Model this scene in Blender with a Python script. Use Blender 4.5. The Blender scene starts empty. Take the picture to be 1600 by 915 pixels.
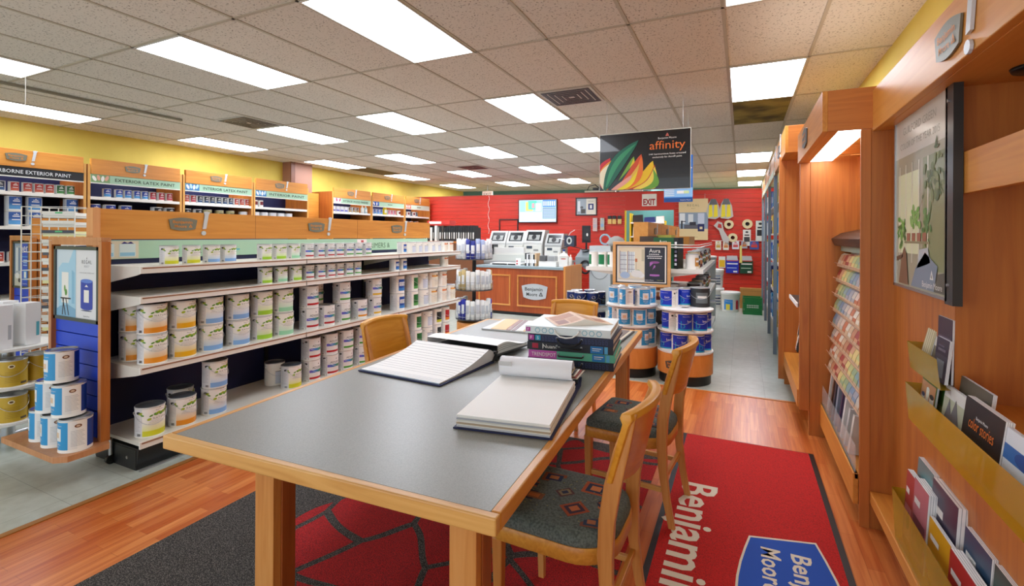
import bpy, math, random
from mathutils import Vector, Matrix
random.seed(11)
SC = bpy.context.scene
COL = SC.collection
PI = math.pi
sin, cos = math.sin, math.cos

# ------------------------------------------------------------------ camera, world, exposure
def make_camera():
    cd = bpy.data.cameras.new('camera')
    cam = bpy.data.objects.new('camera', cd)
    COL.objects.link(cam)
    cd.sensor_width = 36.0
    cd.lens = 759.93 / 1600 * 36
    cd.shift_y = (367.97 - 457.5) / 1600
    cd.clip_start = 0.05
    yaw, roll = 0.441314, 0.005
    r = Vector((cos(yaw), sin(yaw), 0)); f = Vector((-sin(yaw), cos(yaw), 0)); u = Vector((0, 0, 1))
    X = r * cos(roll) + u * sin(roll); Y = -r * sin(roll) + u * cos(roll); Z = -f
    m = Matrix.Identity(4)
    for i in range(3):
        m[i][0], m[i][1], m[i][2] = X[i], Y[i], Z[i]
    m[2][3] = 1.5
    cam.matrix_world = m
    SC.camera = cam
make_camera()
w = bpy.data.worlds.new('world'); SC.world = w; w.use_nodes = True
w.node_tree.nodes['Background'].inputs[0].default_value = (0.86, 0.93, 1.0, 1)
w.node_tree.nodes['Background'].inputs[1].default_value = 1.0
SC.view_settings.view_transform = 'Standard'
SC.view_settings.look = 'None'
SC.view_settings.gamma = 1
SC.view_settings.use_curve_mapping = False
SC.view_settings.exposure = 0.85
LAMP = 10.0
DIM = 0.9
MID = 5.5

# ------------------------------------------------------------------ materials
def lin(h):
    h = h.lstrip('#')
    o = []
    for i in (0, 2, 4):
        c = int(h[i:i+2], 16) / 255
        o.append(c / 12.92 if c <= 0.04045 else ((c + 0.055) / 1.055) ** 2.4)
    return tuple(o) + (1,)
MATS = {}
def mat(h, rough=0.5, metal=0.0, name=None, alpha=None, emit=0, trans=0, coat=0):
    key = (h, rough, metal, alpha, emit, trans, coat)
    if key in MATS: return MATS[key]
    m = bpy.data.materials.new(name or 'm_' + h.strip('#')); m.use_nodes = True
    b = m.node_tree.nodes['Principled BSDF']
    b.inputs['Base Color'].default_value = lin(h)
    b.inputs['Roughness'].default_value = rough
    b.inputs['Metallic'].default_value = metal
    if coat: b.inputs['Coat Weight'].default_value = coat
    if alpha is not None: b.inputs['Alpha'].default_value = alpha
    if trans: b.inputs['Transmission Weight'].default_value = trans
    if emit:
        b.inputs['Emission Color'].default_value = lin(h); b.inputs['Emission Strength'].default_value = emit
    MATS[key] = m
    return m
def N(nt, t, **k):
    n = nt.nodes.new(t)
    for a, v in k.items(): setattr(n, a, v)
    return n
def newmat(name, rough=0.5):
    m = bpy.data.materials.new(name); m.use_nodes = True
    b = m.node_tree.nodes['Principled BSDF']; b.inputs['Roughness'].default_value = rough
    return m, m.node_tree, b
def ramp(nt, stops, interp='LINEAR'):
    r = N(nt, 'ShaderNodeValToRGB'); cr = r.color_ramp; cr.interpolation = interp
    while len(cr.elements) < len(stops): cr.elements.new(0.5)
    for e, (p, c) in zip(cr.elements, stops): e.position = p; e.color = lin(c) if isinstance(c, str) else c
    return r
def wood(name, cols, axis='z', rough=0.42, fine=26.0, long=1.6):
    m, nt, b = newmat(name, rough)
    tc = N(nt, 'ShaderNodeTexCoord'); mp = N(nt, 'ShaderNodeMapping')
    s = {'x': (long, fine, fine), 'y': (fine, long, fine), 'z': (fine, fine, long)}[axis]
    mp.inputs['Scale'].default_value = s
    nt.links.new(tc.outputs['Object'], mp.inputs[0])
    no = N(nt, 'ShaderNodeTexNoise'); no.inputs['Scale'].default_value = 1.0; no.inputs['Detail'].default_value = 5
    no.inputs['Distortion'].default_value = 1.2
    nt.links.new(mp.outputs[0], no.inputs['Vector'])
    mp2 = N(nt, 'ShaderNodeMapping'); mp2.inputs['Scale'].default_value = tuple(v * 0.16 for v in s)
    nt.links.new(tc.outputs['Object'], mp2.inputs[0])
    n2 = N(nt, 'ShaderNodeTexNoise'); n2.inputs['Scale'].default_value = 1.0; n2.inputs['Detail'].default_value = 2
    nt.links.new(mp2.outputs[0], n2.inputs['Vector'])
    mx = N(nt, 'ShaderNodeMath', operation='MULTIPLY_ADD'); mx.inputs[1].default_value = 0.5
    ml = N(nt, 'ShaderNodeMath', operation='MULTIPLY'); ml.inputs[1].default_value = 0.5
    nt.links.new(n2.outputs[0], ml.inputs[0]); nt.links.new(no.outputs[0], mx.inputs[0]); nt.links.new(ml.outputs[0], mx.inputs[2])
    r = ramp(nt, [(0.34, cols[0]), (0.52, cols[1]), (0.68, cols[2])])
    nt.links.new(mx.outputs[0], r.inputs[0]); nt.links.new(r.outputs[0], b.inputs['Base Color'])
    return m
W_V = wood('cabinet_wood_vertical', ['#a85c28', '#be7230', '#ca8038'], 'z')
W_Y = wood('cabinet_wood_lengthwise', ['#c67c30', '#d8903c', '#e09c48'], 'y')
W_X = wood('cabinet_wood_crosswise', ['#b8682c', '#cc7b35', '#d88a42'], 'x')
RED_V = wood('counter_cherry_wood', ['#8a3a16', '#a84c1e', '#b85a28'], 'z')
OAK_X = wood('oak_crosswise', ['#c8904a', '#dca95f', '#e6b871'], 'x', 0.35, 40, 2)
OAK_Y = wood('oak_lengthwise', ['#c07c2c', '#d6963c', '#e2a548'], 'y', 0.35, 40, 2)
OAK_Z = wood('oak_vertical', ['#c07c3c', '#d29350', '#dda262'], 'z', 0.35, 40, 2)
BACK_O = wood('chair_back_oak', ['#c98420', '#dd9a30', '#e6a63c'], 'y', 0.32, 30, 2)
WHITE = mat('#f2f1ec', 0.45); SHELF = mat('#dedbd0', 0.4); LIP = mat('#efece4', 0.35); RUST = mat('#9a6a4c', 0.6)
METAL = mat('#b9bcbf', 0.3, 0.9); DKMET = mat('#3c3f42', 0.35, 0.7); BLACK = mat('#121316', 0.4); NAVY = mat('#0b1548', 0.6)
GRAYT = mat('#8d8e8c', 0.6); LGRAY = mat('#c9cacb', 0.5); MINT = mat('#a9cdb0', 0.5); INK = mat('#2d2f33', 0.6); PAPER = mat('#fbfbfa', 0.65)
PLAQUE = mat('#7d7c6c', 0.45, 0.3); SILVER = mat('#cdd2d6', .4, .2); GLASS = mat('#dfeaea', 0.08, 0, 'clear_acrylic', alpha=0.25)
YACR = mat('#b8940e', .15, 0, 'yellow_acrylic', alpha=0.82)

def vinyl():
    m, nt, b = newmat('vinyl_floor_tiles', 0.28)
    tc = N(nt, 'ShaderNodeTexCoord'); br = N(nt, 'ShaderNodeTexBrick')
    br.offset = 0; br.inputs['Scale'].default_value = 1; br.inputs['Brick Width'].default_value = .3048; br.inputs['Row Height'].default_value = .3048
    br.inputs['Mortar Size'].default_value = .0016; br.inputs['Mortar Smooth'].default_value = .3
    br.inputs['Color1'].default_value = lin('#b9c0b6'); br.inputs['Color2'].default_value = lin('#c3c9c0'); br.inputs['Mortar'].default_value = lin('#8f968f')
    mp = N(nt, 'ShaderNodeMapping'); mp.inputs['Location'].default_value = (.1, .13, 0)
    nt.links.new(tc.outputs['Object'], mp.inputs[0]); nt.links.new(mp.outputs[0], br.inputs['Vector'])
    no = N(nt, 'ShaderNodeTexNoise'); no.inputs['Scale'].default_value = 14; no.inputs['Detail'].default_value = 6
    nt.links.new(tc.outputs['Object'], no.inputs['Vector'])
    mx = N(nt, 'ShaderNodeMix', data_type='RGBA', blend_type='MULTIPLY'); mx.inputs[0].default_value = .5
    r = ramp(nt, [(.3, '#d8d8d0'), (.7, '#ffffff')]); nt.links.new(no.outputs[0], r.inputs[0])
    nt.links.new(br.outputs[0], mx.inputs['A']); nt.links.new(r.outputs[0], mx.inputs['B']); nt.links.new(mx.outputs['Result'], b.inputs['Base Color'])
    return m
def laminate():
    m, nt, b = newmat('laminate_planks', 0.3)
    tc = N(nt, 'ShaderNodeTexCoord'); mp = N(nt, 'ShaderNodeMapping'); mp.inputs['Rotation'].default_value = (0, 0, PI / 2)
    br = N(nt, 'ShaderNodeTexBrick'); br.offset = .37; br.offset_frequency = 2
    br.inputs['Scale'].default_value = 1; br.inputs['Brick Width'].default_value = .42; br.inputs['Row Height'].default_value = .065
    br.inputs['Mortar Size'].default_value = .0006; br.inputs['Bias'].default_value = 0
    br.inputs['Color1'].default_value = lin('#c8682c'); br.inputs['Color2'].default_value = lin('#e39150'); br.inputs['Mortar'].default_value = lin('#a05020')
    nt.links.new(tc.outputs['Object'], mp.inputs[0]); nt.links.new(mp.outputs[0], br.inputs['Vector'])
    mp2 = N(nt, 'ShaderNodeMapping'); mp2.inputs['Scale'].default_value = (38, 1.8, 1)
    nt.links.new(tc.outputs['Object'], mp2.inputs[0])
    no = N(nt, 'ShaderNodeTexNoise'); no.inputs['Scale'].default_value = 1; no.inputs['Detail'].default_value = 4; no.inputs['Distortion'].default_value = .8
    nt.links.new(mp2.outputs[0], no.inputs['Vector'])
    r = ramp(nt, [(.3, '#d9a888'), (.65, '#ffffff')]); nt.links.new(no.outputs[0], r.inputs[0])
    mx = N(nt, 'ShaderNodeMix', data_type='RGBA', blend_type='MULTIPLY'); mx.inputs[0].default_value = .8
    nt.links.new(br.outputs[0], mx.inputs['A']); nt.links.new(r.outputs[0], mx.inputs['B']); nt.links.new(mx.outputs['Result'], b.inputs['Base Color'])
    return m
def speckle(name, base, dark, scale, lo, hi, rough=0.9, bump=0.0, light=None):
    m, nt, b = newmat(name, rough)
    tc = N(nt, 'ShaderNodeTexCoord'); no = N(nt, 'ShaderNodeTexNoise'); no.inputs['Scale'].default_value = scale; no.inputs['Detail'].default_value = 2
    nt.links.new(tc.outputs['Object'], no.inputs['Vector'])
    st = [(lo, dark), (hi, base)]
    if light: st.append((min(1, hi + .25), light))
    r = ramp(nt, st); nt.links.new(no.outputs[0], r.inputs[0]); nt.links.new(r.outputs[0], b.inputs['Base Color'])
    if bump:
        bp = N(nt, 'ShaderNodeBump'); bp.inputs['Strength'].default_value = bump; bp.inputs['Distance'].default_value = .01
        nt.links.new(no.outputs[0], bp.inputs['Height']); nt.links.new(bp.outputs[0], b.inputs['Normal'])
    return m
M_VINYL = vinyl(); M_LAM = laminate()
M_CEIL = speckle('acoustic_tile', '#d8d1c6', '#8f887c', 75, .33, .40)
M_TABLE = speckle('grey_laminate', '#8b8c86', '#80827c', 220, .35, .6, .33, 0)
M_MAT = speckle('red_mat_pile', '#c3160f', '#8f0d09', 160, .3, .55, .95, .4)
M_YELL = speckle('yellow_wall_paint', '#dfc95e', '#d8c056', 3, .3, .7, .7)
M_YELR = M_YELL
def rugmat():
    m, nt, b = newmat('flower_rug', 0.95)
    tc = N(nt, 'ShaderNodeTexCoord')
    n1 = N(nt, 'ShaderNodeTexNoise'); n1.inputs['Scale'].default_value = 230; n1.inputs['Detail'].default_value = 1
    nt.links.new(tc.outputs['Object'], n1.inputs['Vector'])
    dk = ramp(nt, [(.38, '#201d1c'), (.52, '#3c3835'), (.66, '#77706a')]); nt.links.new(n1.outputs[0], dk.inputs[0])
    rd = ramp(nt, [(.35, '#7c0a10'), (.65, '#d01e20')]); nt.links.new(n1.outputs[0], rd.inputs[0])
    n2 = N(nt, 'ShaderNodeTexNoise'); n2.inputs['Scale'].default_value = 2.3; n2.inputs['Detail'].default_value = 0
    nt.links.new(tc.outputs['Object'], n2.inputs['Vector'])
    mx = N(nt, 'ShaderNodeMix', data_type='RGBA'); mx.inputs[0].default_value = .13
    nt.links.new(tc.outputs['Object'], mx.inputs['A']); nt.links.new(n2.outputs['Color'], mx.inputs['B'])
    vo = N(nt, 'ShaderNodeTexVoronoi', feature='DISTANCE_TO_EDGE'); vo.inputs['Scale'].default_value = 2.9
    nt.links.new(mx.outputs['Result'], vo.inputs['Vector'])
    gt = N(nt, 'ShaderNodeMath', operation='GREATER_THAN'); gt.inputs[1].default_value = .04
    nt.links.new(vo.outputs[0], gt.inputs[0])
    dist = N(nt, 'ShaderNodeVectorMath', operation='DISTANCE'); dist.inputs[1].default_value = (-.75, 2.0, 0)
    nt.links.new(tc.outputs['Object'], dist.inputs[0])
    ad = N(nt, 'ShaderNodeMath', operation='MULTIPLY_ADD'); ad.inputs[1].default_value = .55
    nt.links.new(n2.outputs[0], ad.inputs[0]); nt.links.new(dist.outputs['Value'], ad.inputs[2])
    lt = N(nt, 'ShaderNodeMath', operation='LESS_THAN'); lt.inputs[1].default_value = 1.62
    nt.links.new(ad.outputs[0], lt.inputs[0])
    mu = N(nt, 'ShaderNodeMath', operation='MULTIPLY'); nt.links.new(gt.outputs[0], mu.inputs[0]); nt.links.new(lt.outputs[0], mu.inputs[1])
    m2 = N(nt, 'ShaderNodeMix', data_type='RGBA'); nt.links.new(mu.outputs[0], m2.inputs[0])
    nt.links.new(dk.outputs[0], m2.inputs['A']); nt.links.new(rd.outputs[0], m2.inputs['B']); nt.links.new(m2.outputs['Result'], b.inputs['Base Color'])
    bp = N(nt, 'ShaderNodeBump'); bp.inputs['Strength'].default_value = .6; bp.inputs['Distance'].default_value = .01
    nt.links.new(n1.outputs[0], bp.inputs['Height']); nt.links.new(bp.outputs[0], b.inputs['Normal'])
    return m
M_RUG = rugmat()
M_FAB = speckle('seat_fabric', '#66706c', '#48524f', 130, .35, .6, .9, .15)
GR = {}
def gradmat(name, stops, axis='Y', rough=.45):
    if name in GR: return GR[name]
    m, nt, b = newmat(name, rough)
    tc = N(nt, 'ShaderNodeTexCoord'); sp = N(nt, 'ShaderNodeSeparateXYZ'); nt.links.new(tc.outputs['UV'], sp.inputs[0])
    r = ramp(nt, stops); nt.links.new(sp.outputs[axis], r.inputs[0]); nt.links.new(r.outputs[0], b.inputs['Base Color'])
    GR[name] = m
    return m

# ------------------------------------------------------------------ mesh builder
TXT = {}
BOLD = [0.0]
def text_geo(body, spacing=1.0):
    k = (body, spacing, BOLD[0])
    if k in TXT: return TXT[k]
    cu = bpy.data.curves.new('t', 'FONT'); cu.body = body; cu.size = 1; cu.resolution_u = 2; cu.space_character = spacing; cu.fill_mode = 'FRONT'; cu.offset = BOLD[0]
    ob = bpy.data.objects.new('t', cu); COL.objects.link(ob)
    dg = bpy.context.evaluated_depsgraph_get(); dg.update()
    me = ob.evaluated_get(dg).to_mesh()
    vs = [(v.co.x, v.co.y) for v in me.vertices]; fs = [tuple(p.vertices) for p in me.polygons]
    ob.evaluated_get(dg).to_mesh_clear()
    bpy.data.objects.remove(ob); bpy.data.curves.remove(cu)
    xs = [v[0] for v in vs] or [0]
    w_ = max(xs) - min(xs); x0 = min(xs)
    vs = [(a - x0, b) for a, b in vs]
    TXT[k] = (vs, fs, w_)
    return TXT[k]

class MB:
    def __init__(s, M=None):
        s.v = []; s.f = []; s.fm = []; s.fs = []; s.uv = []; s.mats = []; s.M = M
    def mi(s, m):
        if m not in s.mats: s.mats.append(m)
        return s.mats.index(m)
    def add(s, pts, faces, m, smooth=False, uvs=None):
        o = len(s.v)
        for p in pts:
            p = Vector(p)
            if s.M is not None: p = s.M @ p
            s.v.append(tuple(p))
        k = s.mi(m)
        for f in faces:
            s.f.append(tuple(i + o for i in f)); s.fm.append(k); s.fs.append(smooth)
            s.uv.append([uvs[i] for i in f] if uvs else [(0, 0)] * len(f))
        return s
    def quad(s, a, b, c, d, m, uv=True):
        return s.add([a, b, c, d], [(0, 1, 2, 3)], m, False, [(0, 0), (1, 0), (1, 1), (0, 1)])
    def box(s, x0, x1, y0, y1, z0, z1, m, R=None):
        pts = [(x0, y0, z0), (x1, y0, z0), (x1, y1, z0), (x0, y1, z0), (x0, y0, z1), (x1, y0, z1), (x1, y1, z1), (x0, y1, z1)]
        if R is not None: pts = [R @ Vector(p) for p in pts]
        return s.add(pts, [(3, 2, 1, 0), (4, 5, 6, 7), (0, 1, 5, 4), (1, 2, 6, 5), (2, 3, 7, 6), (3, 0, 4, 7)], m)
    def prism(s, poly, ax, d0, d1, m, smooth=False):
        def P(a, b, d): return {'x': (d, a, b), 'y': (a, d, b), 'z': (a, b, d)}[ax]
        n = len(poly)
        pts = [P(a, b, d0) for a, b in poly] + [P(a, b, d1) for a, b in poly]
        fs = [tuple(range(n - 1, -1, -1)), tuple(range(n, 2 * n))]
        s.add(pts, fs, m)
        s.add(pts, [(i, (i + 1) % n, n + (i + 1) % n, n + i) for i in range(n)], m, smooth)
        return s
    def flat(s, poly, O, U, V, m):
        O, U, V = Vector(O), Vector(U), Vector(V)
        return s.add([O + U * a + V * b for a, b in poly], [tuple(range(len(poly)))], m)
    def lathe(s, prof, m, n=24, c=(0, 0, 0), smooth=True, a0=0, a1=2 * PI, caps=True):
        full = abs(a1 - a0 - 2 * PI) < 1e-6
        na = n if full else n + 1
        pts = []; uvs = []
        zmin = min(p[1] for p in prof); zr = max(1e-6, max(p[1] for p in prof) - zmin)
        for j, (r, z) in enumerate(prof):
            for i in range(na):
                a = a0 + (a1 - a0) * i / n
                pts.append((c[0] + r * cos(a), c[1] + r * sin(a), c[2] + z)); uvs.append((i / n, (z - zmin) / zr))
        fs = []
        for j in range(len(prof) - 1):
            for i in range(n):
                i2 = (i + 1) % na
                fs.append((j * na + i, j * na + i2, (j + 1) * na + i2, (j + 1) * na + i))
        s.add(pts, fs, m, smooth, uvs)
        if full and caps:
            if prof[0][0] > 1e-5: s.add(pts[:na], [tuple(range(na - 1, -1, -1))], m)
            if prof[-1][0] > 1e-5: s.add(pts[-na:], [tuple(range(na))], m)
        return s
    def cyl(s, p, q, r, m, n=10, r2=None):
        return s.tube([p, q], r, m, n, r2)
    def tube(s, path, r, m, n=8, r2=None, closed=False):
        P = [Vector(p) for p in path]; L = len(P); pts = []
        up = None
        for i, p in enumerate(P):
            if closed: t = P[(i + 1) % L] - P[i - 1]
            else: t = P[min(i + 1, L - 1)] - P[max(i - 1, 0)]
            t.normalize()
            if up is None:
                up = t.orthogonal().normalized()
            else:
                up = (up - t * up.dot(t))
                up = up.normalized() if up.length > 1e-6 else t.orthogonal().normalized()
            sd = t.cross(up)
            rr = r if r2 is None else r + (r2 - r) * i / max(1, L - 1)
            for k in range(n):
                a = 2 * PI * k / n; pts.append(p + (up * cos(a) + sd * sin(a)) * rr)
        fs = []
        for i in range(L if closed else L - 1):
            j = (i + 1) % L
            for k in range(n):
                fs.append((i * n + k, i * n + (k + 1) % n, j * n + (k + 1) % n, j * n + k))
        s.add(pts, fs, m, True)
        if not closed:
            s.add(pts[:n], [tuple(range(n - 1, -1, -1))], m); s.add(pts[-n:], [tuple(range(n))], m)
        return s
    def rib(s, path, w, t, m, side=(0, 1, 0)):
        """rectangular bar swept along path; w across 'side', t the other way"""
        P = [Vector(p) for p in path]; S = Vector(side); pts = []
        L = len(P)
        for i, p in enumerate(P):
            tg = (P[min(i + 1, L - 1)] - P[max(i - 1, 0)]).normalized(); nn = tg.cross(S).normalized()
            ww = w[i] if isinstance(w, (list, tuple)) else w; tt = t[i] if isinstance(t, (list, tuple)) else t
            for a, b in ((-1, -1), (1, -1), (1, 1), (-1, 1)): pts.append(p + S * (a * ww / 2) + nn * (b * tt / 2))
        fs = []
        for i in range(L - 1):
            for k in range(4): fs.append((i * 4 + k, i * 4 + (k + 1) % 4, i * 4 + 4 + (k + 1) % 4, i * 4 + 4 + k))
        fs += [(3, 2, 1, 0), tuple(range(4 * L - 4, 4 * L))]
        return s.add(pts, fs, m)
    def grid(s, fn, nu, nv, m, smooth=True):
        pts = [fn(i / nu, j / nv) for j in range(nv + 1) for i in range(nu + 1)]
        uvs = [(i / nu, j / nv) for j in range(nv + 1) for i in range(nu + 1)]
        fs = [(j * (nu + 1) + i, j * (nu + 1) + i + 1, (j + 1) * (nu + 1) + i + 1, (j + 1) * (nu + 1) + i) for j in range(nv) for i in range(nu)]
        return s.add(pts, fs, m, smooth, uvs)
    def text(s, body, size, O, U, V, m, align='c', spacing=1.0, width=None):
        vs, fs, w_ = text_geo(body, spacing); O, U, V = Vector(O), Vector(U).normalized(), Vector(V).normalized()
        k = size
        kx = size if width is None else width / max(w_, 1e-6)
        off = {'c': -w_ / 2, 'l': 0, 'r': -w_}[align]
        return s.add([O + U * ((a + off) * kx) + V * (b * k) for a, b in vs], fs, m)
    # cylinder decals: angle in degrees, height in metres
    def cpoly(s, pts, r, m, off=.0007):
        return s.add([((r + off) * cos(math.radians(a)), (r + off) * sin(math.radians(a)), z) for a, z in pts], [tuple(range(len(pts)))], m)
    def crect(s, a0, a1, z0, z1, r, m, off=.0005):
        n = max(1, int(abs(a1 - a0) / 11) + 1)
        pts = []; uvs = []
        for z in (z0, z1):
            for i in range(n + 1):
                a = math.radians(a0 + (a1 - a0) * i / n); pts.append(((r + off) * cos(a), (r + off) * sin(a), z)); uvs.append((i / n, 0 if z == z0 else 1))
        return s.add(pts, [(i, i + 1, n + 2 + i, n + 1 + i) for i in range(n)], m, True, uvs)
    def ctext(s, body, size, a, z, r, m, spacing=1.0, off=.0012):
        vs, fs, w_ = text_geo(body, spacing)
        return s.add([((r + off) * cos(math.radians(a) + (x - w_ / 2) * size / r), (r + off) * sin(math.radians(a) + (x - w_ / 2) * size / r), z + y * size) for x, y in vs], fs, m)
    def mesh(s, name):
        me = bpy.data.meshes.new(name)
        me.from_pydata(s.v, [], s.f)
        for m in s.mats: me.materials.append(m)
        me.polygons.foreach_set('material_index', s.fm); me.polygons.foreach_set('use_smooth', s.fs)
        if any(any(u != (0, 0) for u in q) for q in s.uv):
            l = me.uv_layers.new(name='UVMap'); fl = []
            for q in s.uv:
                for u in q: fl += [u[0], u[1]]
            l.data.foreach_set('uv', fl)
        me.update()
        return me
    def build(s, name, parent=None, label=None, cat=None, group=None, kind=None, bevel=0):
        o = bpy.data.objects.new(name, s.mesh(name)); COL.objects.link(o)
        if parent: o.parent = parent
        if bevel:
            b = o.modifiers.new('bevel', 'BEVEL'); b.width = bevel; b.segments = 2; b.limit_method = 'ANGLE'
        tag(o, label, cat, group, kind)
        return o
def tag(o, label=None, cat=None, group=None, kind=None):
    if label: o['label'] = label
    if cat: o['category'] = cat
    if group: o['group'] = group
    if kind: o['kind'] = kind
def thing(name, label, cat, loc=(0, 0, 0), rz=0, group=None):
    o = bpy.data.objects.new(name, None); COL.objects.link(o); o.empty_display_size = .05
    o.location = loc; o.rotation_euler = (0, 0, rz); tag(o, label, cat, group)
    return o
def copy_thing(root, loc, rz, label, group=None):
    r = root.copy(); COL.objects.link(r); r.location = loc; r.rotation_euler = (0, 0, rz); r['label'] = label
    if group: r['group'] = group
    for ch in list(root.children):
        c = ch.copy(); COL.objects.link(c); c.parent = r
        for g in list(ch.children):
            d = g.copy(); COL.objects.link(d); d.parent = c
    return r
ORD = ['first', 'second', 'third', 'fourth', 'fifth', 'sixth', 'seventh', 'eighth', 'ninth', 'tenth', 'eleventh', 'twelfth', 'thirteenth', 'fourteenth', 'fifteenth', 'sixteenth', 'seventeenth', 'eighteenth', 'nineteenth', 'twentieth', 'twenty first', 'twenty second', 'twenty third', 'twenty fourth', 'twenty fifth']
def ell(cx, cy, rx, ry, n=16, rot=0):
    return [(cx + rx * cos(2 * PI * i / n) * cos(rot) - ry * sin(2 * PI * i / n) * sin(rot), cy + rx * cos(2 * PI * i / n) * sin(rot) + ry * sin(2 * PI * i / n) * cos(rot)) for i in range(n)]
def rect(a0, a1, b0, b1): return [(a0, b0), (a1, b0), (a1, b1), (a0, b1)]
def shield(w_, h_):
    """plaque outline: wide bowed top, narrower bowed bottom"""
    P = []
    for i in range(9): t = i / 8; P.append((-w_ * .43 + .86 * w_ * t, -h_ * .36 - h_ * .14 * sin(PI * t)))
    for i in range(9): t = i / 8; P.append((w_ * .5 - w_ * t, h_ * .34 + h_ * .16 * sin(PI * t)))
    return P
def logo_triangle(b, O, U, V, s, m, m2):
    O, U, V = Vector(O), Vector(U).normalized(), Vector(V).normalized()
    for k, (x, w_) in enumerate(((-.3, .5), (.3, .5))): pass
    b.flat([(-.5 * s, 0), (.5 * s, 0), (0, .95 * s)], O, U, V, m)
    nrm = U.cross(V) * .0006
    b.flat([(-.22 * s, .12 * s), (.22 * s, .12 * s), (0, .58 * s)], O + nrm, U, V, m2)
    b.flat([(-.09 * s, .12 * s), (.09 * s, .12 * s), (0, .34 * s)], O + nrm * 2, U, V, m)

# ------------------------------------------------------------------ room shell
CZ = 2.983
GX = lambda k: k * .6096 - 3.774
GY = lambda j: 2.2 + 1.2192 * j
XR, XL, YF = 1.04, -8.55, -2.2
b = MB(); b.box(XL - .1, XR + .1, YF, 16.6, -.06, 0, M_VINYL); b.build('floor', kind='structure')
b = MB(); b.box(-3.29, XR, YF, 5.05, 0, .006, M_LAM)
b.build('floor_laminate_area', kind='structure')
b = MB(); b.box(-3.31, -3.27, YF, 5.07, 0, .012, wood('strip_wood', ['#8c5a28', '#a56e35', '#b37c42'], 'y')); b.box(-3.31, XR, 5.04, 5.075, 0, .010, W_X)
b.build('trim_1', kind='structure')
b = MB(); b.box(XL - .1, XR + .2, YF, 16.6, CZ, CZ + .05, M_CEIL); b.build('ceiling', kind='structure')
TB = mat('#b3aa98', .5)
b = MB()
for k in range(-8, 9):
    x = GX(k)
    if XL < x < XR: b.box(x - .012, x + .012, YF, 16.5, CZ - .006, CZ, TB)
for j in range(-4, 12):
    b.box(XL, XR, GY(j) - .012, GY(j) + .012, CZ - .006, CZ - .0005, TB)
b.build('ceiling_grid', kind='structure')
b = MB(); b.box(XL - .1, XL, YF, 14.4, 0, CZ, M_YELL); b.build('wall_left', kind='structure')
b = MB(); b.box(XR, XR + .1, YF, 16.5, 0, CZ, M_YELR); b.build('wall_right', kind='structure')
b = MB(); TEAL = mat('#4f8480', .7)
b.add([(-8.6, 14.2, 0), (1.2, 16.45, 0), (1.2, 16.45, CZ), (-8.6, 14.2, CZ), (-8.6, 14.3, 0), (1.2, 16.55, 0), (1.2, 16.55, CZ), (-8.6, 14.3, CZ)],
      [(0, 1, 2, 3), (7, 6, 5, 4), (0, 3, 7, 4), (1, 5, 6, 2), (3, 2, 6, 7)], TEAL)
b.build('wall_back', kind='structure')
# brown boxed column against the left wall
b = MB(); b.box(XL, -8.32, 7.03, 7.58, 2.3, CZ, mat('#9a6f5c', .6)); b.box(-8.32, -8.30, 7.03, 7.13, 2.3, CZ, mat('#6e3f28', .5)); b.build('trim_2', kind='structure')
# ceiling lights
LM = mat('#eef4ff', .5, 0, 'lamp_diffuser', emit=LAMP); LM2 = mat('#fdfdff', .5, 0, 'dim_lamp_diffuser', emit=DIM); LM3 = mat('#eef4fe', .5, 0, 'near_lamp_diffuser', emit=MID); FR = mat('#c9c6bd', .5)
li = 0
cells = [(k, j) for j in (0, 2, 4, 6, 8, 10) for k in (-7, -4, -1, 2, 6) if (k, j) not in ((-4, 0), (6, 4), (2, 6), (-4, 10), (-7, 10), (-1, 10))] + [(-4, -1)]
LROW = {0: 'nearest full', 2: 'second', 4: 'third', 6: 'fourth', 8: 'fifth', 10: 'farthest'}
LCOL = {-7: 'beside the yellow left wall', -4: 'over the left paint aisle', -1: 'over the main paint shelves', 2: 'over the reading table line', 6: 'along the right hand cabinets'}
for k, j in cells:
    x0, x1, y0, y1 = GX(k) + .02, GX(k + 1) - .02, GY(j) + .02, GY(j + 1) - .02
    lab = 'white recessed ceiling light in the %s row, %s' % (LROW.get(j, 'near edge'), LCOL[k])
    if j < 0: lab = 'white recessed ceiling light behind the viewer, %s, row %s' % (LCOL[k], ORD[-j])
    if (k, j) == (-4, -1): lab = 'ceiling light cut by the upper left edge of the photo'
    t = thing('ceiling_light', lab, 'ceiling light', (0, 0, CZ), 0, 'recessed ceiling lights')
    b = MB(); zz = -.004
    b.box(x0 - .012, x1 + .012, y0 - .012, y0, -.012, zz + .003, FR); b.box(x0 - .012, x1 + .012, y1, y1 + .012, -.012, zz + .003, FR)
    b.box(x0 - .012, x0, y0, y1, -.012, zz + .003, FR); b.box(x1, x1 + .012, y0, y1, -.012, zz + .003, FR)
    b.build('frame', t)
    b = MB(); b.box(x0, x1, y0, y1, -.009, -.002, (LM2 if k == 6 or j < 0 else LM3) if j <= 0 else LM)
    b.build('diffuser', t)
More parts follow.
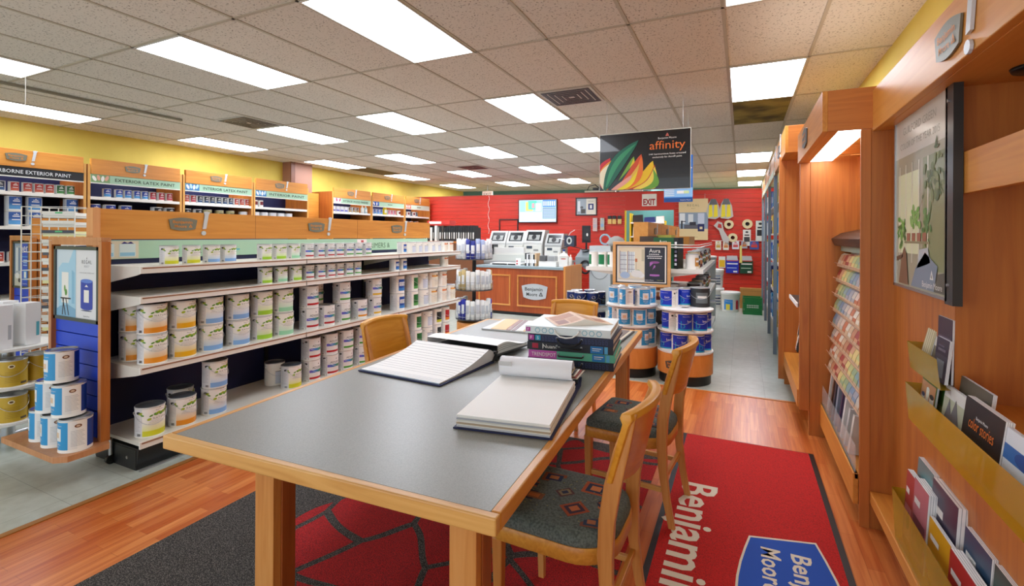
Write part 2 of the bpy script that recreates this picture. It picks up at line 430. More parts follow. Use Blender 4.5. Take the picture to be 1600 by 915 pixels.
# vents
def vent(k, j0, lab):
    x0, x1 = GX(k) + .02, GX(k + 1) - .02; y0, y1 = GY(j0) + .02, GY(j0 + .5) - .02
    t = thing('ceiling_vent', lab, 'vent', (0, 0, CZ), 0, 'square ceiling vents')
    b = MB(); b.box(x0, x1, y0, y1, -.010, -.007, FR); b.build('backing', t)
    cx, cy = (x0 + x1) / 2, (y0 + y1) / 2
    for i in range(4):
        h = .255 - i * .06
        d = MB()
        for (a0, a1, c0, c1) in ((-h, h, -h, -h + .042), (-h, h, h - .042, h), (-h, -h + .042, -h + .042, h - .042), (h - .042, h, -h + .042, h - .042)):
            d.box(cx + a0, cx + a1, cy + c0, cy + c1, -.014, -.010, BLACK)
        d.build('dark_slot', t)  # black rings paint in the darkness inside the vent's open slots
vent(-4, 1.5, 'square ceiling vent above the left paint aisle'); vent(3, 2, 'square ceiling vent right of the light over the table'); vent(-3, 5.5, 'small distant ceiling vent over the service counter approach')
b = MB(); b.box(GX(6) + .02, GX(7) - .02, GY(3) + .02, GY(4) - .02, CZ - .006, CZ - .001, speckle('stained_tile', '#8c7a35', '#4e4119', 3, .35, .6)); b.build('ceiling_tile_stained', kind='structure')
b = MB(); b.box(GX(-7) + .02, GX(-6) - .02, GY(5) + .02, GY(6) - .02, CZ - .006, CZ - .001, mat('#5d4a22', .8)); b.build('ceiling_tile_brown', kind='structure')
b = MB()
b.box(GX(-4.55), GX(-4.5), GY(-.2), GY(1.35), CZ - .03, CZ - .007, mat('#8a8676', .5)); b.build('light_track', label='thin grey track fixed to the ceiling above the left aisle', cat='ceiling track')
b = MB(); b.tube([(-6.1, 2.18, CZ), (-6.1, 2.18, 2.62)], .003, WHITE); b.build('hanging_wire', label='thin white wire hanging from the ceiling light at upper left', cat='wire')

# red slatwall partition, origin at its left end, running along U
PA, PB = Vector((-7.9, 11.47, 0)), Vector((.97, 12.26, 0)); PU = (PB - PA).normalized(); PN = Vector((PU.y, -PU.x, 0)); PL = (PB - PA).length
MW = Matrix(((PU.x, -PN.x, 0, PA.x), (PU.y, -PN.y, 0, PA.y), (0, 0, 1, 0), (0, 0, 0, 1)))   # local: x along, y away from viewer, z up
RED = mat('#d2301c', .5); GROOVE = mat('#f0a890', .5)
b = MB(MW)
for (s0, s1, z0, z1) in ((-.75, 5.34, 0, 2.57), (6.5, 8.9, 0, 2.57), (5.34, 6.5, 2.13, 2.57)):
    b.box(s0, s1, .02, .1, z0, z1, GROOVE)
    z = z1
    while z > z0 + .02:
        zb = max(z0, z - .094)
        if not (5.3 < s0 < 6): b.box(s0, s1, 0, .0199, zb, z, RED)
        else: b.box(s0, s1, 0, .0199, zb, z + .0001, RED)
        z -= .102 if not (5.3 < s0 < 6) else .094
b.box(5.33, 5.36, -.01, .11, 0, 2.13, mat('#e8c820', .5)); b.box(6.47, 6.5, -.01, .11, 0, 2.13, RED)
b.box(-.75, 8.9, -.01, .11, 2.57, 2.59, mat('#b5422c', .5))
b.build('wall_red_slatwall', kind='structure')

# ------------------------------------------------------------------ paint cans
GREEN = mat('#5f9a2e', .5); LEAF = mat('#a8bd2a', .5); RIM = mat('#c4c6c8', .28, .85); CREAM = mat('#f8f5ee', .42)
ADV = gradmat('advance_stripe', [(0, '#7a5ad0'), (.3, '#3c7fd0'), (.6, '#2a8a5a'), (1, '#4f8a1c')], 'X')
def can_parts(kind, r, h, lod=0):
    """returns list of (name, mesh); label front faces local +x; lod 1 = one mesh without lid or handle parts"""
    b = MB()
    K = kind[0]
    n = 28 if lod == 0 else 16
    body = CREAM; lidm = RIM; handle = mat('#cfd2d4', .3, .6)
    if K == 'natura': lidm = mat('#4c5258', .4)
    if K == 'side': body = kind[1]
    if K == 'solid': body = kind[1]
    b.lathe([(r * .985, 0), (r * .995, .003), (r * .98, .006), (r * .98, h - .008)], body, n, caps=False)
    b.lathe([(0, .001), (r * .985, .001)], RIM, n, caps=False)
    rl = r * .98
    if K == 'natura':
        g = gradmat('natura_' + kind[1], [(0, kind[1]), (.19, kind[1]), (.20, kind[2]), (.52, '#faf8f1'), (1, '#fbf9f3')])
        b.crect(-62, 62, .008, h - .012, rl, g)
        b.crect(-118, -64, .008, h - .012, rl, mat('#e2e3e6', .45))
        if lod == 0:
            for i in range(13):
                zz = h * (.22 + .045 * i); b.crect(-112, -72 - (i % 3) * 3, zz, zz + h * .009, rl, mat('#a8abb0', .6), .0011)
            for i in range(7): b.crect(-80 + i * 2.3 - 6, -80 + i * 2.3 - 4.8, h * .06, h * .14, rl, INK, .0013)
            b.cpoly([(a, h * .82 + q) for a, q in ell(-80, 0, 11, h * .045, 12)], rl, INK, .0014)
            for i in range(5):
                b.crect(-42 + i * 3, 38 - i * 6, h * (.44 + .028 * i), h * (.446 + .028 * i), rl, mat('#b5b5ae', .6), .0011)
            for (a, z, ra, rz, ro, mm) in ((-35, .60, 8, .02, .4, LEAF), (-28, .71, 7, .014, 1.0, GREEN), (-10, .74, 9, .022, -.2, GREEN), (0, .77, 9, .022, .5, LEAF), (12, .74, 9, .024, .1, GREEN), (24, .765, 9, .022, -.3, LEAF), (36, .79, 8, .024, .9, GREEN), (46, .83, 9, .032, 1.1, LEAF), (50, .76, 6, .018, .7, GREEN), (-70, .8, 8, .02, .5, LEAF), (-62, .74, 7, .014, -.6, GREEN)):
                pts = []
                for q in range(8):
                    t = 2 * PI * q / 8; pts.append((a + ra * 1.1 * cos(t), h * (z + 2.1 * rz * sin(t) + .003 * ra * cos(t) * ro)))
                b.cpoly(pts, rl, mm, .0015)
            b.ctext('NATURA', h * .08, 8, h * .585, rl, INK, 1.5)
            b.ctext('Benjamin Moore', h * .04, 8, h * .86, rl, INK)
            b.ctext('PAINT', h * .035, 40, h * .09, rl, INK)
            b.cpoly([(4, h * .93), (12, h * .93), (8, h * .965)], rl, INK, .0012)
        else:
            b.crect(-30, 40, h * .68, h * .78, rl, GREEN, .0011)
    elif K == 'advance':
        gy = mat('#c9cbce', .45)
        b.crect(-55, 60, .006, h - .012, rl, mat('#eeeeec', .45)); b.crect(-120, -57, .006, h - .012, rl, gy)
        b.crect(-55, 60, h * .42, h * .54, rl, ADV, .0011)
        b.crect(-55, 60, h * .13, h * .22, rl, mat(kind[1], .45), .0011)
        if lod == 0:
            b.ctext('ADVANCE', h * .135, 4, h * .60, rl, INK, .95)
            b.crect(-20, 30, h * .575, h * .583, rl, INK, .0012)
            b.cpoly([(0, h * .78), (9, h * .78), (4.5, h * .84)], rl, INK)
            for i in range(12):
                zz = h * (.24 + .045 * i); b.crect(-114, -66 - (i % 4) * 3, zz, zz + h * .008, rl, mat('#8e9196', .6), .0011)
            b.cpoly([(a, z) for a, z in ell(-76, h * .84, 9, h * .045, 12)], rl, INK, .0012)
            b.crect(-92, -66, h * .04, h * .12, rl, WHITE, .0011)
            for i in range(6): b.crect(-88 + i * 3, -86.6 + i * 3, h * .05, h * .11, rl, INK, .0016)
    elif K == 'block':      # white can with a coloured block carrying a white word
        b.crect(-120, -58, .006, h - .012, rl, mat('#dfe0e2', .45))
        b.crect(-40, 45, h * .14, h * .80, rl, mat(kind[1], .45)); b.crect(-40, 45, h * .14, h * .30, rl, mat(kind[2], .45), .001)
        if len(kind) > 3 and kind[3] and lod == 0:
            b.crect(-34, 39, h * .42, h * .64, rl, mat('#e8eaf0', .45), .0012); b.ctext(kind[3], h * .2, 2, h * .455, rl, INK, 1.0, .0016)
        if lod == 0:
            for i in range(10):
                zz = h * (.24 + .05 * i); b.crect(-112, -66 - (i % 4) * 3, zz, zz + h * .008, rl, mat('#9ea1a6', .6), .0011)
    elif K == 'regal':      # light blue panel, white side, navy end; white square on the front
        lb, dkb = mat('#2f9ad6', .4), mat('#1c3f94', .4)
        b.crect(-50, 50, h * .10, h * .93, rl, lb); b.crect(50, 80, h * .10, h * .93, rl, mat('#f0f0ee', .45)); b.crect(115, 160, h * .1, h * .93, rl, dkb); b.crect(-125, -112, h * .1, h * .93, rl, dkb)
        b.crect(-26, 22, h * .36, h * .74, rl, mat('#eef1f2', .45), .0012)
        if lod == 0:
            b.crect(-14, 12, h * .46, h * .62, rl, mat('#e8c9a8', .5), .0018)
            b.ctext('Benjamin Moore', h * .055, 0, h * .81, rl, WHITE); b.ctext('REGAL', h * .09, 0, h * .24, rl, WHITE, 1.2); b.ctext('SELECT', h * .05, 0, h * .17, rl, WHITE)
            for i in range(11):
                zz = h * (.2 + .045 * i); b.crect(60, 106 - (i % 3) * 4, zz, zz + h * .008, rl, mat('#9ea1a6', .6), .0011)
            b.cpoly(ell(84, h * .8, 12, h * .055, 14), rl, mat('#7a4a2c', .5), .0012); b.cpoly(ell(84, h * .8, 7, h * .03, 12), rl, mat('#d9c3a8', .5), .0018)
            for i in range(9):
                zz = h * (.2 + .05 * i); b.crect(-104, -62, zz, zz + h * .008, rl, mat('#9ea1a6', .6), .0011)
            b.cpoly(ell(-84, h * .8, 9, h * .05, 14), rl, mat('#7a6a5c', .5), .0012)
    elif K == 'ben':
        db, cy = mat('#1238c4', .38), mat('#18a8d8', .4)
        b.crect(-60, 62, h * .08, h * .93, rl, db); b.crect(-60, 62, h * .08, h * .16, rl, cy, .0011); b.crect(130, 170, h * .08, h * .93, rl, db)
        if lod == 0:
            b.ctext('b', h * .55, -22, h * .2, rl, cy); b.ctext('ben', h * .18, 26, h * .52, rl, WHITE); b.ctext('Benjamin Moore', h * .06, 5, h * .80, rl, WHITE)
            b.cpoly(ell(88, h * .78, 9, h * .05, 12), rl, INK, .0012); b.cpoly(ell(-86, h * .78, 9, h * .05, 12), rl, INK, .0012)
            for i in range(10):
                zz = h * (.18 + .048 * i); b.crect(70, 108 - (i % 3) * 4, zz, zz + h * .008, rl, mat('#a3a6aa', .6), .0011); b.crect(-110, -68 - (i % 3) * 4, zz, zz + h * .008, rl, mat('#a3a6aa', .6), .0011)
    elif K == 'navy':
        nb, lb = mat('#122a66', .35), mat('#7fb6e0', .4)
        b.crect(-150, 150, h * .07, h * .95, rl, nb); b.crect(-40, 34, h * .16, h * .58, rl, mat('#0f141e', .4), .0011); b.cpoly(ell(0, h * .68, 18, h * .11, 16), rl, mat('#b9b2a0', .4), .0014)
        b.crect(-150, 150, h * .07, h * .13, rl, lb, .0012)
        for i in range(4): b.crect(-26, 20, h * (.25 + .07 * i), h * (.265 + .07 * i), rl, lb, .0016)
    elif K == 'yellow':
        yy = mat('#c9a52c', .42)
        b.crect(-175, 175, h * .04, h * .95, rl, yy); b.cpoly(ell(-10, h * .77, 13, h * .07, 14), rl, mat('#efe3bd', .5), .0011); b.cpoly(ell(-10, h * .77, 8, h * .04, 14), rl, mat('#6a4a1c', .5), .0016)
        b.crect(24, 54, h * .1, h * .18, rl, mat('#5a4a2c', .5), .0012)
        for i in range(7): b.crect(-34, 22, h * (.2 + .06 * i), h * (.208 + .06 * i), rl, mat('#8a7426', .5), .0011)
        for i in range(7): b.crect(-150, -100, h * (.2 + .06 * i), h * (.208 + .06 * i), rl, mat('#8a7426', .5), .0011)
    elif K == 'label':      # coloured panel fading to a lighter foot, pale side
        g = gradmat('lab_' + kind[1] + kind[2], [(0, kind[2]), (.22, kind[2]), (.5, kind[1]), (1, kind[1])])
        b.crect(-48, 56, h * .12, h * .93, rl, g); b.crect(-118, -50, h * .04, h * .94, rl, mat('#cfd2d6', .45))
        b.crect(-22, 30, h * .62, h * .68, rl, WHITE, .0012); b.crect(-14, 22, h * .74, h * .78, rl, WHITE, .0012); b.crect(-26, 34, h * .40, h * .46, rl, mat('#e8e8e8', .5), .0012)
        b.cpoly([(0, h * .8), (10, h * .8), (5, h * .87)], rl, WHITE, .0012)
    elif K == 'solid':
        b.crect(-30, 44, h * .2, h * .75, rl, mat(kind[2], .45)); b.crect(-20, 34, h * .46, h * .58, rl, WHITE, .0012)
    elif K == 'top':        # pale can with warm upper band and a dark mark
        b.crect(-50, 55, h * .06, h * .92, rl, mat(kind[2], .45)); b.crect(-50, 55, h * .70, h * .80, rl, mat(kind[1], .45), .0011); b.cpoly(ell(5, h * .80, 11, h * .06, 10), rl, mat('#5a2c1c', .5), .0016)
        if lod == 0:
            for i in range(6): b.crect(-22, 30 - i * 3, h * (.2 + .07 * i), h * (.212 + .07 * i), rl, mat('#b09a80', .6), .0014); b.crect(-112, -64, h * (.2 + .07 * i), h * (.212 + .07 * i), rl, mat('#b0b0b0', .6), .0014)
    elif K == 'plain':
        b.crect(-45, 50, h * .08, h * .62, rl, mat('#d5dcea', .45)); b.crect(-45, 50, h * .62, h * .64, rl, INK, .0011)
        b.crect(-20, 25, h * .72, h * .76, rl, mat('#8a8f98', .5), .0011)
    body_part = b
    l = b if lod else MB()
    l.lathe([(r * .98, h - .008), (r, h - .007), (r * 1.0, h - .001), (r * .97, h), (r * .9, h - .001), (r * .88, h - .007), (r * .6, h - .0075), (0, h - .0075)], lidm, n, caps=False)
    if lod == 0 and K == 'natura':
        l.lathe([(r * .985, h - .012), (r * 1.012, h - .010), (r * 1.012, h - .004), (r * .985, h)], mat('#d9dbd8', .35), n, caps=False)
    if lod: return [('can_body', body_part.mesh('can_body'))]
    out = [('can_body', body_part.mesh('can_body')), ('lid', l.mesh('lid'))]
    if r > .07:
        hb = MB(); pts = []
        for i in range(15):
            t = PI * i / 14; a = -PI / 2 + t
            pts.append(((r + .005) * cos(a), (r + .005) * sin(a), h * .80 - h * .38 * sin(t)))
        A = -1.35 if K in ('natura', 'advance', 'block', 'top', 'plain') else 0
        hb.tube([(x * cos(A * .0) - y * 0, y, z) for x, y, z in pts], .0017, handle, 5)
        for sgn in (-1, 1): hb.cyl((0, sgn * (r - .002), h * .80), (0, sgn * (r + .007), h * .80), .008, RIM, 10)
        out.append(('handle', hb.mesh('handle')))
    return out
CANS = {}
def can(kind, r, h, x, y, z, rz, label, group, lod=0, hand=True):
    key = (kind, r, h, lod)
    if key not in CANS: CANS[key] = can_parts(kind, r, h, lod)
    parts = CANS[key]
    if lod:
        o = bpy.data.objects.new('paint_can', parts[0][1]); COL.objects.link(o); o.location = (x, y, z); o.rotation_euler = (0, 0, rz); tag(o, label, 'paint can', group)
        return o
    t = thing('paint_can', label, 'paint can', (x, y, z), rz, group)
    for nm, me in parts:
        if nm == 'handle' and not hand: continue
        o = bpy.data.objects.new(nm, me); COL.objects.link(o); o.parent = t
        if nm == 'handle': o.rotation_euler = (0, 0, random.choice((-.35, -.1, .15, .3)))
    return t
GAL = (.083, .195); QRT = (.055, .132)
NY, NO, NG, NB, NL, NM = [('natura', c, d) for c, d in (('#d9d92a', '#eef0a0'), ('#f0961e', '#f6cf96'), ('#f2b410', '#f6dc8c'), ('#86b4ea', '#cfe0f4'), ('#a6d83a', '#dcefb0'), ('#9fe0b8', '#d6f2dc'))]
AR, AG, AY, AO_ = ('advance', '#b81420'), ('advance', '#4aa03a'), ('advance', '#e8b81c'), ('advance', '#ee9a2c')
STX = ('block', '#1f4fa8', '#3a86d0', 'STIX'); GRN = ('block', '#1f6a30', '#58a858', ''); GRN2 = ('block', '#1c5a2c', '#3c8a48', '')
ORG, AMB, PLN = ('top', '#e07a3a', '#f2e6d6'), ('top', '#eaa03c', '#f2ead8'), ('plain',)
BLK, RDB = ('block', '#1a1a1c', '#c8cc30', ''), ('block', '#b8181c', '#e88a2a', '')
CN = {NY: 'lime-yellow banded', NO: 'orange banded', NG: 'golden banded', NB: 'pale blue banded', NL: 'bright green banded', NM: 'mint banded',
      AR: 'grey red-banded', AG: 'grey green-banded', AY: 'grey yellow-banded', AO_: 'grey orange-banded', STX: 'white with blue STIX block', GRN: 'white with green block', GRN2: 'white with dark green block',
      ORG: 'cream with orange strip', AMB: 'cream with amber strip', PLN: 'plain white', BLK: 'white with black block', RDB: 'white with red block'}

# ------------------------------------------------------------------ main shelving run (gondola)
GXF, GXB, G0, G1 = -3.43, -3.93, 1.77, 5.62
def gondola(label, xf, xb, y0, y1, levels, deck, top, seams):
    """levels: shelf top heights; shelves project towards +x if xf > xb"""
    t = thing('shelving_unit', label, 'shelving', (0, 0, 0))
    sg = 1 if xf > xb else -1
    lo, hi = min(xf, xb), max(xf, xb)
    def X(a, b_): return (min(a, b_), max(a, b_))
    k = MB(); k.box(*X(xb, xb - sg * .03), y0, y1, 0.1, top, NAVY)
    for s in seams: k.box(*X(xb, xb + sg * .012), s - .018, s + .018, .1, top, mat('#0a0d18', .4))
    k.build('back_panel', t)
    k = MB(); k.prism([(xf, .14), (xf - sg * .03, 0), (xb, 0), (xb, .14)], 'y', y0, y1, mat('#16181a', .45)); k.box(*X(xf - sg * .028, xb), y0 - .003, y0, .01, .13, BLACK)
    k.cyl((xf - sg * .12, y0 - .003, .07), (xf - sg * .12, y0 - .008, .07), .01, METAL)
    k.box(*X(xf + sg * .015, xf), y0, y1, .0, .012, METAL)
    k.build('kick_base', t, bevel=.003)
    for n_, z in enumerate([deck] + levels):
        k = MB()
        k.box(*X(xb, xf), y0, y1, z - .022, z, SHELF)
        k.box(*X(xf, xf + sg * .012), y0, y1, z - .042, z + .002, LIP)
        k.box(*X(xf + sg * .012, xf + sg * .014), y0 + .01, y1, z - .012, z - .004, RUST)
        for s in seams: k.box(*X(xf, xf + sg * .016), s - .003, s + .003, z - .04, z, mat('#8e8a80', .5))
        if n_:
            for yy in [y0] + seams + [y1 - .012]:
                k.prism([(xb, z - .022), (xf, z - .022), (xf, z - .045), (xf - sg * .04, z - .055), (xb, z - .14)], 'y', yy, yy + .006, mat('#dcd9d0', .45))
        k.build('shelf', t)
    return t
g1 = gondola('long white metal shelving run with dark blue back holding rows of paint cans', GXF, GXB, G0, G1, [.652, 1.10, 1.29], .183, 1.40, [3.06, 4.32])
def plaque(parent, O, U, V, w_, h_, ex=True, m=PLAQUE, ink=None, nm='plaque', lines=('Benjamin', 'Moore')):
    """brand plaque and brush-stroke exclamation mark on a fascia"""
    O, U, V = Vector(O), Vector(U).normalized(), Vector(V).normalized(); Nn = U.cross(V)
    k = MB(); P = shield(w_, h_); n = len(P)
    pts = [O + U * a + V * c + Nn * .001 for a, c in P] + [O + U * a + V * c + Nn * .008 for a, c in P]
    k.add(pts, [tuple(range(n, 2 * n)), tuple(range(n - 1, -1, -1))] + [(i, (i + 1) % n, n + (i + 1) % n, n + i) for i in range(n)], m)
    ik = ink or mat('#e08c34', .5); BOLD[0] = .014
    Q = O + Nn * .0095
    k.text(lines[0], h_ * .30, Q + V * (h_ * .06) - U * (w_ * .03), U, V, ik, width=w_ * .68)
    k.text(lines[1], h_ * .30, Q - V * (h_ * .26) - U * (w_ * .1), U, V, ik, width=w_ * .42)
    logo_triangle(k, Q + U * (w_ * .25) - V * (h_ * .25), U, V, h_ * .28, ik, m)
    k.build(nm, parent); BOLD[0] = 0
    if ex:
        k = MB(); E = O + U * (w_ * .78); s = h_ * 1.6
        poly = [(-.10, -.22), (.06, -.2), (.18, .5), (.24, .62), (.10, .66), (-.04, .62), (0, .45)]
        dot = ell(-.05, -.42, .11, .11, 10)
        for pl in (poly, dot):
            n = len(pl); pts = [E + U * (a * s * 1.05) + V * (c * s) + Nn * .001 for a, c in pl] + [E + U * (a * s * 1.05) + V * (c * s) + Nn * .01 for a, c in pl]
            k.add(pts, [tuple(range(n, 2 * n)), tuple(range(n - 1, -1, -1))] + [(i, (i + 1) % n, n + (i + 1) % n, n + i) for i in range(n)], SILVER)
        k.build('exclamation_mark', parent)
UY, UZ = (0, 1, 0), (0, 0, 1)
k = MB(); k.box(-3.905, -3.87, 1.758, 5.55, 1.462, 1.668, W_Y); k.box(-3.93, -3.905, 1.758, 5.55, 1.462, 1.64, W_Y)
for yy in (2.905, 4.16): k.box(-3.8705, -3.869, yy, yy + .003, 1.462, 1.668, mat('#8a4a1c', .5))
k.box(-3.94, -3.862, 1.715, 1.758, 1.33, 1.672, wood('pale_edge_wood', ['#d8955c', '#e3a56e', '#eab480'], 'z'))
hd = k.build('header_board', g1, bevel=.002)
for yy in (2.29, 3.58, 4.84): plaque(g1, (-3.868, yy, 1.575), UY, UZ, .21, .10)
k = MB(); k.box(-3.895, -3.872, 1.72, 5.5, 1.325, 1.455, MINT)
PICB = mat('#d7cfb6', .5)
k.box(-3.872, -3.870, 1.72, 1.99, 1.328, 1.45, PICB)
for y_ in (1.74, 1.87):
    k.box(-3.87, -3.8685, y_, y_ + .1, 1.34, 1.43, mat('#cfe0e0', .5)); k.box(-3.8685, -3.868, y_ + .005, y_ + .095, 1.345, 1.37, mat('#8fc4dc', .5)); k.flat([(y_ + .01, 1.43), (y_ + .03, 1.445), (y_ + .05, 1.435), (y_ + .07, 1.445), (y_ + .09, 1.43)], (-3.868, 0, 0), (0, 1, 0), (0, 0, 1), mat('#2c1c6c', .5))
k.text('INTERIOR', .045, (-3.8712, 2.13, 1.352), UY, UZ, INK, 'l', 1.7)
k.flat(ell(2.60, 1.375, .02, .022), (-3.871, 0, 0), UY, UZ, mat('#2f9ab0', .5)); k.box(-3.872, -3.8712, 2.63, 2.76, 1.368, 1.38, mat('#58b0b8', .5))
k.text('PRIMERS &', .085, (-3.8712, 4.33, 1.35), UY, UZ, mat('#3f5a3c', .6), 'l')
k.box(-3.872, -3.870, 4.16, 4.31, 1.328, 1.45, mat('#f0e0dc', .5)); k.box(-3.870, -3.869, 4.22, 4.26, 1.34, 1.44, mat('#c04a4a', .5))
k.box(-3.905, -3.89, 1.72, 5.5, 1.29, 1.325, mat('#101a48', .5))
k.build('shelf_sign', g1)

def row(items, z, x, size, rz, where, group, lod=0):
    """items: (kind, y, stack count)"""
    for i, it in enumerate(items):
        kd, y, n = it[0], it[1], it[2]; dx = it[3] if len(it) > 3 else 0
        for s in range(n):
            lv = '' if n == 1 else (', upper' if s else ', lower')
            sh = 'standing behind the front row' if dx < -.1 else 'in the front row'
            can(kd, size[0], size[1], x + dx + random.uniform(-.006, .006), y, z + s * size[1], rz + random.uniform(-.12, .12),
                '%s can, %s along %s%s' % (CN[kd], ORD[i], where, lv), group, lod)
row([(NY, 1.995, 1), (NY, 2.139, 1), (NB, 2.286, 1), (NB, 2.417, 1), (NL, 2.723, 1), (NL, 2.869, 1), (NM, 3.01, 1), (AR, 3.155, 1), (AR, 3.28, 1), (AR, 3.405, 1), (AR, 3.53, 1), (AG, 3.655, 1), (AG, 3.78, 1), (AG, 3.92, 1),
     (STX, 4.499, 1), (PLN, 4.672, 1), (PLN, 4.80, 1), (PLN, 4.925, 1), (PLN, 5.06, 1), (PLN, 5.20, 1), (ORG, 5.37, 1), (ORG, 5.50, 1)], 1.29, -3.52, QRT, .1, 'the main top shelf', 'quart cans on the top shelf of the main run')
row([(NL, 2.729, 1), (NM, 2.876, 1), (NL, 3.022, 1), (AR, 3.168, 1), (AR, 3.29, 1), (AR, 3.41, 1), (AR, 3.53, 1), (AG, 3.647, 1), (AG, 3.77, 1), (STX, 4.357, 1), (STX, 4.51, 1), (ORG, 5.38, 1)], 1.10, -3.52, QRT, .1, 'the main second shelf', 'quart cans on the second shelf of the main run')
row([(NO, 1.90, 2), (NO, 1.89, 2, -.19), (NY, 1.99, 1, -.30), (NG, 2.09, 2), (NB, 2.292, 2), (NB, 2.505, 2), (NL, 2.715, 2), (NM, 2.915, 2), (AR, 3.19, 2), (AR, 3.385, 1), (AG, 3.43, 2, -.19), (AG, 3.59, 2), (AO_, 3.83, 1), (AY, 4.045, 2), (STX, 4.25, 1, -.18), (STX, 4.443, 2), (GRN, 4.69, 2), (PLN, 4.90, 2), (AMB, 5.10, 2), (ORG, 5.31, 2), (AMB, 5.53, 1)],
    .652, -3.535, GAL, .1, 'the main third shelf', 'gallon cans on the third shelf of the main run')
row([(NY, 1.887, 1), (NO, 2.092, 1), (NB, 2.20, 1, -.2), (NB, 2.323, 2), (NY, 3.0, 1), (PLN, 3.0, 1, -.2), (AR, 3.215, 2), (AR, 3.43, 2), (AG, 3.63, 2), (AG, 3.85, 2), (AG, 4.08, 2), (AR, 4.30, 2), (GRN, 4.77, 2), (PLN, 4.99, 2), (BLK, 5.19, 2), (RDB, 5.38, 2)],
    .183, -3.535, GAL, .1, 'the main bottom deck', 'gallon cans on the bottom deck of the main run')

# ------------------------------------------------------------------ endcap with poster
def endcap(label, ox, oy, poster, wd=.66, platform=True):
    t = thing('endcap_display', label, 'display stand', (ox, oy, 0))
    P = wood('endcap_wood', ['#b87a4c', '#c98c5e', '#d2986c'], 'z')
    for x0 in (0, wd - .035):
        k = MB(); k.box(x0, x0 + .035, 0, .05, .19, 1.45, W_V); k.box(x0, x0 + .035, -.002, 0, .19, 1.45, P); k.build('side_panel', t, bevel=.002)
    k = MB(); k.box(0, wd, -.003, .05, 1.452, 1.475, P); k.box(.035, wd - .035, 0, .05, 1.425, 1.452, P); k.build('top_rail', t)
    k = MB()
    z = .93
    while z > .22: k.box(.035, wd - .035, .025, .045, max(.19, z - .088), z, mat('#1a4bd0', .4)); z -= .095
    k.box(.035, wd - .035, .046, .05, .19, .95, mat('#0a1f6a', .5)); k.build('slat_back', t)
    k = MB(); F = mat('#4d5a5e', .35, .4)
    x0, x1, z0, z1 = .05, wd - .05, .925, 1.415
    for a in ((x0, x1, z0, z0 + .022), (x0, x1, z1 - .022, z1), (x0, x0 + .022, z0, z1), (x1 - .022, x1, z0, z1)): k.box(a[0], a[1], .004, .022, a[2], a[3], F)
    fr = k.build('poster_frame', t)
    k = MB(); poster(k, x0 + .022, x1 - .022, z0 + .022, z1 - .022, .014); k.build('poster', fr)
    if platform:
        k = MB(); k.prism([(0.0, .04), (0, -.235), (wd + .0, -.235), (wd + .06, -.19), (wd + .06, .02), (wd, .04)], 'z', .16, .195, P); k.build('platform', t, bevel=.003)
        k = MB()
        for x_ in (.05, wd - .1):
            k.cyl((x_, .1, .16), (x_, .1, .04), .012, METAL); k.cyl((x_ - .012, .1, .03), (x_ + .012, .1, .03), .03, BLACK, 14)
        k.build('caster', t)
    return t
def poster_regal(k, x0, x1, z0, z1, y):
    Wd, H = x1 - x0, z1 - z0
    def R(a, b_, c, d, m, e=0): k.add([(x0 + a * Wd, y - e, z0 + c * H), (x0 + b_ * Wd, y - e, z0 + c * H), (x0 + b_ * Wd, y - e, z0 + d * H), (x0 + a * Wd, y - e, z0 + d * H)], [(0, 1, 2, 3)], m)
    def T(s, sz, a, c, m, sp=1): k.text(s, sz, (x0 + a * Wd, y - .0012, z0 + c * H), (1, 0, 0), (0, 0, 1), m, 'c', sp)
    def G(pl, m, e=.001): k.add([(x0 + a * Wd, y - e, z0 + c * H) for a, c in pl], [tuple(range(len(pl)))], m)
    R(0, 1, 0, 1, mat('#e4e6e8', .5)); LB = mat('#a9d4ea', .5); L2 = mat('#8bc0dc', .5)
    R(0, .48, 0, 1, mat('#cfdfe8', .5), .0004)
    G([(.05, .1), (.05, .72), (.14, .80), (.30, .80), (.42, 1), (.48, 1), (.48, .1)], LB, .0008); R(.13, .30, .2, .66, WHITE, .0012); G([(.38, .2), (.45, .2), (.45, .66), (.38, .7)], L2)
    G([(.0, 0), (.48, 0), (.48, .12), (.3, .18), (.1, .15), (0, .1)], mat('#7fb0cf', .5), .0013); G([(.10, .26), (.36, .26), (.36, .28), (.10, .28)], mat('#2c2430', .5), .0018)
    for q in (.14, .22, .30): G([(q, .02), (q + .02, .02), (q + .05 - .1 * (q > .2), .26), (q + .03 - .1 * (q > .2), .26)], mat('#2c2430', .5), .0018)
    G(ell(.24, .36, .03, .05, 8), mat('#5f9a4c', .5), .002); G(ell(.21, .42, .02, .05, 8), mat('#74a85c', .5), .0021)
    T('REGAL', .034, .74, .80, mat('#777b84', .5), 1.3); T('SELECT', .017, .74, .75, mat('#9a9ca2', .5), 1.2)
    logo_triangle(k, (x0 + .74 * Wd, y - .001, z0 + .87 * H), (1, 0, 0), (0, 0, 1), .012, mat('#777b84', .5), WHITE)
    T('A NEW STANDARD IN INTERIOR PAINT', .010, .74, .66, mat('#9a9ca2', .5))
    B = mat('#1c3fb0', .4); R(.60, .88, .16, .55, B, .0012); G(ell(.74, .55, .14, .03), mat('#5a82d8', .4), .0016); G(ell(.74, .16, .14, .03), B, .0013); R(.68, .80, .24, .42, WHITE, .002); G([(.70, .465), (.78, .465), (.74, .50)], WHITE, .002)
    G(ell(.74, .12, .13, .008), mat('#2c3c6c', .5), .002); T('Benjamin Moore', .011, .74, .03, INK)
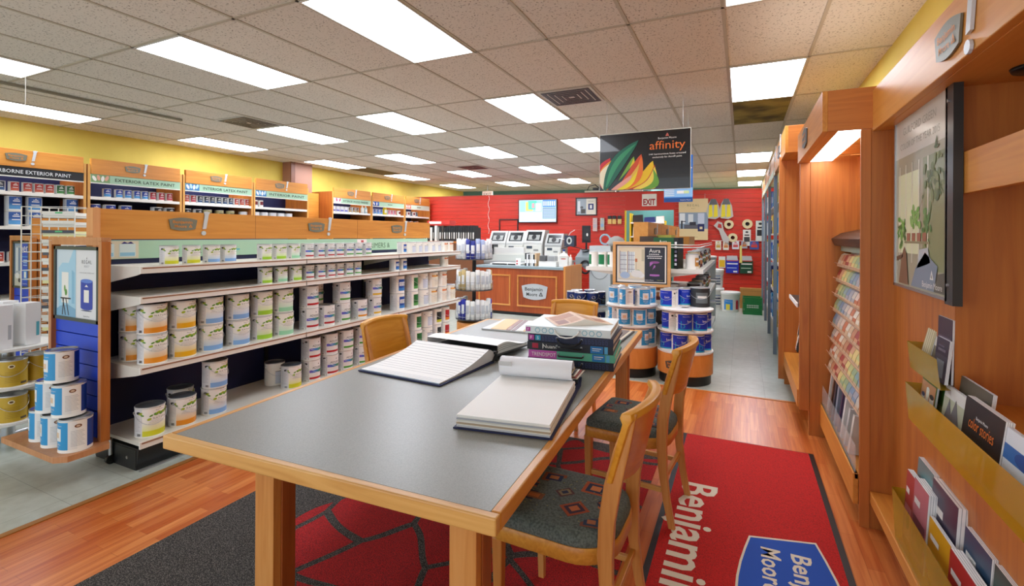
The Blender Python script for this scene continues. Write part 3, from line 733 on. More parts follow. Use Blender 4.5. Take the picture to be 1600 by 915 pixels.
def poster_ben(k, x0, x1, z0, z1, y):
    Wd, H = x1 - x0, z1 - z0
    def R(a, b_, c, d, m, e=0): k.add([(x0 + a * Wd, y - e, z0 + c * H), (x0 + b_ * Wd, y - e, z0 + c * H), (x0 + b_ * Wd, y - e, z0 + d * H), (x0 + a * Wd, y - e, z0 + d * H)], [(0, 1, 2, 3)], m)
    R(0, 1, 0, 1, mat('#8fa6c4', .5)); R(.04, .5, .3, .95, mat('#a9b4c0', .5), .0006); R(.12, .22, .35, .9, mat('#e4ebf0', .5), .001); R(.3, .42, .35, .9, mat('#6d86ac', .5), .001)
    R(0, .52, 0, .28, mat('#c8c8bc', .5), .0008); k.add([(x0 + a * Wd, y - .0014, z0 + c * H) for a, c in ell(.2, .24, .14, .07)], [tuple(range(16))], mat('#e6e8ea', .5)); k.add([(x0 + a * Wd, y - .0016, z0 + c * H) for a, c in ell(.36, .13, .1, .05)], [tuple(range(16))], mat('#3c4450', .5))
    R(.52, 1, 0, 1, mat('#1f52c8', .4), .0008)
    k.text('ben.', .13, (x0 + .75 * Wd, y - .0016, z0 + .80 * H), (1, 0, 0), (0, 0, 1), WHITE); R(.54, .98, .68, .70, mat('#5fb0e8', .4), .0014)
    for q in (.6, .54, .48): R(.62, .88, q, q + .025, mat('#a8ccf0', .4), .0014)
    R(.63, .87, .14, .40, mat('#4b9ae0', .4), .0014); R(.68, .82, .2, .34, WHITE, .0018); k.text('Benjamin Moore', .014, (x0 + .75 * Wd, y - .0016, z0 + .05 * H), (1, 0, 0), (0, 0, 1), WHITE)
endcap('orange wood endcap display with a framed REGAL paint poster and blue slat back', -4.28, 1.655, poster_regal)
REG = ('regal',)
rr = -1.05
for i, (x, y, s, lab) in enumerate([(-3.66, 1.545, 0, 'right bottom'), (-3.84, 1.535, 0, 'middle bottom'), (-4.02, 1.545, 0, 'left bottom'), (-3.74, 1.545, 1, 'right middle-level'), (-3.925, 1.54, 1, 'left middle-level'), (-3.83, 1.545, 2, 'single top')]):
    can(REG, GAL[0], GAL[1], x, y, .196 + s * GAL[1], (-1.72, -1.9, -1.95, -1.66, -1.85, -1.62)[i], 'light blue paint can, %s one in the pyramid on the endcap platform' % lab, 'light blue cans on the endcap platform', hand=False)

# ------------------------------------------------------------------ left wall cabinets
FX = -7.9
def wall_bay(label, y0, y1, sign, signm=MINT, pic=('#d88a7a', '#e8d8a0'), back=NAVY, z1=2.0, z2=1.585, slots=None, top=2.51):
    t = thing('wall_cabinet', label, 'wall cabinet', (0, 0, 0))
    for nm, (a, c) in {'side_panel': (y0, y0 + .03), 'side_panel.001': (y1 - .03, y1)}.items():
        k = MB(); k.box(XL + .01, FX, a, c, 0, 2.43, W_V); k.box(FX, FX + .002, a, c, 0, 2.43, wood('post_edge_wood', ['#d89a48', '#e2ac5c', '#e8b86c'], 'z') if 0 else mat('#dfa657', .5)); k.build('side_panel', t)
    k = MB(); k.box(XL + .01, XL + .03, y0 + .03, y1 - .03, 0, 2.3, back); k.build('back_panel', t)
    k = MB(); k.box(FX - .03, FX + .012, y0 + .035, y1 - .035, 2.302, top, W_Y); k.build('header_board', t, bevel=.002)
    plaque(t, (FX + .013, (y0 + y1) / 2 - .08, top - .095), UY, UZ, .20, .095)
    k = MB(); k.box(FX - .03, FX + .006, y0 + .03, y1 - .03, 2.188, 2.30, signm); k.box(FX - .03, FX + .007, y0 + .03, y1 - .03, 2.178, 2.19, LIP)
    dark = signm is not MINT
    if pic:
        k.box(FX + .006, FX + .008, y0 + .035, y0 + .25, 2.195, 2.295, mat(pic[0], .5))
        for q in range(4): k.flat(ell(y0 + .07 + q * .048, 2.245 + (q % 2) * .012, .02, .04, 10, .5 - q * .3), (FX + .0088, 0, 0), UY, UZ, mat(pic[1] if q % 2 else '#f0eee6', .5))
    BOLD[0] = .012
    if not sign: k.box(FX + .006, FX + .0085, (y0 + y1) / 2 - .05, (y0 + y1) / 2 + .12, 2.235, 2.255, mat('#6a7c68', .6))
    else: k.text(sign, .062, (FX + .0085, (y0 + y1) / 2 + (.10 if pic else 0), 2.222), UY, UZ, mat('#dfe3e6', .5) if dark else mat('#33402c', .6), 'c', 1.05, width=min(y1 - y0 - .42 if pic else y1 - y0 - .12, .9))
    k.build('sign_strip', t); BOLD[0] = 0
    for z in (z1, z2, 1.15, .72, .28):
        k = MB(); k.box(XL + .03, FX - .015, y0 + .03, y1 - .03, z - .02, z, SHELF); k.box(FX - .015, FX - .003, y0 + .03, y1 - .03, z - .04, z + .001, LIP); k.build('shelf', t)
    k = MB(); k.box(XL + .03, FX - .02, y0 + .03, y1 - .03, 0, .1, BLACK); k.build('kick_base', t)
    return t
DKS = mat('#15191e', .45)
wall_bay('orange wood wall cabinet under a black WATERBORNE EXTERIOR PAINT sign', 2.20, 3.435, '& WATERBORNE EXTERIOR PAINT', DKS, None)
wall_bay('orange wood wall cabinet under a mint EXTERIOR LATEX PAINT sign', 3.45, 4.66, 'EXTERIOR LATEX PAINT', MINT, ('#7fa06a', '#e0a48c'))
wall_bay('orange wood wall cabinet under a mint INTERIOR LATEX PAINT sign', 4.675, 5.88, 'INTERIOR LATEX PAINT', MINT, ('#3f7fb8', '#b8d8f0'))
wall_bay('orange wood wall cabinet under an INTERIOR PAINT sign, beside the brown column', 5.895, 7.11, 'INTERIOR PAINT', MINT, ('#3f7fb8', '#b8d8f0'))
k = MB(); k.box(-8.3, -8.27, 7.14, 7.72, 0, 2.385, W_Y); k.build('filler_panel', label='plain orange wood filler panel between the two banks of wall cabinets', cat='panel')
wall_bay('orange wood wall cabinet with the first mint sign past the filler panel', 7.74, 8.95, 'INTERIOR WOOD FINISHES', MINT, ('#e8e4e0', '#c0407a'), z2=1.72)
wall_bay('orange wood wall cabinet with a short yellow and black bottle on its shelf', 8.965, 10.2, '', MINT, ('#1c3c8a', '#3a6ac0'), z2=1.72)
wall_bay('orange wood wall cabinet nearest the red wall', 10.215, 11.33, '', mat('#cfe0cc', .5), ('#e06a5a', '#e8a090'), z2=1.72)
C_RED, C_GRN, C_DKB, C_BLU, C_SKY, C_MAR, C_BLK, C_OLV, C_WHB, C_WHR = ('label', '#a8241c', '#c05a44'), ('label', '#1f5a2c', '#4a8a4c'), ('label', '#16243c', '#3a5a8a'), ('label', '#1c3c9c', '#4f9ad8'), ('label', '#2a5aa8', '#58a0dc'), ('label', '#a01c2c', '#c04a5a'), ('label', '#16202c', '#2c4c74'), ('solid', mat('#a8a070', .5), '#4a5048'), ('label', '#e6e8f0', '#5a5ac0'), ('block', '#7a1c28', '#e8e8e8', '')
for kk, nm in {C_RED: 'orange-red', C_GRN: 'dark green', C_DKB: 'dark navy', C_BLU: 'bright blue', C_SKY: 'sky blue', C_MAR: 'maroon', C_BLK: 'black-labelled', C_OLV: 'olive', C_WHB: 'white purple-striped', C_WHR: 'white with maroon block'}.items(): CN[kk] = nm
def wrow(items, z, size, where, x=-8.0, n2=1):
    for i, (kd, y) in enumerate(items):
        for s in range(n2):
            can(kd, size[0], size[1], x, y, z + s * size[1], -.1 + random.uniform(-.15, .15), '%s can, %s along %s%s' % (CN[kd], ORD[i], where, '' if n2 == 1 else (', upper', ', lower')[s == 0]), 'small cans in the left wall cabinets', 1)
Q2 = (.05, .125); G2 = (.078, .185)
wrow([(C_DKB, 2.63), (C_RED, 2.753), (C_RED, 2.876), (C_RED, 2.985), (C_RED, 3.09), (C_GRN, 3.195), (C_GRN, 3.30), (C_GRN, 3.36)][:7], 2.0, Q2, 'the shelf under the black sign')
wrow([(C_SKY, 2.55), (C_SKY, 2.761), (C_SKY, 2.953)], 1.585, G2, 'the second shelf under the black sign', -8.03, 2)
wrow([(C_SKY, 3.323)], 1.77, G2, 'the raised spot under the black sign', -8.03)
b = MB(); b.box(-8.12, -7.94, 3.12, 3.40, 1.586, 1.77, mat('#1a2a55', .5)); b.box(-8.13, -7.93, 3.11, 3.41, 1.755, 1.769, mat('#2c6aa0', .5)); b.build('storage_box', label='dark blue box under the raised sky blue can', cat='box')
wrow([(C_RED, 2.5), (C_RED, 2.62), (C_RED, 2.75), (C_WHR, 2.87)], 1.15, (.055, .13), 'the third shelf under the black sign')
wrow([(C_BLU, 3.711), (C_BLU, 3.853), (C_BLU, 3.964), (C_BLU, 4.075), (C_BLU, 4.18), (C_MAR, 4.287), (C_MAR, 4.403), (C_MAR, 4.522)], 2.0, Q2, 'the shelf under the exterior latex sign')
wrow([(C_BLU, 3.57), (C_BLU, 3.751), (C_BLU, 3.951), (C_BLK, 4.366), (C_BLK, 4.54)], 1.72, G2, 'the second shelf under the exterior latex sign', -8.03)
wrow([(C_RED, 4.775), (C_MAR, 4.88), (C_BLK, 4.985), (C_BLK, 5.09), (C_BLK, 5.193), (C_BLK, 5.30), (C_BLK, 5.405), (C_BLK, 5.51), (C_RED, 5.615), (C_RED, 5.72), (C_RED, 5.82)], 2.0, Q2, 'the shelf under the interior latex sign')
wrow([(C_BLK, 4.80), (C_BLK, 4.98), (C_OLV, 5.14), (C_OLV, 5.345), (C_OLV, 5.539), (C_WHB, 5.78)], 1.72, (.07, .185), 'the second shelf under the interior latex sign', -8.03)
wrow([(C_WHR, 5.99), (C_WHR, 6.10)], 2.0, Q2, 'the shelf beside the brown column')
wrow([(C_WHB, 6.01), (C_WHB, 6.19), (C_WHB, 6.37), (C_WHB, 6.55), (C_WHB, 6.73)], 1.72, (.078, .19), 'the second shelf beside the brown column', -8.03)
for z2_, ya, yb in ((1.72, 3.48, 4.63), (1.72, 4.705, 5.85), (1.72, 5.925, 7.08)):
    k = MB(); k.box(XL + .03, FX - .02, ya, yb, z2_ - .018, z2_ - .001, SHELF); k.build('shelf', label='white shelf board with gallon cans behind the long header, from y %d' % 1 if 0 else {3.48: 'white shelf board below the exterior latex quarts', 4.705: 'white shelf board below the interior latex quarts', 5.925: 'white shelf board beside the brown column'}[ya], cat='shelf board')
C_BRN, C_ORN, C_PNK = ('label', '#6a3c1c', '#a88a4c'), ('label', '#c86a1c', '#e0a050'), ('label', '#c04a6a', '#e08aa0'); CN[C_BRN] = 'brown'; CN[C_ORN] = 'orange'; CN[C_PNK] = 'pink'
wrow([(C_WHB, 7.86), (C_WHB, 7.98), (C_WHB, 8.10), (C_WHB, 8.22), (C_BRN, 8.34), (C_BRN, 8.46), (C_BRN, 8.58)], 2.0, Q2, 'the shelf under the wood finishes sign')
wrow([(C_ORN, 7.86), (C_ORN, 7.98), (C_ORN, 8.10), (C_ORN, 8.22), (C_ORN, 8.34), (C_ORN, 8.46), (C_ORN, 8.58)], 1.72, Q2, 'the second shelf under the wood finishes sign')
wrow([(C_SKY, 9.06), (C_SKY, 9.17), (C_SKY, 9.28), (C_SKY, 9.39), (C_PNK, 9.68), (C_PNK, 9.79), (C_PNK, 9.90), (C_WHR, 10.08)], 2.0, Q2, 'the shelf of the stains cabinet')
wrow([(C_SKY, 9.06), (C_SKY, 9.17), (C_SKY, 9.28), (C_SKY, 9.39), (C_BLK, 9.6), (C_BLK, 9.75), (C_BLK, 9.90)], 1.72, Q2, 'the second shelf of the stains cabinet')
wrow([(C_BLK, 10.33), (C_WHR, 10.46), (C_BLK, 10.58), (C_WHR, 10.7), (C_BLK, 10.82)], 2.0, Q2, 'the shelf nearest the red wall')
wrow([(C_BRN, 10.4), (C_ORN, 10.58), (C_ORN, 10.82)], 1.72, (.07, .15), 'the second shelf nearest the red wall')
def bottle(x, y, z, r, h, m, cap, label, grp=None):
    t = thing('bottle', label, 'bottle', (x, y, z), 0, grp)
    k = MB(); k.lathe([(r * .9, 0), (r, .006), (r, h * .66), (r * .85, h * .74), (r * .35, h * .84), (r * .33, h * .88)], m, 16); k.build('bottle_body', t)
    k = MB(); k.lathe([(r * .42, h * .88), (r * .42, h * .985), (r * .38, h)], cap, 14); k.build('cap', t)
    k = MB(); k.lathe([(r * 1.01, h * .2), (r * 1.01, h * .55)], mat('#f0efe8', .5), 16, caps=False, a0=-.9, a1=.9); k.build('bottle_label', t)
    return t
bottle(-7.98, 9.52, 2.001, .05, .22, mat('#e0cc1c', .35), BLACK, 'yellow bottle with a black cap on the stains cabinet shelf')
bottle(-8.0, 8.76, 2.001, .04, .17, mat('#d7dadd', .35), WHITE, 'white bottle, left one on the wood finishes shelf'); bottle(-8.0, 8.87, 2.001, .04, .17, mat('#a8c4d0', .35), WHITE, 'pale blue bottle, right one on the wood finishes shelf')

# ------------------------------------------------------------------ things at far left
endcap('orange wood endcap at the left edge with a blue ben paint poster', -7.05, 2.40, poster_ben, .46, False)
t = thing('shelving_unit', 'rear shelving run with orange header behind the wire rack', 'shelving', (0, 0, 0))
k = MB(); k.box(-6.72, -6.68, 2.45, 5.6, 1.44, 1.66, W_Y); k.box(-6.9, -6.5, 2.46, 2.50, 0.0, 1.44, W_V); k.build('header_board', t)
k = MB(); k.box(-6.72, -6.68, 2.5, 5.6, .1, 1.44, NAVY); k.build('back_panel', t)
for z in (.18, .65, 1.08):
    k = MB(); k.box(-6.68, -6.22, 2.5, 5.6, z - .03, z, SHELF); k.build('shelf', t)
k = MB(); k.box(-6.7, -6.25, 2.5, 5.6, 0, .148, BLACK); k.build('kick_base', t)
# round three tier display with yellow cans and white boxes
def round_display(label, x, y, r, tiers, drum=True, name='round_display', plq=True, discm=WHITE, rz=0, wire=False):
    t = thing(name, label, 'round display', (x, y, 0), rz)
    k = MB()
    if drum:
        k.lathe([(r * .93, 0), (r * .93, .10)], mat('#1c1a18', .4), 40); k.build('plinth', t)
        k = MB(); k.lathe([(r, .10), (r, tiers[0] - .03), (r * .98, tiers[0] - .012)], W_X if 0 else mat_drum, 40); k.build('drum', t)
        if plq:
            a = -PI / 2 - .3; U = Vector((cos(a + PI / 2), sin(a + PI / 2), 0)); O = Vector((cos(a) * r * 1.002, sin(a) * r * 1.002, .20))
            plaque(t, O, U, UZ, .17, .09, False, mat('#5a5048', .5))
    for z in tiers:
        k = MB(); k.lathe([(0, -.016), (r * .98, -.016), (r * 1.01, -.01), (r * 1.01, .004), (r * .985, .004), (r * .985, 0), (0, 0)], discm, 40, (0, 0, z), False, caps=False); k.build('disc', t)
    k = MB(); k.cyl((0, 0, tiers[0] if drum else 0), (0, 0, tiers[-1]), .04, METAL, 14); k.build('column', t)
    if not drum:
        k = MB()
        for i in range(3):
            a = 2 * PI * i / 3; k.cyl((0, 0, .05), (r * .9 * cos(a), r * .9 * sin(a), .02), .012, METAL)
        k.build('feet', t)
    return t
mat_drum = wood('drum_wood', ['#d07c34', '#dd8e42', '#e69c50'], 'z', .4, 14, 3)
round_display('white round tiered display of yellow cans at the left edge', -4.78, 1.62, .27, [.19, .435, .70], False, plq=False)
YL = ('yellow',)
for s, z in enumerate((.0, .19, .435)):
    for i, a in enumerate((-1.2, -.2, .85, -2.3)):
        if s == 0: z = .19 - .0; continue
        can(YL, .08, .19, -4.78 + .17 * cos(a), 1.62 + .17 * sin(a), z, a, 'gold-yellow can, %s on the %s tier of the left edge display' % (['front one', 'right one', 'rear right one', 'front left one'][i], ['', 'lower', 'upper'][s]), 'yellow cans at the left edge')
t = None
for i, (x, y, w_, h_, m_) in enumerate([(-4.63, 1.52, .10, .30, '#f0f1f2'), (-4.745, 1.475, .10, .30, '#f2f3f3'), (-4.86, 1.43, .09, .29, '#eef0f0'), (-4.66, 1.68, .1, .3, '#ecedee'), (-4.80, 1.61, .1, .31, '#f3f3f3')]):
    t = thing('carton', 'tall white carton, %s of the group on the left edge display' % ['rightmost', 'middle', 'leftmost', 'rear right', 'rear'][i], 'carton', (x, y, .7015), .35, 'white cartons at the left edge')
    k = MB(); k.box(-w_ / 2, w_ / 2, -.05, .05, 0, h_, mat(m_, .5)); k.box(-w_ / 2 + .01, w_ / 2 - .01, -.0512, -.05, h_ * .03, h_ * .04, mat('#9ea4a8', .5)); k.build('carton_body', t, bevel=.002)
    k = MB(); k.box(-w_ / 2, w_ / 2, -.0505, -.05, .0, .0, WHITE) if 0 else k.box(w_ / 2, w_ / 2 + .0008, .02, .04, .06, .16, mat('#5ab0c0' if i % 2 else '#b8bcc0', .5)); k.build('carton_label', t)
b = MB()
b.box(-5.02, -4.9, 1.50, 1.62, .7015, 1.02, mat('#c9cdd0', .5)); b.box(-5.02, -4.9, 1.499, 1.5, .95, 1.0, mat('#20388c', .5)); b.build('product_box', label='white box with a dark blue flap at the left edge', cat='box')
# wire literature rack
t = thing('wire_rack', 'tall white wire rack with shelves of flat packets behind the poster endcap', 'wire rack', (-5.75, 2.32, 0), .55)
k = MB(); WW = mat('#e4e2da', .4)
for x in (-.22, -.14, -.06, .22):
    for y in (-.16, .14): k.cyl((x, y, .02), (x, y, 1.74), .005 if x in (-.22, .22) else .004, WW, 6)
for z in [.1 + .082 * i for i in range(21)]:
    k.tube([(-.22, -.16, z), (.22, -.16, z), (.22, .14, z), (-.22, .14, z)], .0032, WW, 5, closed=True)
    k.cyl((-.14, -.16, z), (-.14, .14, z), .003, WW, 5)
k.build('wire_frame', t)
for i in range(14):
    z = 1.70 - i * .085
    k = MB(); k.box(-.05, .212, -.155, .13, z - .058, z - .012, mat(['#f0eee6', '#e2dfd6', '#e8e4a8', '#d8d4ca', '#50545c'][i % 5], .5)); k.box(-.05, .215, -.165, -.16, z - .028, z, mat(['#e2dfd6', '#e2dfd6', '#3c4048', '#d8d4ca'][i % 4], .5)); k.box(.06, .12, -.1662, -.165, z - .02, z - .006, mat(['#58b878', '#e4e2da', '#58b878', '#c05ab0'][i % 4], .5)); k.build('shelf_edge', t)

# ------------------------------------------------------------------ reading table
def rotz(a, c=(0, 0, 0)):
    c = Vector(c); return Matrix.Translation(c) @ Matrix.Rotation(a, 4, 'Z')
TA = math.radians(2.6)
T = thing('reading_table', 'long grey-topped table with an oak edge in the middle of the floor', 'table', (-.575, 1.128, 0), TA)
TWd, TLn = 1.345, 2.76      # local: x from -TWd to 0, y from 0 to TLn
k = MB(); k.box(-TWd + .03, -.03, .03, TLn - .03, .735, .7605, M_TABLE); k.build('table_top', T)
k = MB(); 
for (a, c, d, e, m_) in ((-TWd, 0, 0, .03, OAK_X), (-TWd, 0, TLn - .03, TLn, OAK_X), (-TWd, -TWd + .03, .03, TLn - .03, OAK_Y), (-.03, 0, .03, TLn - .03, OAK_Y)):
    k = MB(); k.box(a, c, d, e, .712, .762, m_); k.build('edge_band', T, bevel=.005)
k = MB(); k.box(-.95, -.09, .20, .225, .64, .712, OAK_X); k.box(-.95, -.09, TLn - .3, TLn - .27, .64, .712, OAK_X); k.box(-.95, -.93, .2, TLn - .3, .64, .712, OAK_Y); k.box(-.115, -.09, .2, TLn - .3, .64, .712, OAK_Y)
k.build('apron', T)
for (x, y) in ((-.955, .06), (-.185, .06), (-.955, TLn - .19), (-.185, TLn - .19)):
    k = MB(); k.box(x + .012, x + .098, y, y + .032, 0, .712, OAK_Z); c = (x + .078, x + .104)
    k.box(min(c), max(c), y + .032, y + .09, 0, .712, wood('oak_brown_board', ['#8c4a22', '#a0582a', '#b06636'], 'z')); k.build('leg', T, bevel=.002)  # side board of each leg in a browner wood than the front board

# ------------------------------------------------------------------ chairs
def smooth_outline(w_, d, rb=.16, rf=.05, n=7):
    """seat outline, front at +x, back (round) at -x"""
    P = []
    def arc(cx, cy, r, a0, a1):
        for i in range(n + 1):
            a = a0 + (a1 - a0) * i / n; P.append((cx + r * cos(a), cy + r * sin(a)))
    arc(d / 2 - rf, w_ / 2 - rf, rf, 0, PI / 2); arc(-d / 2 + rb, w_ / 2 - rb, rb, PI / 2, PI); arc(-d / 2 + rb, -w_ / 2 + rb, rb, PI, 1.5 * PI); arc(d / 2 - rf, -w_ / 2 + rf, rf, 1.5 * PI, 2 * PI)
    return P
def make_chair(label, loc, rz, H=.93):
    t = thing('dining_chair', label, 'chair', loc, rz, 'oak chairs around the reading table')
    out = smooth_outline(.44, .44, .15, .03); n = len(out)
    def layers(m, prof, nm):
        k = MB(); pts = []
        for s, z in prof:
            for a, c in out: pts.append((a * s, c * s, z))
        fs = [(j * n + i, j * n + (i + 1) % n, (j + 1) * n + (i + 1) % n, (j + 1) * n + i) for j in range(len(prof) - 1) for i in range(n)]
        k.add(pts, fs, m, True); k.add(pts[:n], [tuple(range(n - 1, -1, -1))], m); k.add(pts[-n:], [tuple(range(n))], m, True); return k
    k = layers(M_FAB, [(.97, .452), (.985, .465), (.97, .485), (.92, .497), (.80, .503), (.5, .506)], 'cushion')
    zt = .5075
    MS = 1.25
    for (x, y, w_, h_, r, c1, c2, c3) in ((.10, -.10, .075, .055, .1, '#8a4a2c', '#1c2a4c', '#b06a3c'), (.12, .06, .085, .05, .05, '#2a3648', '#8a5a3c', '#c0703c'), (-.05, .08, .07, .06, .8, '#9a4a2c', '#3c2a3c', '#b8683c'), (-.08, -.09, .08, .07, 0, '#a8502c', '#26304c', '#c87a48'), (.02, -.01, .05, .04, .8, '#5a3a3c', '#8a7a5c', '#2a3450'), (.13, .15, .05, .04, .3, '#1c2634', '#8a4a34', '#3c5064'), (-.13, .13, .06, .05, .2, '#7a4a38', '#2c3c54', '#a86844'), (-.13, -.0, .045, .045, .78, '#b0643c', '#2c2c44', '#8a4a2c'), (.15, -.02, .05, .045, 0, '#31405a', '#b0603c', '#26304c')):
        for q, (s, cc) in enumerate(((1, c1), (.72, c2), (.4, c3))):
            k.flat([(x + (a * cos(r) - c * sin(r)), y + (a * sin(r) + c * cos(r))) for a, c in rect(-w_ * s * MS / 2, w_ * s * MS / 2, -h_ * s * MS / 2, h_ * s * MS / 2)], (0, 0, zt - .0006 + q * .0004 - .012 * ((abs(x) / .22) ** 4 + (abs(y) / .22) ** 4)), (1, 0, 0), (0, 1, 0), mat(cc, .9))
    rnd = random.Random(4)
    for q in range(46):
        x, y = rnd.uniform(-.16, .17), rnd.uniform(-.17, .17); k.flat(ell(x, y, .0035, .0035, 5), (0, 0, zt + .0002 - .012 * ((abs(x) / .22) ** 4 + (abs(y) / .22) ** 4)), (1, 0, 0), (0, 1, 0), mat('#8e8a58', .9))
    k.build('seat_cushion', t)
    layers(OAK_Y, [(.965, .395), (1.0, .40), (1.0, .448), (.985, .453)], 'frame').build('seat_frame', t)
    for s in (-1, 1):
        k = MB(); k.rib([(.195, s * .195, 0), (.198, s * .195, .2), (.2, s * .195, .40)], [.026, .032, .038], [.026, .034, .042], OAK_Z); k.build('leg', t, bevel=.004)
        k = MB(); pth = [(-.255, s * .19, 0), (-.225, s * .19, .15), (-.205, s * .19, .30), (-.198, s * .19, .44), (-.203, s * .19, .56), (-.222, s * .19, .68), (-.25, s * .188, .80), (-.285, s * .185, H)]
        k.rib(pth, [.026, .028, .03, .032, .03, .028, .026, .024], [.032, .036, .042, .052, .054, .056, .05, .03], OAK_Z); k.build('leg', t, bevel=.005)
        k = MB(); k.box(-.20, .185, s * .195 - .009, s * .195 + .009, .19, .215, OAK_X); k.build('stretcher', t, bevel=.003)
    k = MB(); k.box(-.214, -.194, -.185, .185, .235, .26, OAK_Y); k.build('stretcher', t, bevel=.003)
    k = MB(); NV = 12
    def sec(v):      # back board cross-section at v in -1..1 : bowed backwards, thick top rail
        bow = -.05 * (1 - v * v)
        z0 = .675 + .02 * v * v; z1 = H + .012 * (1 - v * v)
        x0, x1 = -.215 + bow, -.268 + bow
        return [(x0 - .006, z0), (x0 + .010, z0), (x1 + .012, z1 - .035), (x1 + .020, z1 - .016), (x1 + .014, z1), (x1 - .016, z1), (x1 - .02, z1 - .02), (x1 - .008, z1 - .04)]
    pts = []
    for j in range(NV + 1):
        v = -1 + 2 * j / NV
        for (x, z) in sec(v): pts.append((x, v * .212, z))
    m8 = 8
    fs = [(j * m8 + i, j * m8 + (i + 1) % m8, (j + 1) * m8 + (i + 1) % m8, (j + 1) * m8 + i) for j in range(NV) for i in range(m8)] + [tuple(range(m8 - 1, -1, -1)), tuple(range(NV * m8, NV * m8 + m8))]
    k.add(pts, fs, BACK_O, True); k.build('backrest', t, bevel=.002)
    return t
ch = make_chair('oak chair with a patterned grey seat, nearest the viewer at the right of the table', (-.595, 1.785, 0), PI - .03)
copy_thing(ch, (-.545, 2.80, 0), PI - .10, 'oak chair with a patterned grey seat, second along the right of the table')
copy_thing(ch, (-1.93, 2.62, 0), -.05, 'oak chair on the left side of the table, only its backrest in view')
copy_thing(ch, (-1.33, 3.80, 0), -PI / 2 - .05, 'oak chair at the far end of the table, behind the sample books')

# ------------------------------------------------------------------ rug and mat
b = MB(); b.box(-2.55, -.49, .2, 3.45, .0062, .012, M_RUG); b.build('floor_rug', label='charcoal rug with a big red flower under the table', cat='rug', bevel=.003)
t = thing('entrance_mat', 'red mat with white Benjamin lettering and a blue shield', 'mat', (0, 0, 0))
k = MB(); k.box(-.395, .45, .9, 3.90, .0062, .013, BLACK); k.build('rubber_border', t)
k = MB(); k.box(-.365, .42, .94, 3.885, .0132, .017, M_MAT)
Wt = mat('#ddd3bf', .9); BL = mat('#1c4fb0', .9)
BOLD[0] = .018
k.text('Benjamin Moore', .27, (-.31, 3.12, .0178), (0, -1, 0), (1, 0, 0), Wt, 'l', 1.0, width=1.95)
S = [(a, c) for a, c in shield(1.02, .40)]
k.flat([(a * 1.03, c * 1.05) for a, c in S], (.19, 2.24, .0176), (0, -1, 0), (1, 0, 0), Wt)
k.flat(S, (.19, 2.24, .0180), (0, -1, 0), (1, 0, 0), BL)
k.text('Benjamin', .115, (.215, 2.62, .0184), (0, -1, 0), (1, 0, 0), Wt, 'l', 1.0, width=.52); k.text('Moore', .115, (.09, 2.62, .0184), (0, -1, 0), (1, 0, 0), Wt, 'l', 1.0, width=.32)
k.build('mat_pile', t)
BOLD[0] = 0

# ------------------------------------------------------------------ books and boards on the table
TZ = .7608
# open sample binder with ruled pages
t = thing('sample_binder', 'large open sample binder with ruled white pages, left on the table', 'book', (-1.60, 2.02, TZ + .0025), -.06)
k = MB(); k.box(-.275, .275, -.01, .50, 0, .005, NAVY)
k.prism([(.53, .03), (.97, .012), (.97, .017), (.53, .035)], 'x', -.275, .275, BLACK)
k.prism([(.50, 0), (.53, .03), (.53, .036), (.50, .006)], 'x', -.275, .275, BLACK); k.build('cover', t)
def pz(v):      # page height over depth, first leaf block
    return .012 + .10 * (v ** 2.2) if v < .86 else .012 + .10 * (.86 ** 2.2) - (v - .86) * .32
k = MB(); n = 18; pr = [(.55 * i / n, pz(i / n)) for i in range(n + 1)]
poly = [(0, .006)] + pr + [(.545, .012), (.3, .006)]
k.add([(-.262, a, c) for a, c in poly], [tuple(range(len(poly)))], PAPER); k.add([(.262, a, c) for a, c in poly], [tuple(range(len(poly) - 1, -1, -1))], mat('#d5d6d8', .6))
k.grid(lambda u, v: (-.262 + .524 * u, .55 * v, pz(v)), 4, 26, PAPER); k.grid(lambda u, v: (-.262 + .524 * u, 0, .006 + .006 * v), 1, 1, mat('#b8c8dc', .6))
def strip(y, w_, m, x0=-.255, x1=.255): k.add([(x0, y, pz(y / .55) + .0006), (x1, y, pz(y / .55) + .0006), (x1, y + w_, pz((y + w_) / .55) + .0006), (x0, y + w_, pz((y + w_) / .55) + .0006)], [(0, 1, 2, 3)], m)
LN = mat('#8e9098', .6)
for i in range(13): strip(.10 + i * .030, .0022, LN)
for i in range(4): strip(.012 + i * .012, .0018, mat('#a9b4c4', .6))
k.build('page_block', t)
k = MB(); q = lambda v: .085 - .055 * v + .03 * sin(PI * min(1, v * 1.3)) * (1 - v)
n = 14
k.grid(lambda u, v: (-.262 + .524 * u, .565 + .385 * v, q(v)), 4, 18, PAPER)
po = [(.565, .036)] + [(.565 + .385 * i / n, q(i / n)) for i in range(n + 1)] + [(.95, .018)]
k.add([(.262, a, c) for a, c in po], [tuple(range(len(po) - 1, -1, -1))], mat('#e3e3e0', .6)); k.add([(-.262, a, c) for a, c in po], [tuple(range(len(po)))], PAPER)
for j in range(3): k.tube([(.2625, .565 + .385 * i / n, .036 + (q(i / n) - .036) * (.3 + .22 * j)) for i in range(n + 1)], .001, INK, 4)
k.build('page_block', t)
k = MB(); k.cyl((.268, .535, 0.004), (.268, .535, .055), .007, DKMET, 10); k.box(.255, .275, .52, .55, .045, .06, BLACK); k.build('binder_spine', t)
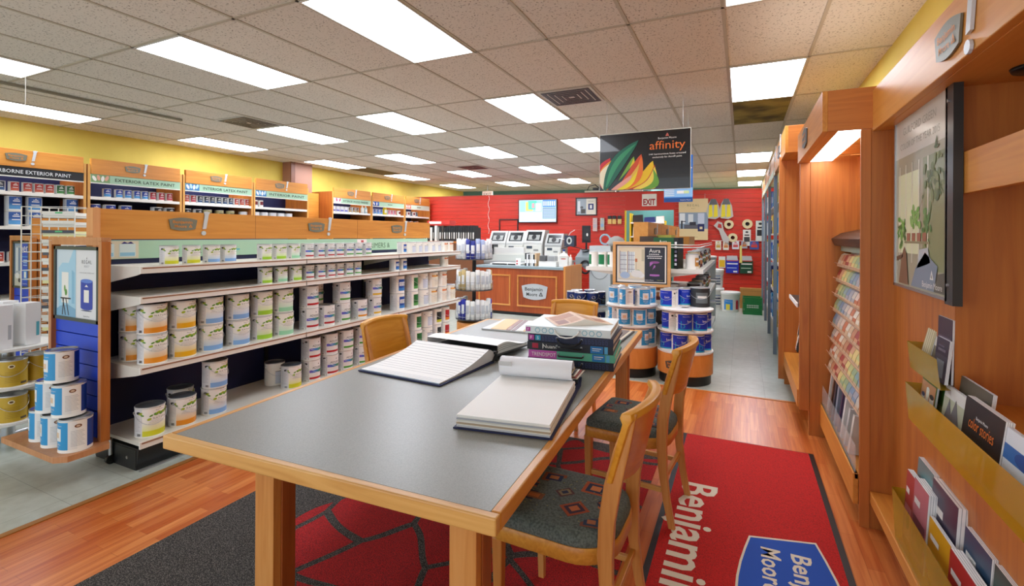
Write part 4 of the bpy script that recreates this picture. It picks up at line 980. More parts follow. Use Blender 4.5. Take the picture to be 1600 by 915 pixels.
# open book with a rolled page
t = thing('sample_book', 'open sample book with a thick white page rolled over at its top', 'book', (-.80, 1.63, TZ + .001), .16)
k = MB(); k.prism([(-.20, -.01), (.185, -.01), (.195, .66), (.18, .80), (-.17, .62)], 'z', 0, .005, NAVY); k.prism([(.05, .62), (.185, .62), (.17, .82)], 'z', .02, .03, mat('#2a2f3c', .5)); k.build('cover', t)
k = MB()
for i, (mm, dx) in enumerate([('#c9cdd6', 0), ('#e8e6df', .002), ('#b9a58c', -.001), ('#eceae4', .003), ('#d8d6ce', .001), ('#a8acb8', -.001), ('#efeeea', .002), ('#f2f2f0', 0)]):
    k.prism([(-.19 + dx, 0 + dx), (.175 + dx, dx), (.18 + dx, .56), (-.185 + dx, .56)], 'z', .005 + i * .0058, .0105 + i * .0058, mat(mm, .6))
k.build('page_block', t)
k = MB()
rc = []
for i in range(20):
    a = -PI / 2 - 1.6 * PI * i / 19 + .2; rc.append((.565 + .048 * cos(a) * (1 - i * .006), .10 + .048 * sin(a) * (1 - i * .006)))
k.add([(x, a, c) for x in (-.185, .17) for a, c in rc], [(i, i + 1, 20 + i + 1, 20 + i) for i in range(19)], mat('#eef1f8', .55), True)
for x in (-.185, .17):
    rc2 = [(.565 + (a - .565) * .93, .10 + (c - .10) * .93) for a, c in rc]
k.add([(x, a, c) for x in (-.183, .168) for a, c in rc2], [(i, i + 1, 20 + i + 1, 20 + i) for i in range(19)], mat('#d5dae6', .55), True)
k.box(-.185, -.12, .512, .516, .11, .13, LGRAY); k.build('rolled_page', t)
k = MB()
for i, cc in enumerate(['#d8cfc2', '#8c3c34', '#e8e4da', '#3c3a40', '#c8b89a', '#f0eee8']):
    k.prism([(.10, .60), (.185 - i * .006, .60), (.20 - i * .01, .76 - i * .014), (.16, .70)], 'z', .048 + i * .006, .052 + i * .006, mat(cc, .6))
k.build('loose_swatches', t)
# stack of five carry-case sample books
BK = [('#10162e', 'dark navy Greek-key', 'bottom'), ('#5fb89a', 'teal and pink TRENDSPOT', 'second from bottom'), ('#24262e', 'black Nuance', 'middle'), ('#161d3c', 'navy Greek-key', 'second from top'), ('#e8f2f4', 'white and pale blue', 'top')]
for i, (cc, nm, pos) in enumerate(BK):
    z = TZ + .0015 + i * .0445
    ox, rz = [(-.868, .12), (-.862, .14), (-.872, .13), (-.87, .10), (-.885, .115)][i]
    t = thing('sample_book', '%s sample book, %s of the stack on the table' % (nm, pos), 'book', (ox, 2.60, z), rz, 'carry-case sample books in the stack')
    hw = .243; m = mat(cc, .45)
    k = MB(); k.box(-hw, hw, 0, .42, 0, .006, m); k.box(-hw, hw, 0, .42, .037, .043, m); k.box(-hw, hw, 0, .006, .006, .037, m)
    if i in (0, 3):
        g_ = mat('#3c4a7c', .5)
        for s in range(-11, 12):
            if abs(s) < 3: continue
            x = s * .019
            for a in rect(0, 1, 0, 1)[:1]:
                k.box(x - .007, x + .007, -.0008, 0, .033, .035, g_); k.box(x - .007, x - .005, -.0008, 0, .010, .035, g_); k.box(x - .007, x + .004, -.0008, 0, .008, .010, g_); k.box(x + .002, x + .004, -.0008, 0, .010, .026, g_); k.box(x - .003, x + .004, -.0008, 0, .024, .026, g_)
        k.box(-hw + .006, -hw + .036, -.0012, 0, .008, .037, mat('#b83c9c', .5)); k.box(-hw + .045, -hw + .075, -.0012, 0, .008, .037, mat('#2fa0c0' if i == 3 else '#e8e8ec', .5))
        k.text('F', .026, (-hw + .020, -.0016, .013), (1, 0, 0), UZ, WHITE); k.text('5', .024, (-hw + .060, -.0016, .013), (1, 0, 0), UZ, WHITE if i == 3 else INK)
    if i == 1:
        k.box(-hw, -.08, -.0012, 0, 0, .043, mat('#c85ab4', .5)); k.text('TRENDSPOT', .030, (-.155, -.0016, .010), (1, 0, 0), UZ, WHITE, width=.14)
    if i == 2:
        k.box(-hw + .03, -hw + .065, -.0012, 0, .008, .036, mat('#b01c3c', .5)); k.text('Nuance', .03, (-.10, -.0016, .012), (1, 0, 0), UZ, WHITE, width=.10); k.box(-.152, -.150, -.0012, 0, .006, .038, WHITE)
    if i in (1, 2):
        k.box(.12, .19, -.0012, 0, .002, .041, mat('#1c7cc4', .5)); k.box(.196, .215, -.0012, 0, .002, .041, mat('#58b0e0', .5))
        k.box(.13, .18, -.0016, -.001, .026, .030, WHITE); k.box(.13, .17, -.0016, -.001, .016, .019, WHITE)
    if i == 4:
        lb = mat('#8ec4d4', .5)
        for s in (-.17, -.13, -.09, .10, .14, .18):
            k.flat([(s + .017 * cos(a * PI / 3), .021 + .017 * sin(a * PI / 3)) for a in range(6)], (0, -.0008, 0), (1, 0, 0), UZ, lb); k.flat([(s + .012 * cos(a * PI / 3), .021 + .012 * sin(a * PI / 3)) for a in range(6)], (0, -.0012, 0), (1, 0, 0), UZ, m)
        k.box(-hw + .004, -hw + .030, -.0012, 0, .012, .035, mat('#c03ca0', .5)); k.text('F', .02, (-hw + .017, -.0016, .016), (1, 0, 0), UZ, WHITE)
    k.build('cover', t)
    k = MB()
    for q in range(6): k.box(-hw + .008, hw - .006, .0065, .415 - .01 * (q % 2), .0065 + q * .005, .0110 + q * .005, mat(['#efe9dc', '#cdb894', '#e3d8c4', '#b8a48a', '#f0ece4', '#8e7c66'][(q + i) % 6], .6))
    k.build('page_block', t)
    hm = WHITE if i == 4 else BLACK
    k = MB()
    pth = [(-.07, -.004, .028), (-.062, -.016, .012), (-.035, -.026, -.004 if i else .008), (0, -.03, -.008 if i else .006), (.035, -.026, -.004 if i else .008), (.062, -.016, .012), (.07, -.004, .028)]
    if i in (1, 2): pth = [(-.07, -.002, .024), (-.066, -.020, .020), (.066, -.020, .020), (.07, -.002, .024)]
    k.tube(pth, .0045, hm, 7)
    for s in (-1, 1): k.cyl((s * .07, 0, .028), (s * .07, -.006, .028), .006, METAL, 8)
    k.build('handle', t)
# flooring sample boards behind the stack
t = thing('flooring_sample_board', 'flat flooring sample board with tan and brown plank strips on the table', 'sample board', (-1.62, 3.60, TZ + .001), .06)
k = MB(); k.box(-.24, .24, -.23, .24, 0, .010, mat('#cfd2d4', .5)); k.build('board', t)
k = MB()
for i, (a, c, cc) in enumerate([(-.225, -.10, '#dfb070'), (-.095, -.06, '#8a5a4a'), (-.05, -.02, '#7a5a58'), (-.01, .04, '#e4dccf'), (.045, .22, '#e0b06a')]): k.prism([(a + .06, -.22), (c + .06 if c < .2 else .225, -.22), (c, .23), (a, .23)], 'z', .010, .0125, mat(cc, .4))
k.build('plank_samples', t)
t = thing('flooring_sample_board', 'second flat sample board, half under the book stack', 'sample board', (-1.05, 3.50, TZ + .001), -.02)
k = MB(); k.box(-.30, .30, -.34, .30, 0, .010, mat('#3c4044', .5)); k.box(-.29, .29, -.33, .29, .010, .012, mat('#d8cdb8', .5)); k.build('board', t)
k = MB()
for i, cc in enumerate(['#c8a070', '#8c6a54', '#d8b484', '#6a5a54']): k.box(-.28 + i * .14, -.15 + i * .14, -.3, .28, .0121, .015, mat(cc, .4))
k.build('plank_samples', t)
t = thing('tented_brochure', 'open tan flooring brochure lying across the top sample book', 'brochure', (-.90, 2.84, TZ + .0015 + 4 * .0445 + .0435), .62)
k = MB()
k.grid(lambda u, v: (-.17 + .17 * u, -.15 + .30 * v, .002 + .035 * u ** 1.5), 6, 1, mat('#d8b496', .5)); k.grid(lambda u, v: (.17 * u, -.15 + .30 * v, .002 + .035 * (1 - u) ** 1.5), 6, 1, mat('#e3c6a8', .5))
k.add([(-.17 + .17 * i_ / 6, -.15, .002 + .035 * (i_ / 6) ** 1.5) for i_ in range(7)] + [(.17 * i_ / 6, -.15, .002 + .035 * (1 - i_ / 6) ** 1.5) for i_ in range(1, 7)] + [(.17, -.15, 0), (-.17, -.15, 0)], [tuple(range(15))], mat('#f0ece2', .6))
for (u0, u1, v0, v1, cc) in ((.12, .5, .1, .45, '#8a4a34'), (.55, .9, .1, .45, '#b8845c'), (.12, .9, .52, .9, '#a8683c')):
    k.grid(lambda u, v, a=(u0, u1, v0, v1): (-.17 + .17 * (a[0] + (a[1] - a[0]) * u), -.15 + .30 * (a[2] + (a[3] - a[2]) * v), .003 + .035 * (a[0] + (a[1] - a[0]) * u) ** 1.5), 5, 1, mat(cc, .5))
for (u0, u1, v0, v1, cc) in ((.1, .45, .12, .8, '#c89a6c'), (.5, .9, .2, .6, '#b07048')):
    k.grid(lambda u, v, a=(u0, u1, v0, v1): (.17 * (a[0] + (a[1] - a[0]) * u), -.15 + .30 * (a[2] + (a[3] - a[2]) * v), .003 + .035 * (1 - (a[0] + (a[1] - a[0]) * u)) ** 1.5), 5, 1, mat(cc, .5))
k.build('brochure_leaf', t)

# ------------------------------------------------------------------ round paint displays and second shelving run
TI = [.325, .54, .755]
D1 = round_display('round wood-base display of dark blue ben cans nearest the aisle', -.535, 5.40, .275, TI)
D2 = round_display('middle round wood-base display of light blue REGAL cans', -1.10, 5.46, .275, TI)
D3 = round_display('round display of navy cans beside the service counter', -1.90, 6.38, .275, [.31, .57], plq=False)
def ring(kind, cx, cy, z, angs, r, label, grp):
    for i, a in enumerate(angs):
        can(kind, .081, .19, cx + r * cos(a), cy + r * sin(a), z, -1.5 + .35 * cos(a) + (0, .15, .8, -.2, -.9, .3)[(i + int(z * 20)) % 6], label % ORD[i], grp)
D = math.radians
ring(('ben',), -.535, 5.40, TI[0], [D(v) for v in (-152, -100, -48, 4)], .18, 'dark blue ben can, %s from left on the bottom disc of the nearest round display', 'ben cans on the nearest round display')
ring(('ben',), -.535, 5.40, TI[1], [D(v) for v in (-140, -88, -36, 16)], .18, 'dark blue ben can, %s from left on the middle disc of the nearest round display', 'ben cans on the nearest round display')
ring(('ben',), -.535, 5.40, TI[2], [D(v) for v in (-170, 150, 100)], .17, 'dark blue ben can, %s on the top disc of the nearest round display', 'ben cans on the nearest round display')
ring(REG, -1.10, 5.46, TI[0], [D(v) for v in (-150, -98, -46, 6)], .18, 'light blue REGAL can, %s from left on the bottom disc of the middle round display', 'REGAL cans on the middle round display')
ring(REG, -1.10, 5.46, TI[1], [D(v) for v in (-158, -106, -54, -2)], .18, 'light blue REGAL can, %s from left on the middle disc of the middle round display', 'REGAL cans on the middle round display')
ring(REG, -1.10, 5.46, TI[2], [D(v) for v in (-150, -95, -40, 20, 90, 160)], .18, 'light blue REGAL can, %s from left on the top disc of the middle round display', 'REGAL cans on the middle round display')
ring(('navy',), -1.90, 6.38, .57, [D(v) for v in (-150, -98, -46, 6, 90, 150)], .18, 'navy can with silver badge, %s from left on the counter-side round display', 'navy cans on the round display by the counter')
ring(('navy',), -1.90, 6.38, .31, [D(v) for v in (-150, -98, -46, 6)], .18, 'navy can, %s from left on the lower disc of the counter-side display', 'navy cans on the round display by the counter')
# second run
t = thing('shelving_unit', 'white metal shelving run of stain cans behind the round displays', 'shelving', (0, 0, 0))
for z in (.18, .735, 1.115):
    k = MB(); k.box(-1.78 if z > 1 else -1.1, -.41, 5.98, 8.75, z - .025, z, SHELF); k.box(-.41, -.395, 5.98, 8.75, z - .045, z + .002, LIP); k.box(-1.78 if z > 1 else -1.1, -.395, 5.96, 5.98, z - .045, z + .001, LIP)
    if z > .5:
        k.prism([(-1.05, z - .14), (-.44, z - .045), (-.41, z - .025), (-1.05, z - .025)], 'y', 5.985, 5.992, LIP)
        if z > 1: k.prism([(-1.12, z - .14), (-1.75, z - .045), (-1.78, z - .025), (-1.12, z - .025)], 'y', 5.985, 5.992, LIP)
    k.build('shelf', t)
k = MB(); k.box(-1.12, -1.08, 6.0, 8.75, 0, 1.5, mat('#4a3a34', .6)); k.build('back_panel', t)
k = MB(); k.box(-1.58, -.45, 6.0, 8.75, 0, .14, mat('#c4c2ba', .5)); k.build('kick_base', t)
k = MB(); k.tube([(-.95, 6.02, 1.40), (-.55, 6.02, 1.40), (-.45, 6.15, 1.40), (-.45, 8.7, 1.40)], .006, WW, 6); k.tube([(-.95, 6.02, 1.37), (-.55, 6.02, 1.37), (-.45, 6.15, 1.37), (-.45, 8.7, 1.37)], .008, WW, 6); k.build('guard_rail', t)
for i in range(3):
    k = MB(); y = 6.95 + i * 1.25; k.box(-1.22, -1.18, y, y + 1.24, 1.45, 1.70, W_Y); hb = k.build('header_board', t); plaque(hb, (-1.178, y + .6, 1.58), UY, UZ, .20, .10, True)
k = MB(); k.box(-1.38, -1.18, 6.93, 6.95, 1.42, 1.70, W_Y); k.build('header_end', t)
k = MB(); k.box(-.85, -.70, 7.6, 8.5, 1.36, 1.50, mat('#c08030', .5)); k.box(-1.1, -.9, 7.2, 7.6, 1.36, 1.52, mat('#b8b44c', .5)); k.build('carton_row', label='tan and olive cartons lying on top of the stain shelving', cat='carton')
# picture of the stand: framed Aura board facing the viewer
t = thing('framed_sign', 'oak framed Aura paint poster above the round displays', 'sign', (-1.075, 5.86, .905))
k = MB(); FO = wood('sign_oak', ['#d89a58', '#e2a868', '#e8b47a'], 'x')
for (a, c, e, f) in ((-.335, .335, 0, .035), (-.335, .335, .495, .53), (-.335, -.30, .035, .495), (.30, .335, .035, .495)): k.box(a, c, -.02, .02, e, f, FO)
k.build('frame', t, bevel=.003)
k = MB(); k.box(-.30, .30, 0, .01, .035, .495, mat('#3a3f42', .4))
def Rr(a, b_, c, d, m, e=.001): k.add([(a, -e, c), (b_, -e, c), (b_, -e, d), (a, -e, d)], [(0, 1, 2, 3)], m)
Rr(-.285, .285, .05, .48, mat('#f0efe8', .5)); Rr(-.27, .04, .075, .465, mat('#eaddc0', .5), .0015); Rr(.04, .27, .06, .465, mat('#262a38', .4), .0015)
for x in (-.245, -.15):
    Rr(x, x + .075, .16, .41, mat('#e8eef0', .5), .002)
    for q in range(4): Rr(x, x + .075, .20 + q * .055, .204 + q * .055, mat('#4a4460', .5), .0025)
    for q in range(3): Rr(x + .02 * q + .012, x + .02 * q + .016, .16, .41, mat('#4a4460', .5), .0025)
    Rr(x - .008, x, .15, .42, mat('#6a6080', .5), .0026)
Rr(-.07, -.045, .29, .33, mat('#c8764c', .5), .002); Rr(-.059, -.056, .2, .29, mat('#8a6a4c', .5), .002)
for (x, z, a, c, cc) in ((-.19, .13, .06, .04, '#a8bcd8'), (-.05, .15, .07, .045, '#e8e4e0'), (-.04, .18, .03, .02, '#7fa86c'), (.0, .13, .04, .03, '#f0eeea')): k.flat(ell(x, z, a, c), (0, -.003 - a * .005, 0), (1, 0, 0), UZ, mat(cc, .5))
Rr(-.27, .04, .075, .095, mat('#d8d0c4', .5), .0032); Rr(.005, .035, .3, .44, mat('#cfc4a4', .5), .002)
k.text('Aura', .065, (.155, -.002, .405), (1, 0, 0), UZ, WHITE)
for q, w_ in enumerate((.13, .18, .16)):
    for j in range(int(w_ / .02)): x_ = .155 - w_ / 2 + j * .02; k.add([(x_, -.002, .380 - q * .023), (x_ + .015, -.002, .380 - q * .023), (x_ + .015, -.002, .389 - q * .023), (x_, -.002, .389 - q * .023)], [(0, 1, 2, 3)], WHITE)
P2 = mat('#b06ab8', .4)
Rr(.10, .21, .14, .29, mat('#2c2834', .4), .002); Rr(.10, .21, .13, .15, P2, .0025); k.flat(ell(.155, .29, .055, .014), (0, -.0025, 0), (1, 0, 0), UZ, mat('#8c4a8c', .4)); k.flat([(.10, .24), (.14, .28), (.13, .29), (.10, .29)], (0, -.003, 0), (1, 0, 0), UZ, P2); k.flat([(.13, .20), (.15, .23), (.155, .22), (.165, .25), (.15, .26)], (0, -.003, 0), (1, 0, 0), UZ, P2)
k.flat(ell(.155, .137, .055, .01), (0, -.0028, 0), (1, 0, 0), UZ, P2); k.text('Benjamin Moore', .016, (.09, -.002, .075), (1, 0, 0), UZ, WHITE); k.text('Color Lock', .014, (.215, -.002, .078), (1, 0, 0), UZ, mat('#c8cc60', .5))
k.build('poster', t)
k = MB(); k.box(-.03, .03, .02, .06, -.15, .3, METAL); k.build('support_post', t)
# green and white cans left of the sign
GW = ('block', '#0f7a48', '#0f7a48', ''); CN[GW] = 'white and green'
for i, (x, rz) in enumerate([(-1.72, -2.6), (-1.60, -1.8), (-1.48, -2.7), (-1.36, -1.7)]): can(GW, .058, .19, x, 6.10, 1.116, rz, 'white and green can, %s from left beside the framed Aura poster' % ORD[i], 'green cans beside the Aura poster', hand=False)
for i, x in enumerate((-1.49, -1.31)): can(PLN, .075, .19, x, 6.2, .141, -1.6, 'grey-white can below the shelf left of the Aura poster, %s from left' % ORD[i], 'pale cans under the shelf', hand=False)
t = thing('binder', 'black binder with a green Aura cover standing beside the framed poster', 'binder', (-.78, 6.06, 1.116), -.25)
k = MB(); k.box(-.20, .05, 0, .03, 0, .37, mat('#1c5a34', .5)); k.box(.05, .10, 0, .18, 0, .37, BLACK); k.text('Aura', .05, (-.08, -.001, .305), (1, 0, 0), UZ, WHITE); k.box(-.2, .05, -.0008, 0, .28, .295, mat('#7ab08a', .5))
for q in range(6): k.box(.062, .088, -.001, 0, .04 + q * .05, .07 + q * .05, mat(['#e8e8ec', '#c8a8d0', '#e8e8ec', '#8a8cb0', '#e0e0e4', '#f0f0f0'][q], .5))
k.build('cover', t, bevel=.002)
k = MB(); k.box(-.19, .045, .031, .17, .01, .36, PAPER); k.build('page_block', t)
STN = [('solid', mat('#e8e4dc', .5), '#c88a3c'), ('solid', mat('#3a2a24', .5), '#b8542c'), ('solid', mat('#2a2c2c', .5), '#8a8c3c'), ('solid', mat('#e4e4e0', .5), '#4a5a4c'), ('solid', mat('#5a1c1c', .5), '#c8804c'), ('solid', mat('#d8c8a0', .5), '#3c4a5a')]
SN = ['cream and amber', 'dark brown and orange', 'black and olive', 'pale grey', 'maroon', 'tan and slate']
for zi, (z, hh) in enumerate(((1.115, .21), (.735, .2), (.18, .2))):
    for i in range(13):
        kd = STN[(i * 5 + zi * 2 + i // 3) % 6]; nm = SN[(i * 5 + zi * 2 + i // 3) % 6]
        CN[kd] = nm
        can(kd, .075, hh - .005 if i % 3 else hh - .03, -.53, 6.12 + i * .2, z + .001, random.uniform(-.6, -.2), '%s stain can, %s along the %s shelf facing the right aisle' % (nm, ORD[i], ('top', 'middle', 'bottom')[zi]), 'stain cans along the right aisle', 1)
for i, x in enumerate((-.72, -.9, -1.03)):
    if i < 2: can(STN[(i + 3) % 6], .075, .2, x - .03, 6.12, .736, -1.5, 'dark stain can, %s from right on the near end of the middle shelf' % ORD[i], 'stain cans on the near end', 1)
can(('solid', mat('#2a2d30', .5), '#6a7478'), .1, .2, -.40, 5.56, .76, -1.4, 'black can with a silver rim on top of the nearest round display', 'single black can')

# ------------------------------------------------------------------ service counter
t = thing('service_counter', 'cherry wood service counter with a silver Benjamin Moore plaque', 'counter', (0, 0, 0))
CX0, CX1, CY0, CY1 = -4.73, -2.88, 8.35, 9.35
k = MB(); k.box(CX0, CX1, CY0, CY0 + .03, .06, .88, RED_V); k.box(CX0, CX1 + .0, CY0 + .03, CY1, .06, .10, RED_V); k.build('front_panel', t)
k = MB(); k.box(CX1 - .03, CX1 + .005, CY0 - .005, CY1, 0.02, .945, wood('counter_end_wood', ['#cc8038', '#d88e44', '#e09c52'], 'z')); k.build('end_panel', t, bevel=.002)
k = MB(); k.box(CX0, CX1 - .032, CY0 - .02, CY0 + .42, .88, .925, mat('#8fa0a6', .35)); k.box(CX0, CX1 - .032, CY0 + .42, CY1, .88, .92, mat('#a9b2b2', .35)); k.build('counter_top', t, bevel=.003)
k = MB(); k.box(CX0, CX1 - .03, CY0 + .02, CY1 - .05, 0, .06, BLACK); k.build('kick_base', t)
MO = wood('moulding_wood', ['#c07a34', '#cf8a40', '#d89850'], 'x')
for (a, c) in ((-4.66, -3.97), (-3.83, -3.03)):
    k = MB()
    for (x0, x1, z0, z1) in ((a, c, .17, .20), (a, c, .73, .76), (a, a + .03, .2, .73), (c - .03, c, .2, .73)): k.box(x0, x1, CY0 - .014, CY0, z0, z1, MO)
    k.build('panel_moulding', t, bevel=.004)
plaque(t, (-3.47, CY0 - .012, .46), (1, 0, 0), UZ, .52, .30, False, mat('#c9ccd0', .35, .4), INK, 'silver_plaque')
# back counter and tinting equipment
t = thing('back_counter', 'low back counter carrying the tinting machines', 'counter', (0, 0, 0))
k = MB(); k.box(-5.9, -3.45, 9.45, 10.7, .9, .95, mat('#b8bcbc', .4)); k.build('counter_top', t)
k = MB(); k.box(-5.88, -3.47, 9.48, 10.68, 0, .9, mat('#c9cac6', .5)); k.box(-5.7, -3.6, 9.472, 9.48, .82, .87, BLACK); k.build('cabinet_body', t)
for i, (x, w_, h_, y) in enumerate([(-5.20, .44, .66, 10.2), (-4.74, .44, .66, 10.2), (-4.28, .46, .68, 10.2), (-3.78, .40, .60, 10.15)]):
    t = thing('tinting_machine', 'grey and white paint shaker machine, %s from left on the back counter' % ORD[i], 'machine', (x, y, .951), 0, 'machines behind the service counter')
    G1_ = mat('#c3c4c0', .4); G2_ = mat('#d9d8d0', .4)
    k = MB(); k.prism([(-.02, 0), (.40, 0), (.40, h_), (.14, h_), (-.02, h_ * .58)], 'x', -w_ / 2, w_ / 2, mat('#a9aba8', .4) if i == 3 else G1_); k.box(-w_ / 2 + .01, w_ / 2 - .01, -.05, -.02, h_ * .05, h_ * .5, G2_); k.build('housing', t, bevel=.006)
    k = MB()
    def slope(a, c, e): # point on the sloped front: a across, c up 0..1
        return (a, -.02 + .16 * c - e, h_ * .58 + h_ * .42 * c + e)
    k.add([slope(-w_ * .38, .14, .003), slope(w_ * .38, .14, .003), slope(w_ * .38, .86, .003), slope(-w_ * .38, .86, .003)], [(0, 1, 2, 3)], mat('#24282a', .2)); k.add([slope(-w_ * .30, .2, .005), slope(w_ * .30, .2, .005), slope(w_ * .30, .6, .005), slope(-w_ * .30, .6, .005)], [(0, 1, 2, 3)], mat('#9a9c98', .3))
    k.add([slope(a, c, .008) for a, c in ell(0, .42, .055, .2)], [tuple(range(16))], BLACK); k.build('window', t)
    k = MB(); k.box(-w_ * .32, -w_ * .02, -.056, -.05, h_ * .38, h_ * .47, mat('#3c4854', .3)); k.box(w_ * .05, w_ * .3, -.056, -.05, h_ * .3, h_ * .36, mat('#8c8e8c', .4)); k.build('control_panel', t)
t = thing('colorant_dispenser', 'low white dispenser with a black front panel below the machines', 'machine', (-4.75, 9.65, .026))
k = MB(); k.box(-.65, .55, -.12, .3, .925, 1.06, mat('#d4d8d0', .4)); k.box(-.64, -.2, -.13, -.12, 1.06, 1.28, mat('#1c1e20', .3)); k.box(-.64, .52, -.1, .25, 1.06, 1.10, mat('#e4e4dc', .4)); k.box(-.2, .52, -.1, 0.0, 1.1, 1.22, mat('#dfdfda', .4)); k.box(-.64, -.2, -.12, .1, 1.06, 1.28, DKMET); k.build('housing', t, bevel=.004)
k = MB()
for i in range(6): k.cyl((-.58 + i * .07, -.132, 1.17), (-.58 + i * .07, -.15, 1.17), .022, METAL, 10)
k.build('dial', t)
# desk things on the counter
def simple(name, label, cat, loc, parts, rz=0, grp=None):
    t = thing(name, label, cat, loc, rz, grp)
    for nm, fn in parts: k = MB(); fn(k); k.build(nm, t)
    return t
for i in range(7):
    m_ = [('#2c2c30'), '#e8e8e8', '#3c3c40', '#c8c4bc', '#efefec', '#2a2a2c', '#d8b890'][i]
    b = MB(); b.box(-3.74 + i * .034, -3.71 + i * .034, 8.5, 8.7, .9265, 1.17 - (i % 3) * .015, mat(m_, .5)); b.box(-3.737 + i * .034, -3.713 + i * .034, 8.499, 8.5, .98, 1.05, PAPER)
    b.build('catalogue', label='upright catalogue, %s from left in the row on the service counter' % ORD[i], cat='catalogue', group='catalogues on the service counter')
simple('desk_tray', 'white tray holding grey baskets on the service counter', 'tray', (-3.28, 8.55, .9265), [('tray_body', lambda k: (k.box(-.17, .17, -.06, .12, 0, .10, WHITE),)), ('basket', lambda k: (k.box(-.15, -.03, -.07, .1, .101, .20, mat('#5a5c5e', .5)), k.box(0, .15, -.065, .1, .101, .2, mat('#b0b2b2', .5)), [k.box(.005 + .02 * q, .01 + .02 * q, -.068, -.066, .11, .19, mat('#7c7e80', .5)) for q in range(7)]))])
simple('jug', 'white gallon jug with a red label at the right of the service counter', 'jug', (-2.99, 8.60, .9265), [('jug_body', lambda k: (k.box(-.085, .085, -.05, .05, 0, .20, mat('#eceae4', .4)), k.lathe([(.085, .2), (.06, .24), (.022, .26), (.022, .29)], mat('#eceae4', .4), 16), k.box(-.04, .05, -.0512, -.05, .14, .155, mat('#c8202c', .5)))), ('cap', lambda k: k.cyl((0, 0, .29), (0, 0, .32), .026, mat('#1c3f90', .4), 12))])
for i, (x, y, r, h, c1, c2) in enumerate([(-3.22, 8.95, .035, .26, '#f0ece0', '#e8e4d8'), (-3.08, 8.98, .035, .24, '#c87838', '#f0f0ec'), (-2.96, 8.9, .03, .22, '#e8e4dc', '#f0e8d8')]): bottle(x, y, .921, r, h, mat(c1, .4), mat(c2, .4), 'small %s bottle, %s from left behind the jug on the service counter' % (['cream', 'orange', 'off-white'][i], ORD[i]), 'bottles on the service counter')
simple('register_scale', 'black cash drawer and card reader on the service counter', 'register', (-4.15, 8.62, .9265), [('drawer', lambda k: (k.box(-.35, .3, -.1, .25, 0, .035, WHITE), k.box(-.3, .02, -.105, -.1, .006, .03, BLACK), k.box(.04, .2, -.105, -.1, .006, .03, BLACK))), ('price_card', lambda k: (k.box(.22, .32, -.12, -.115, 0, .14, WHITE), k.box(.23, .26, -.121, -.12, .02, .05, mat('#c8202c', .5)), k.box(.23, .26, -.121, -.12, .07, .1, mat('#c8202c', .5))))])
simple('shaker_cabinet', 'tall pale grey shaker cabinet behind the right end of the counter', 'machine', (-2.62, 9.75, 0), [
    ('cabinet_body', lambda k: (k.box(-.22, .22, 0, .5, 0, 1.30, mat('#c6ced0', .4)), k.box(-.221, .221, -.004, 0, .84, .86, mat('#9aa4a8', .4)))),
    ('side_hopper', lambda k: (k.prism([(0, .86), (.4, .86), (.4, 1.22), (0, 1.06)], 'x', -.52, -.23, mat('#8e979a', .4)),)),
    ('wheel', lambda k: (k.lathe([(.10, -.02), (.125, -.01), (.125, .01), (.10, .02)], BLACK, 20) if 0 else k.tube([(-.30 + .1 * cos(2 * PI * i / 18), -.03, .86 + .13 * sin(2 * PI * i / 18)) for i in range(18)], .022, BLACK, 7, closed=True), k.cyl((-.30, -.04, .86), (-.30, .0, .86), .04, METAL, 12))),
    ('arc_trim', lambda k: k.tube([(.18 * cos(PI + PI * i / 10), -.006, .82 + .2 * sin(PI + PI * i / 10)) for i in range(11)], .005, mat('#7a8488', .4), 5))])
simple('monitor', 'black monitor seen from behind on the grey shaker cabinet', 'monitor', (-2.98, 10.0, 1.20), [('screen_back', lambda k: (k.box(-.09, .09, -.02, .02, .16, .52, mat('#17191c', .4)), k.box(-.05, .07, -.05, -.02, .2, .46, mat('#26292e', .4)), k.flat(ell(.02, .33, .02, .035), (0, -.051, 0), (1, 0, 0), UZ, WHITE))), ('stand', lambda k: (k.cyl((0, 0, .02), (0, 0, .2), .02, BLACK), k.box(-.1, .1, -.08, .08, 0, .02, BLACK)))], .25)
simple('webbed_gadget', 'small black tool on a wire bracket left of the monitor', 'tool', (-3.3, 9.9, 1.23), [('tool_body', lambda k: (k.box(-.11, .11, -.08, .08, .05, .28, mat('#30384c', .5)), k.flat(ell(0, .17, .06, .08), (0, -.081, 0), (1, 0, 0), UZ, mat('#c8ccc8', .4)), k.flat(ell(0, .17, .03, .045), (0, -.083, 0), (1, 0, 0), UZ, BLACK))), ('bracket', lambda k: (k.tube([(-.25, 0, .22), (-.1, 0, .18), (.0, 0, .34), (.1, 0, .4)], .008, WHITE), k.tube([(-.2, 0, .0), (0, 0, .06), (.25, 0, .0)], .01, BLACK)))])
simple('sander_disc_and_bag', 'blue-grey round sander disc and bag beside the monitor', 'tool', (-2.55, 9.95, 1.302), [('disc', lambda k: (k.tube([(.1 * cos(2 * PI * i / 14), -.05, .13 + .1 * sin(2 * PI * i / 14)) for i in range(14)], .02, mat('#9ab8c8', .4), 6, closed=True),)), ('bag', lambda k: k.lathe([(.0, 0), (.16, .0), (.2, .06), (.13, .16), (.04, .2), (0, .2)], mat('#a8a8a4', .8), 12, (.22, 0, 0)))])  # round sander disc with a bag beside it, not a lamp
b = MB(); b.box(-2.3, -2.05, 9.9, 10.2, 0, 1.22, mat('#c9c8c2', .5)); b.box(-2.32, -2.1, 9.85, 10.15, 1.22, 1.36, mat('#c89850', .6)); b.box(-2.08, -1.9, 9.86, 10.1, 1.1, 1.30, mat('#e8e0d8', .5)); b.build('utility_cabinet', label='pale cabinet with a cardboard box on top, right of the shaker cabinet', cat='cabinet')

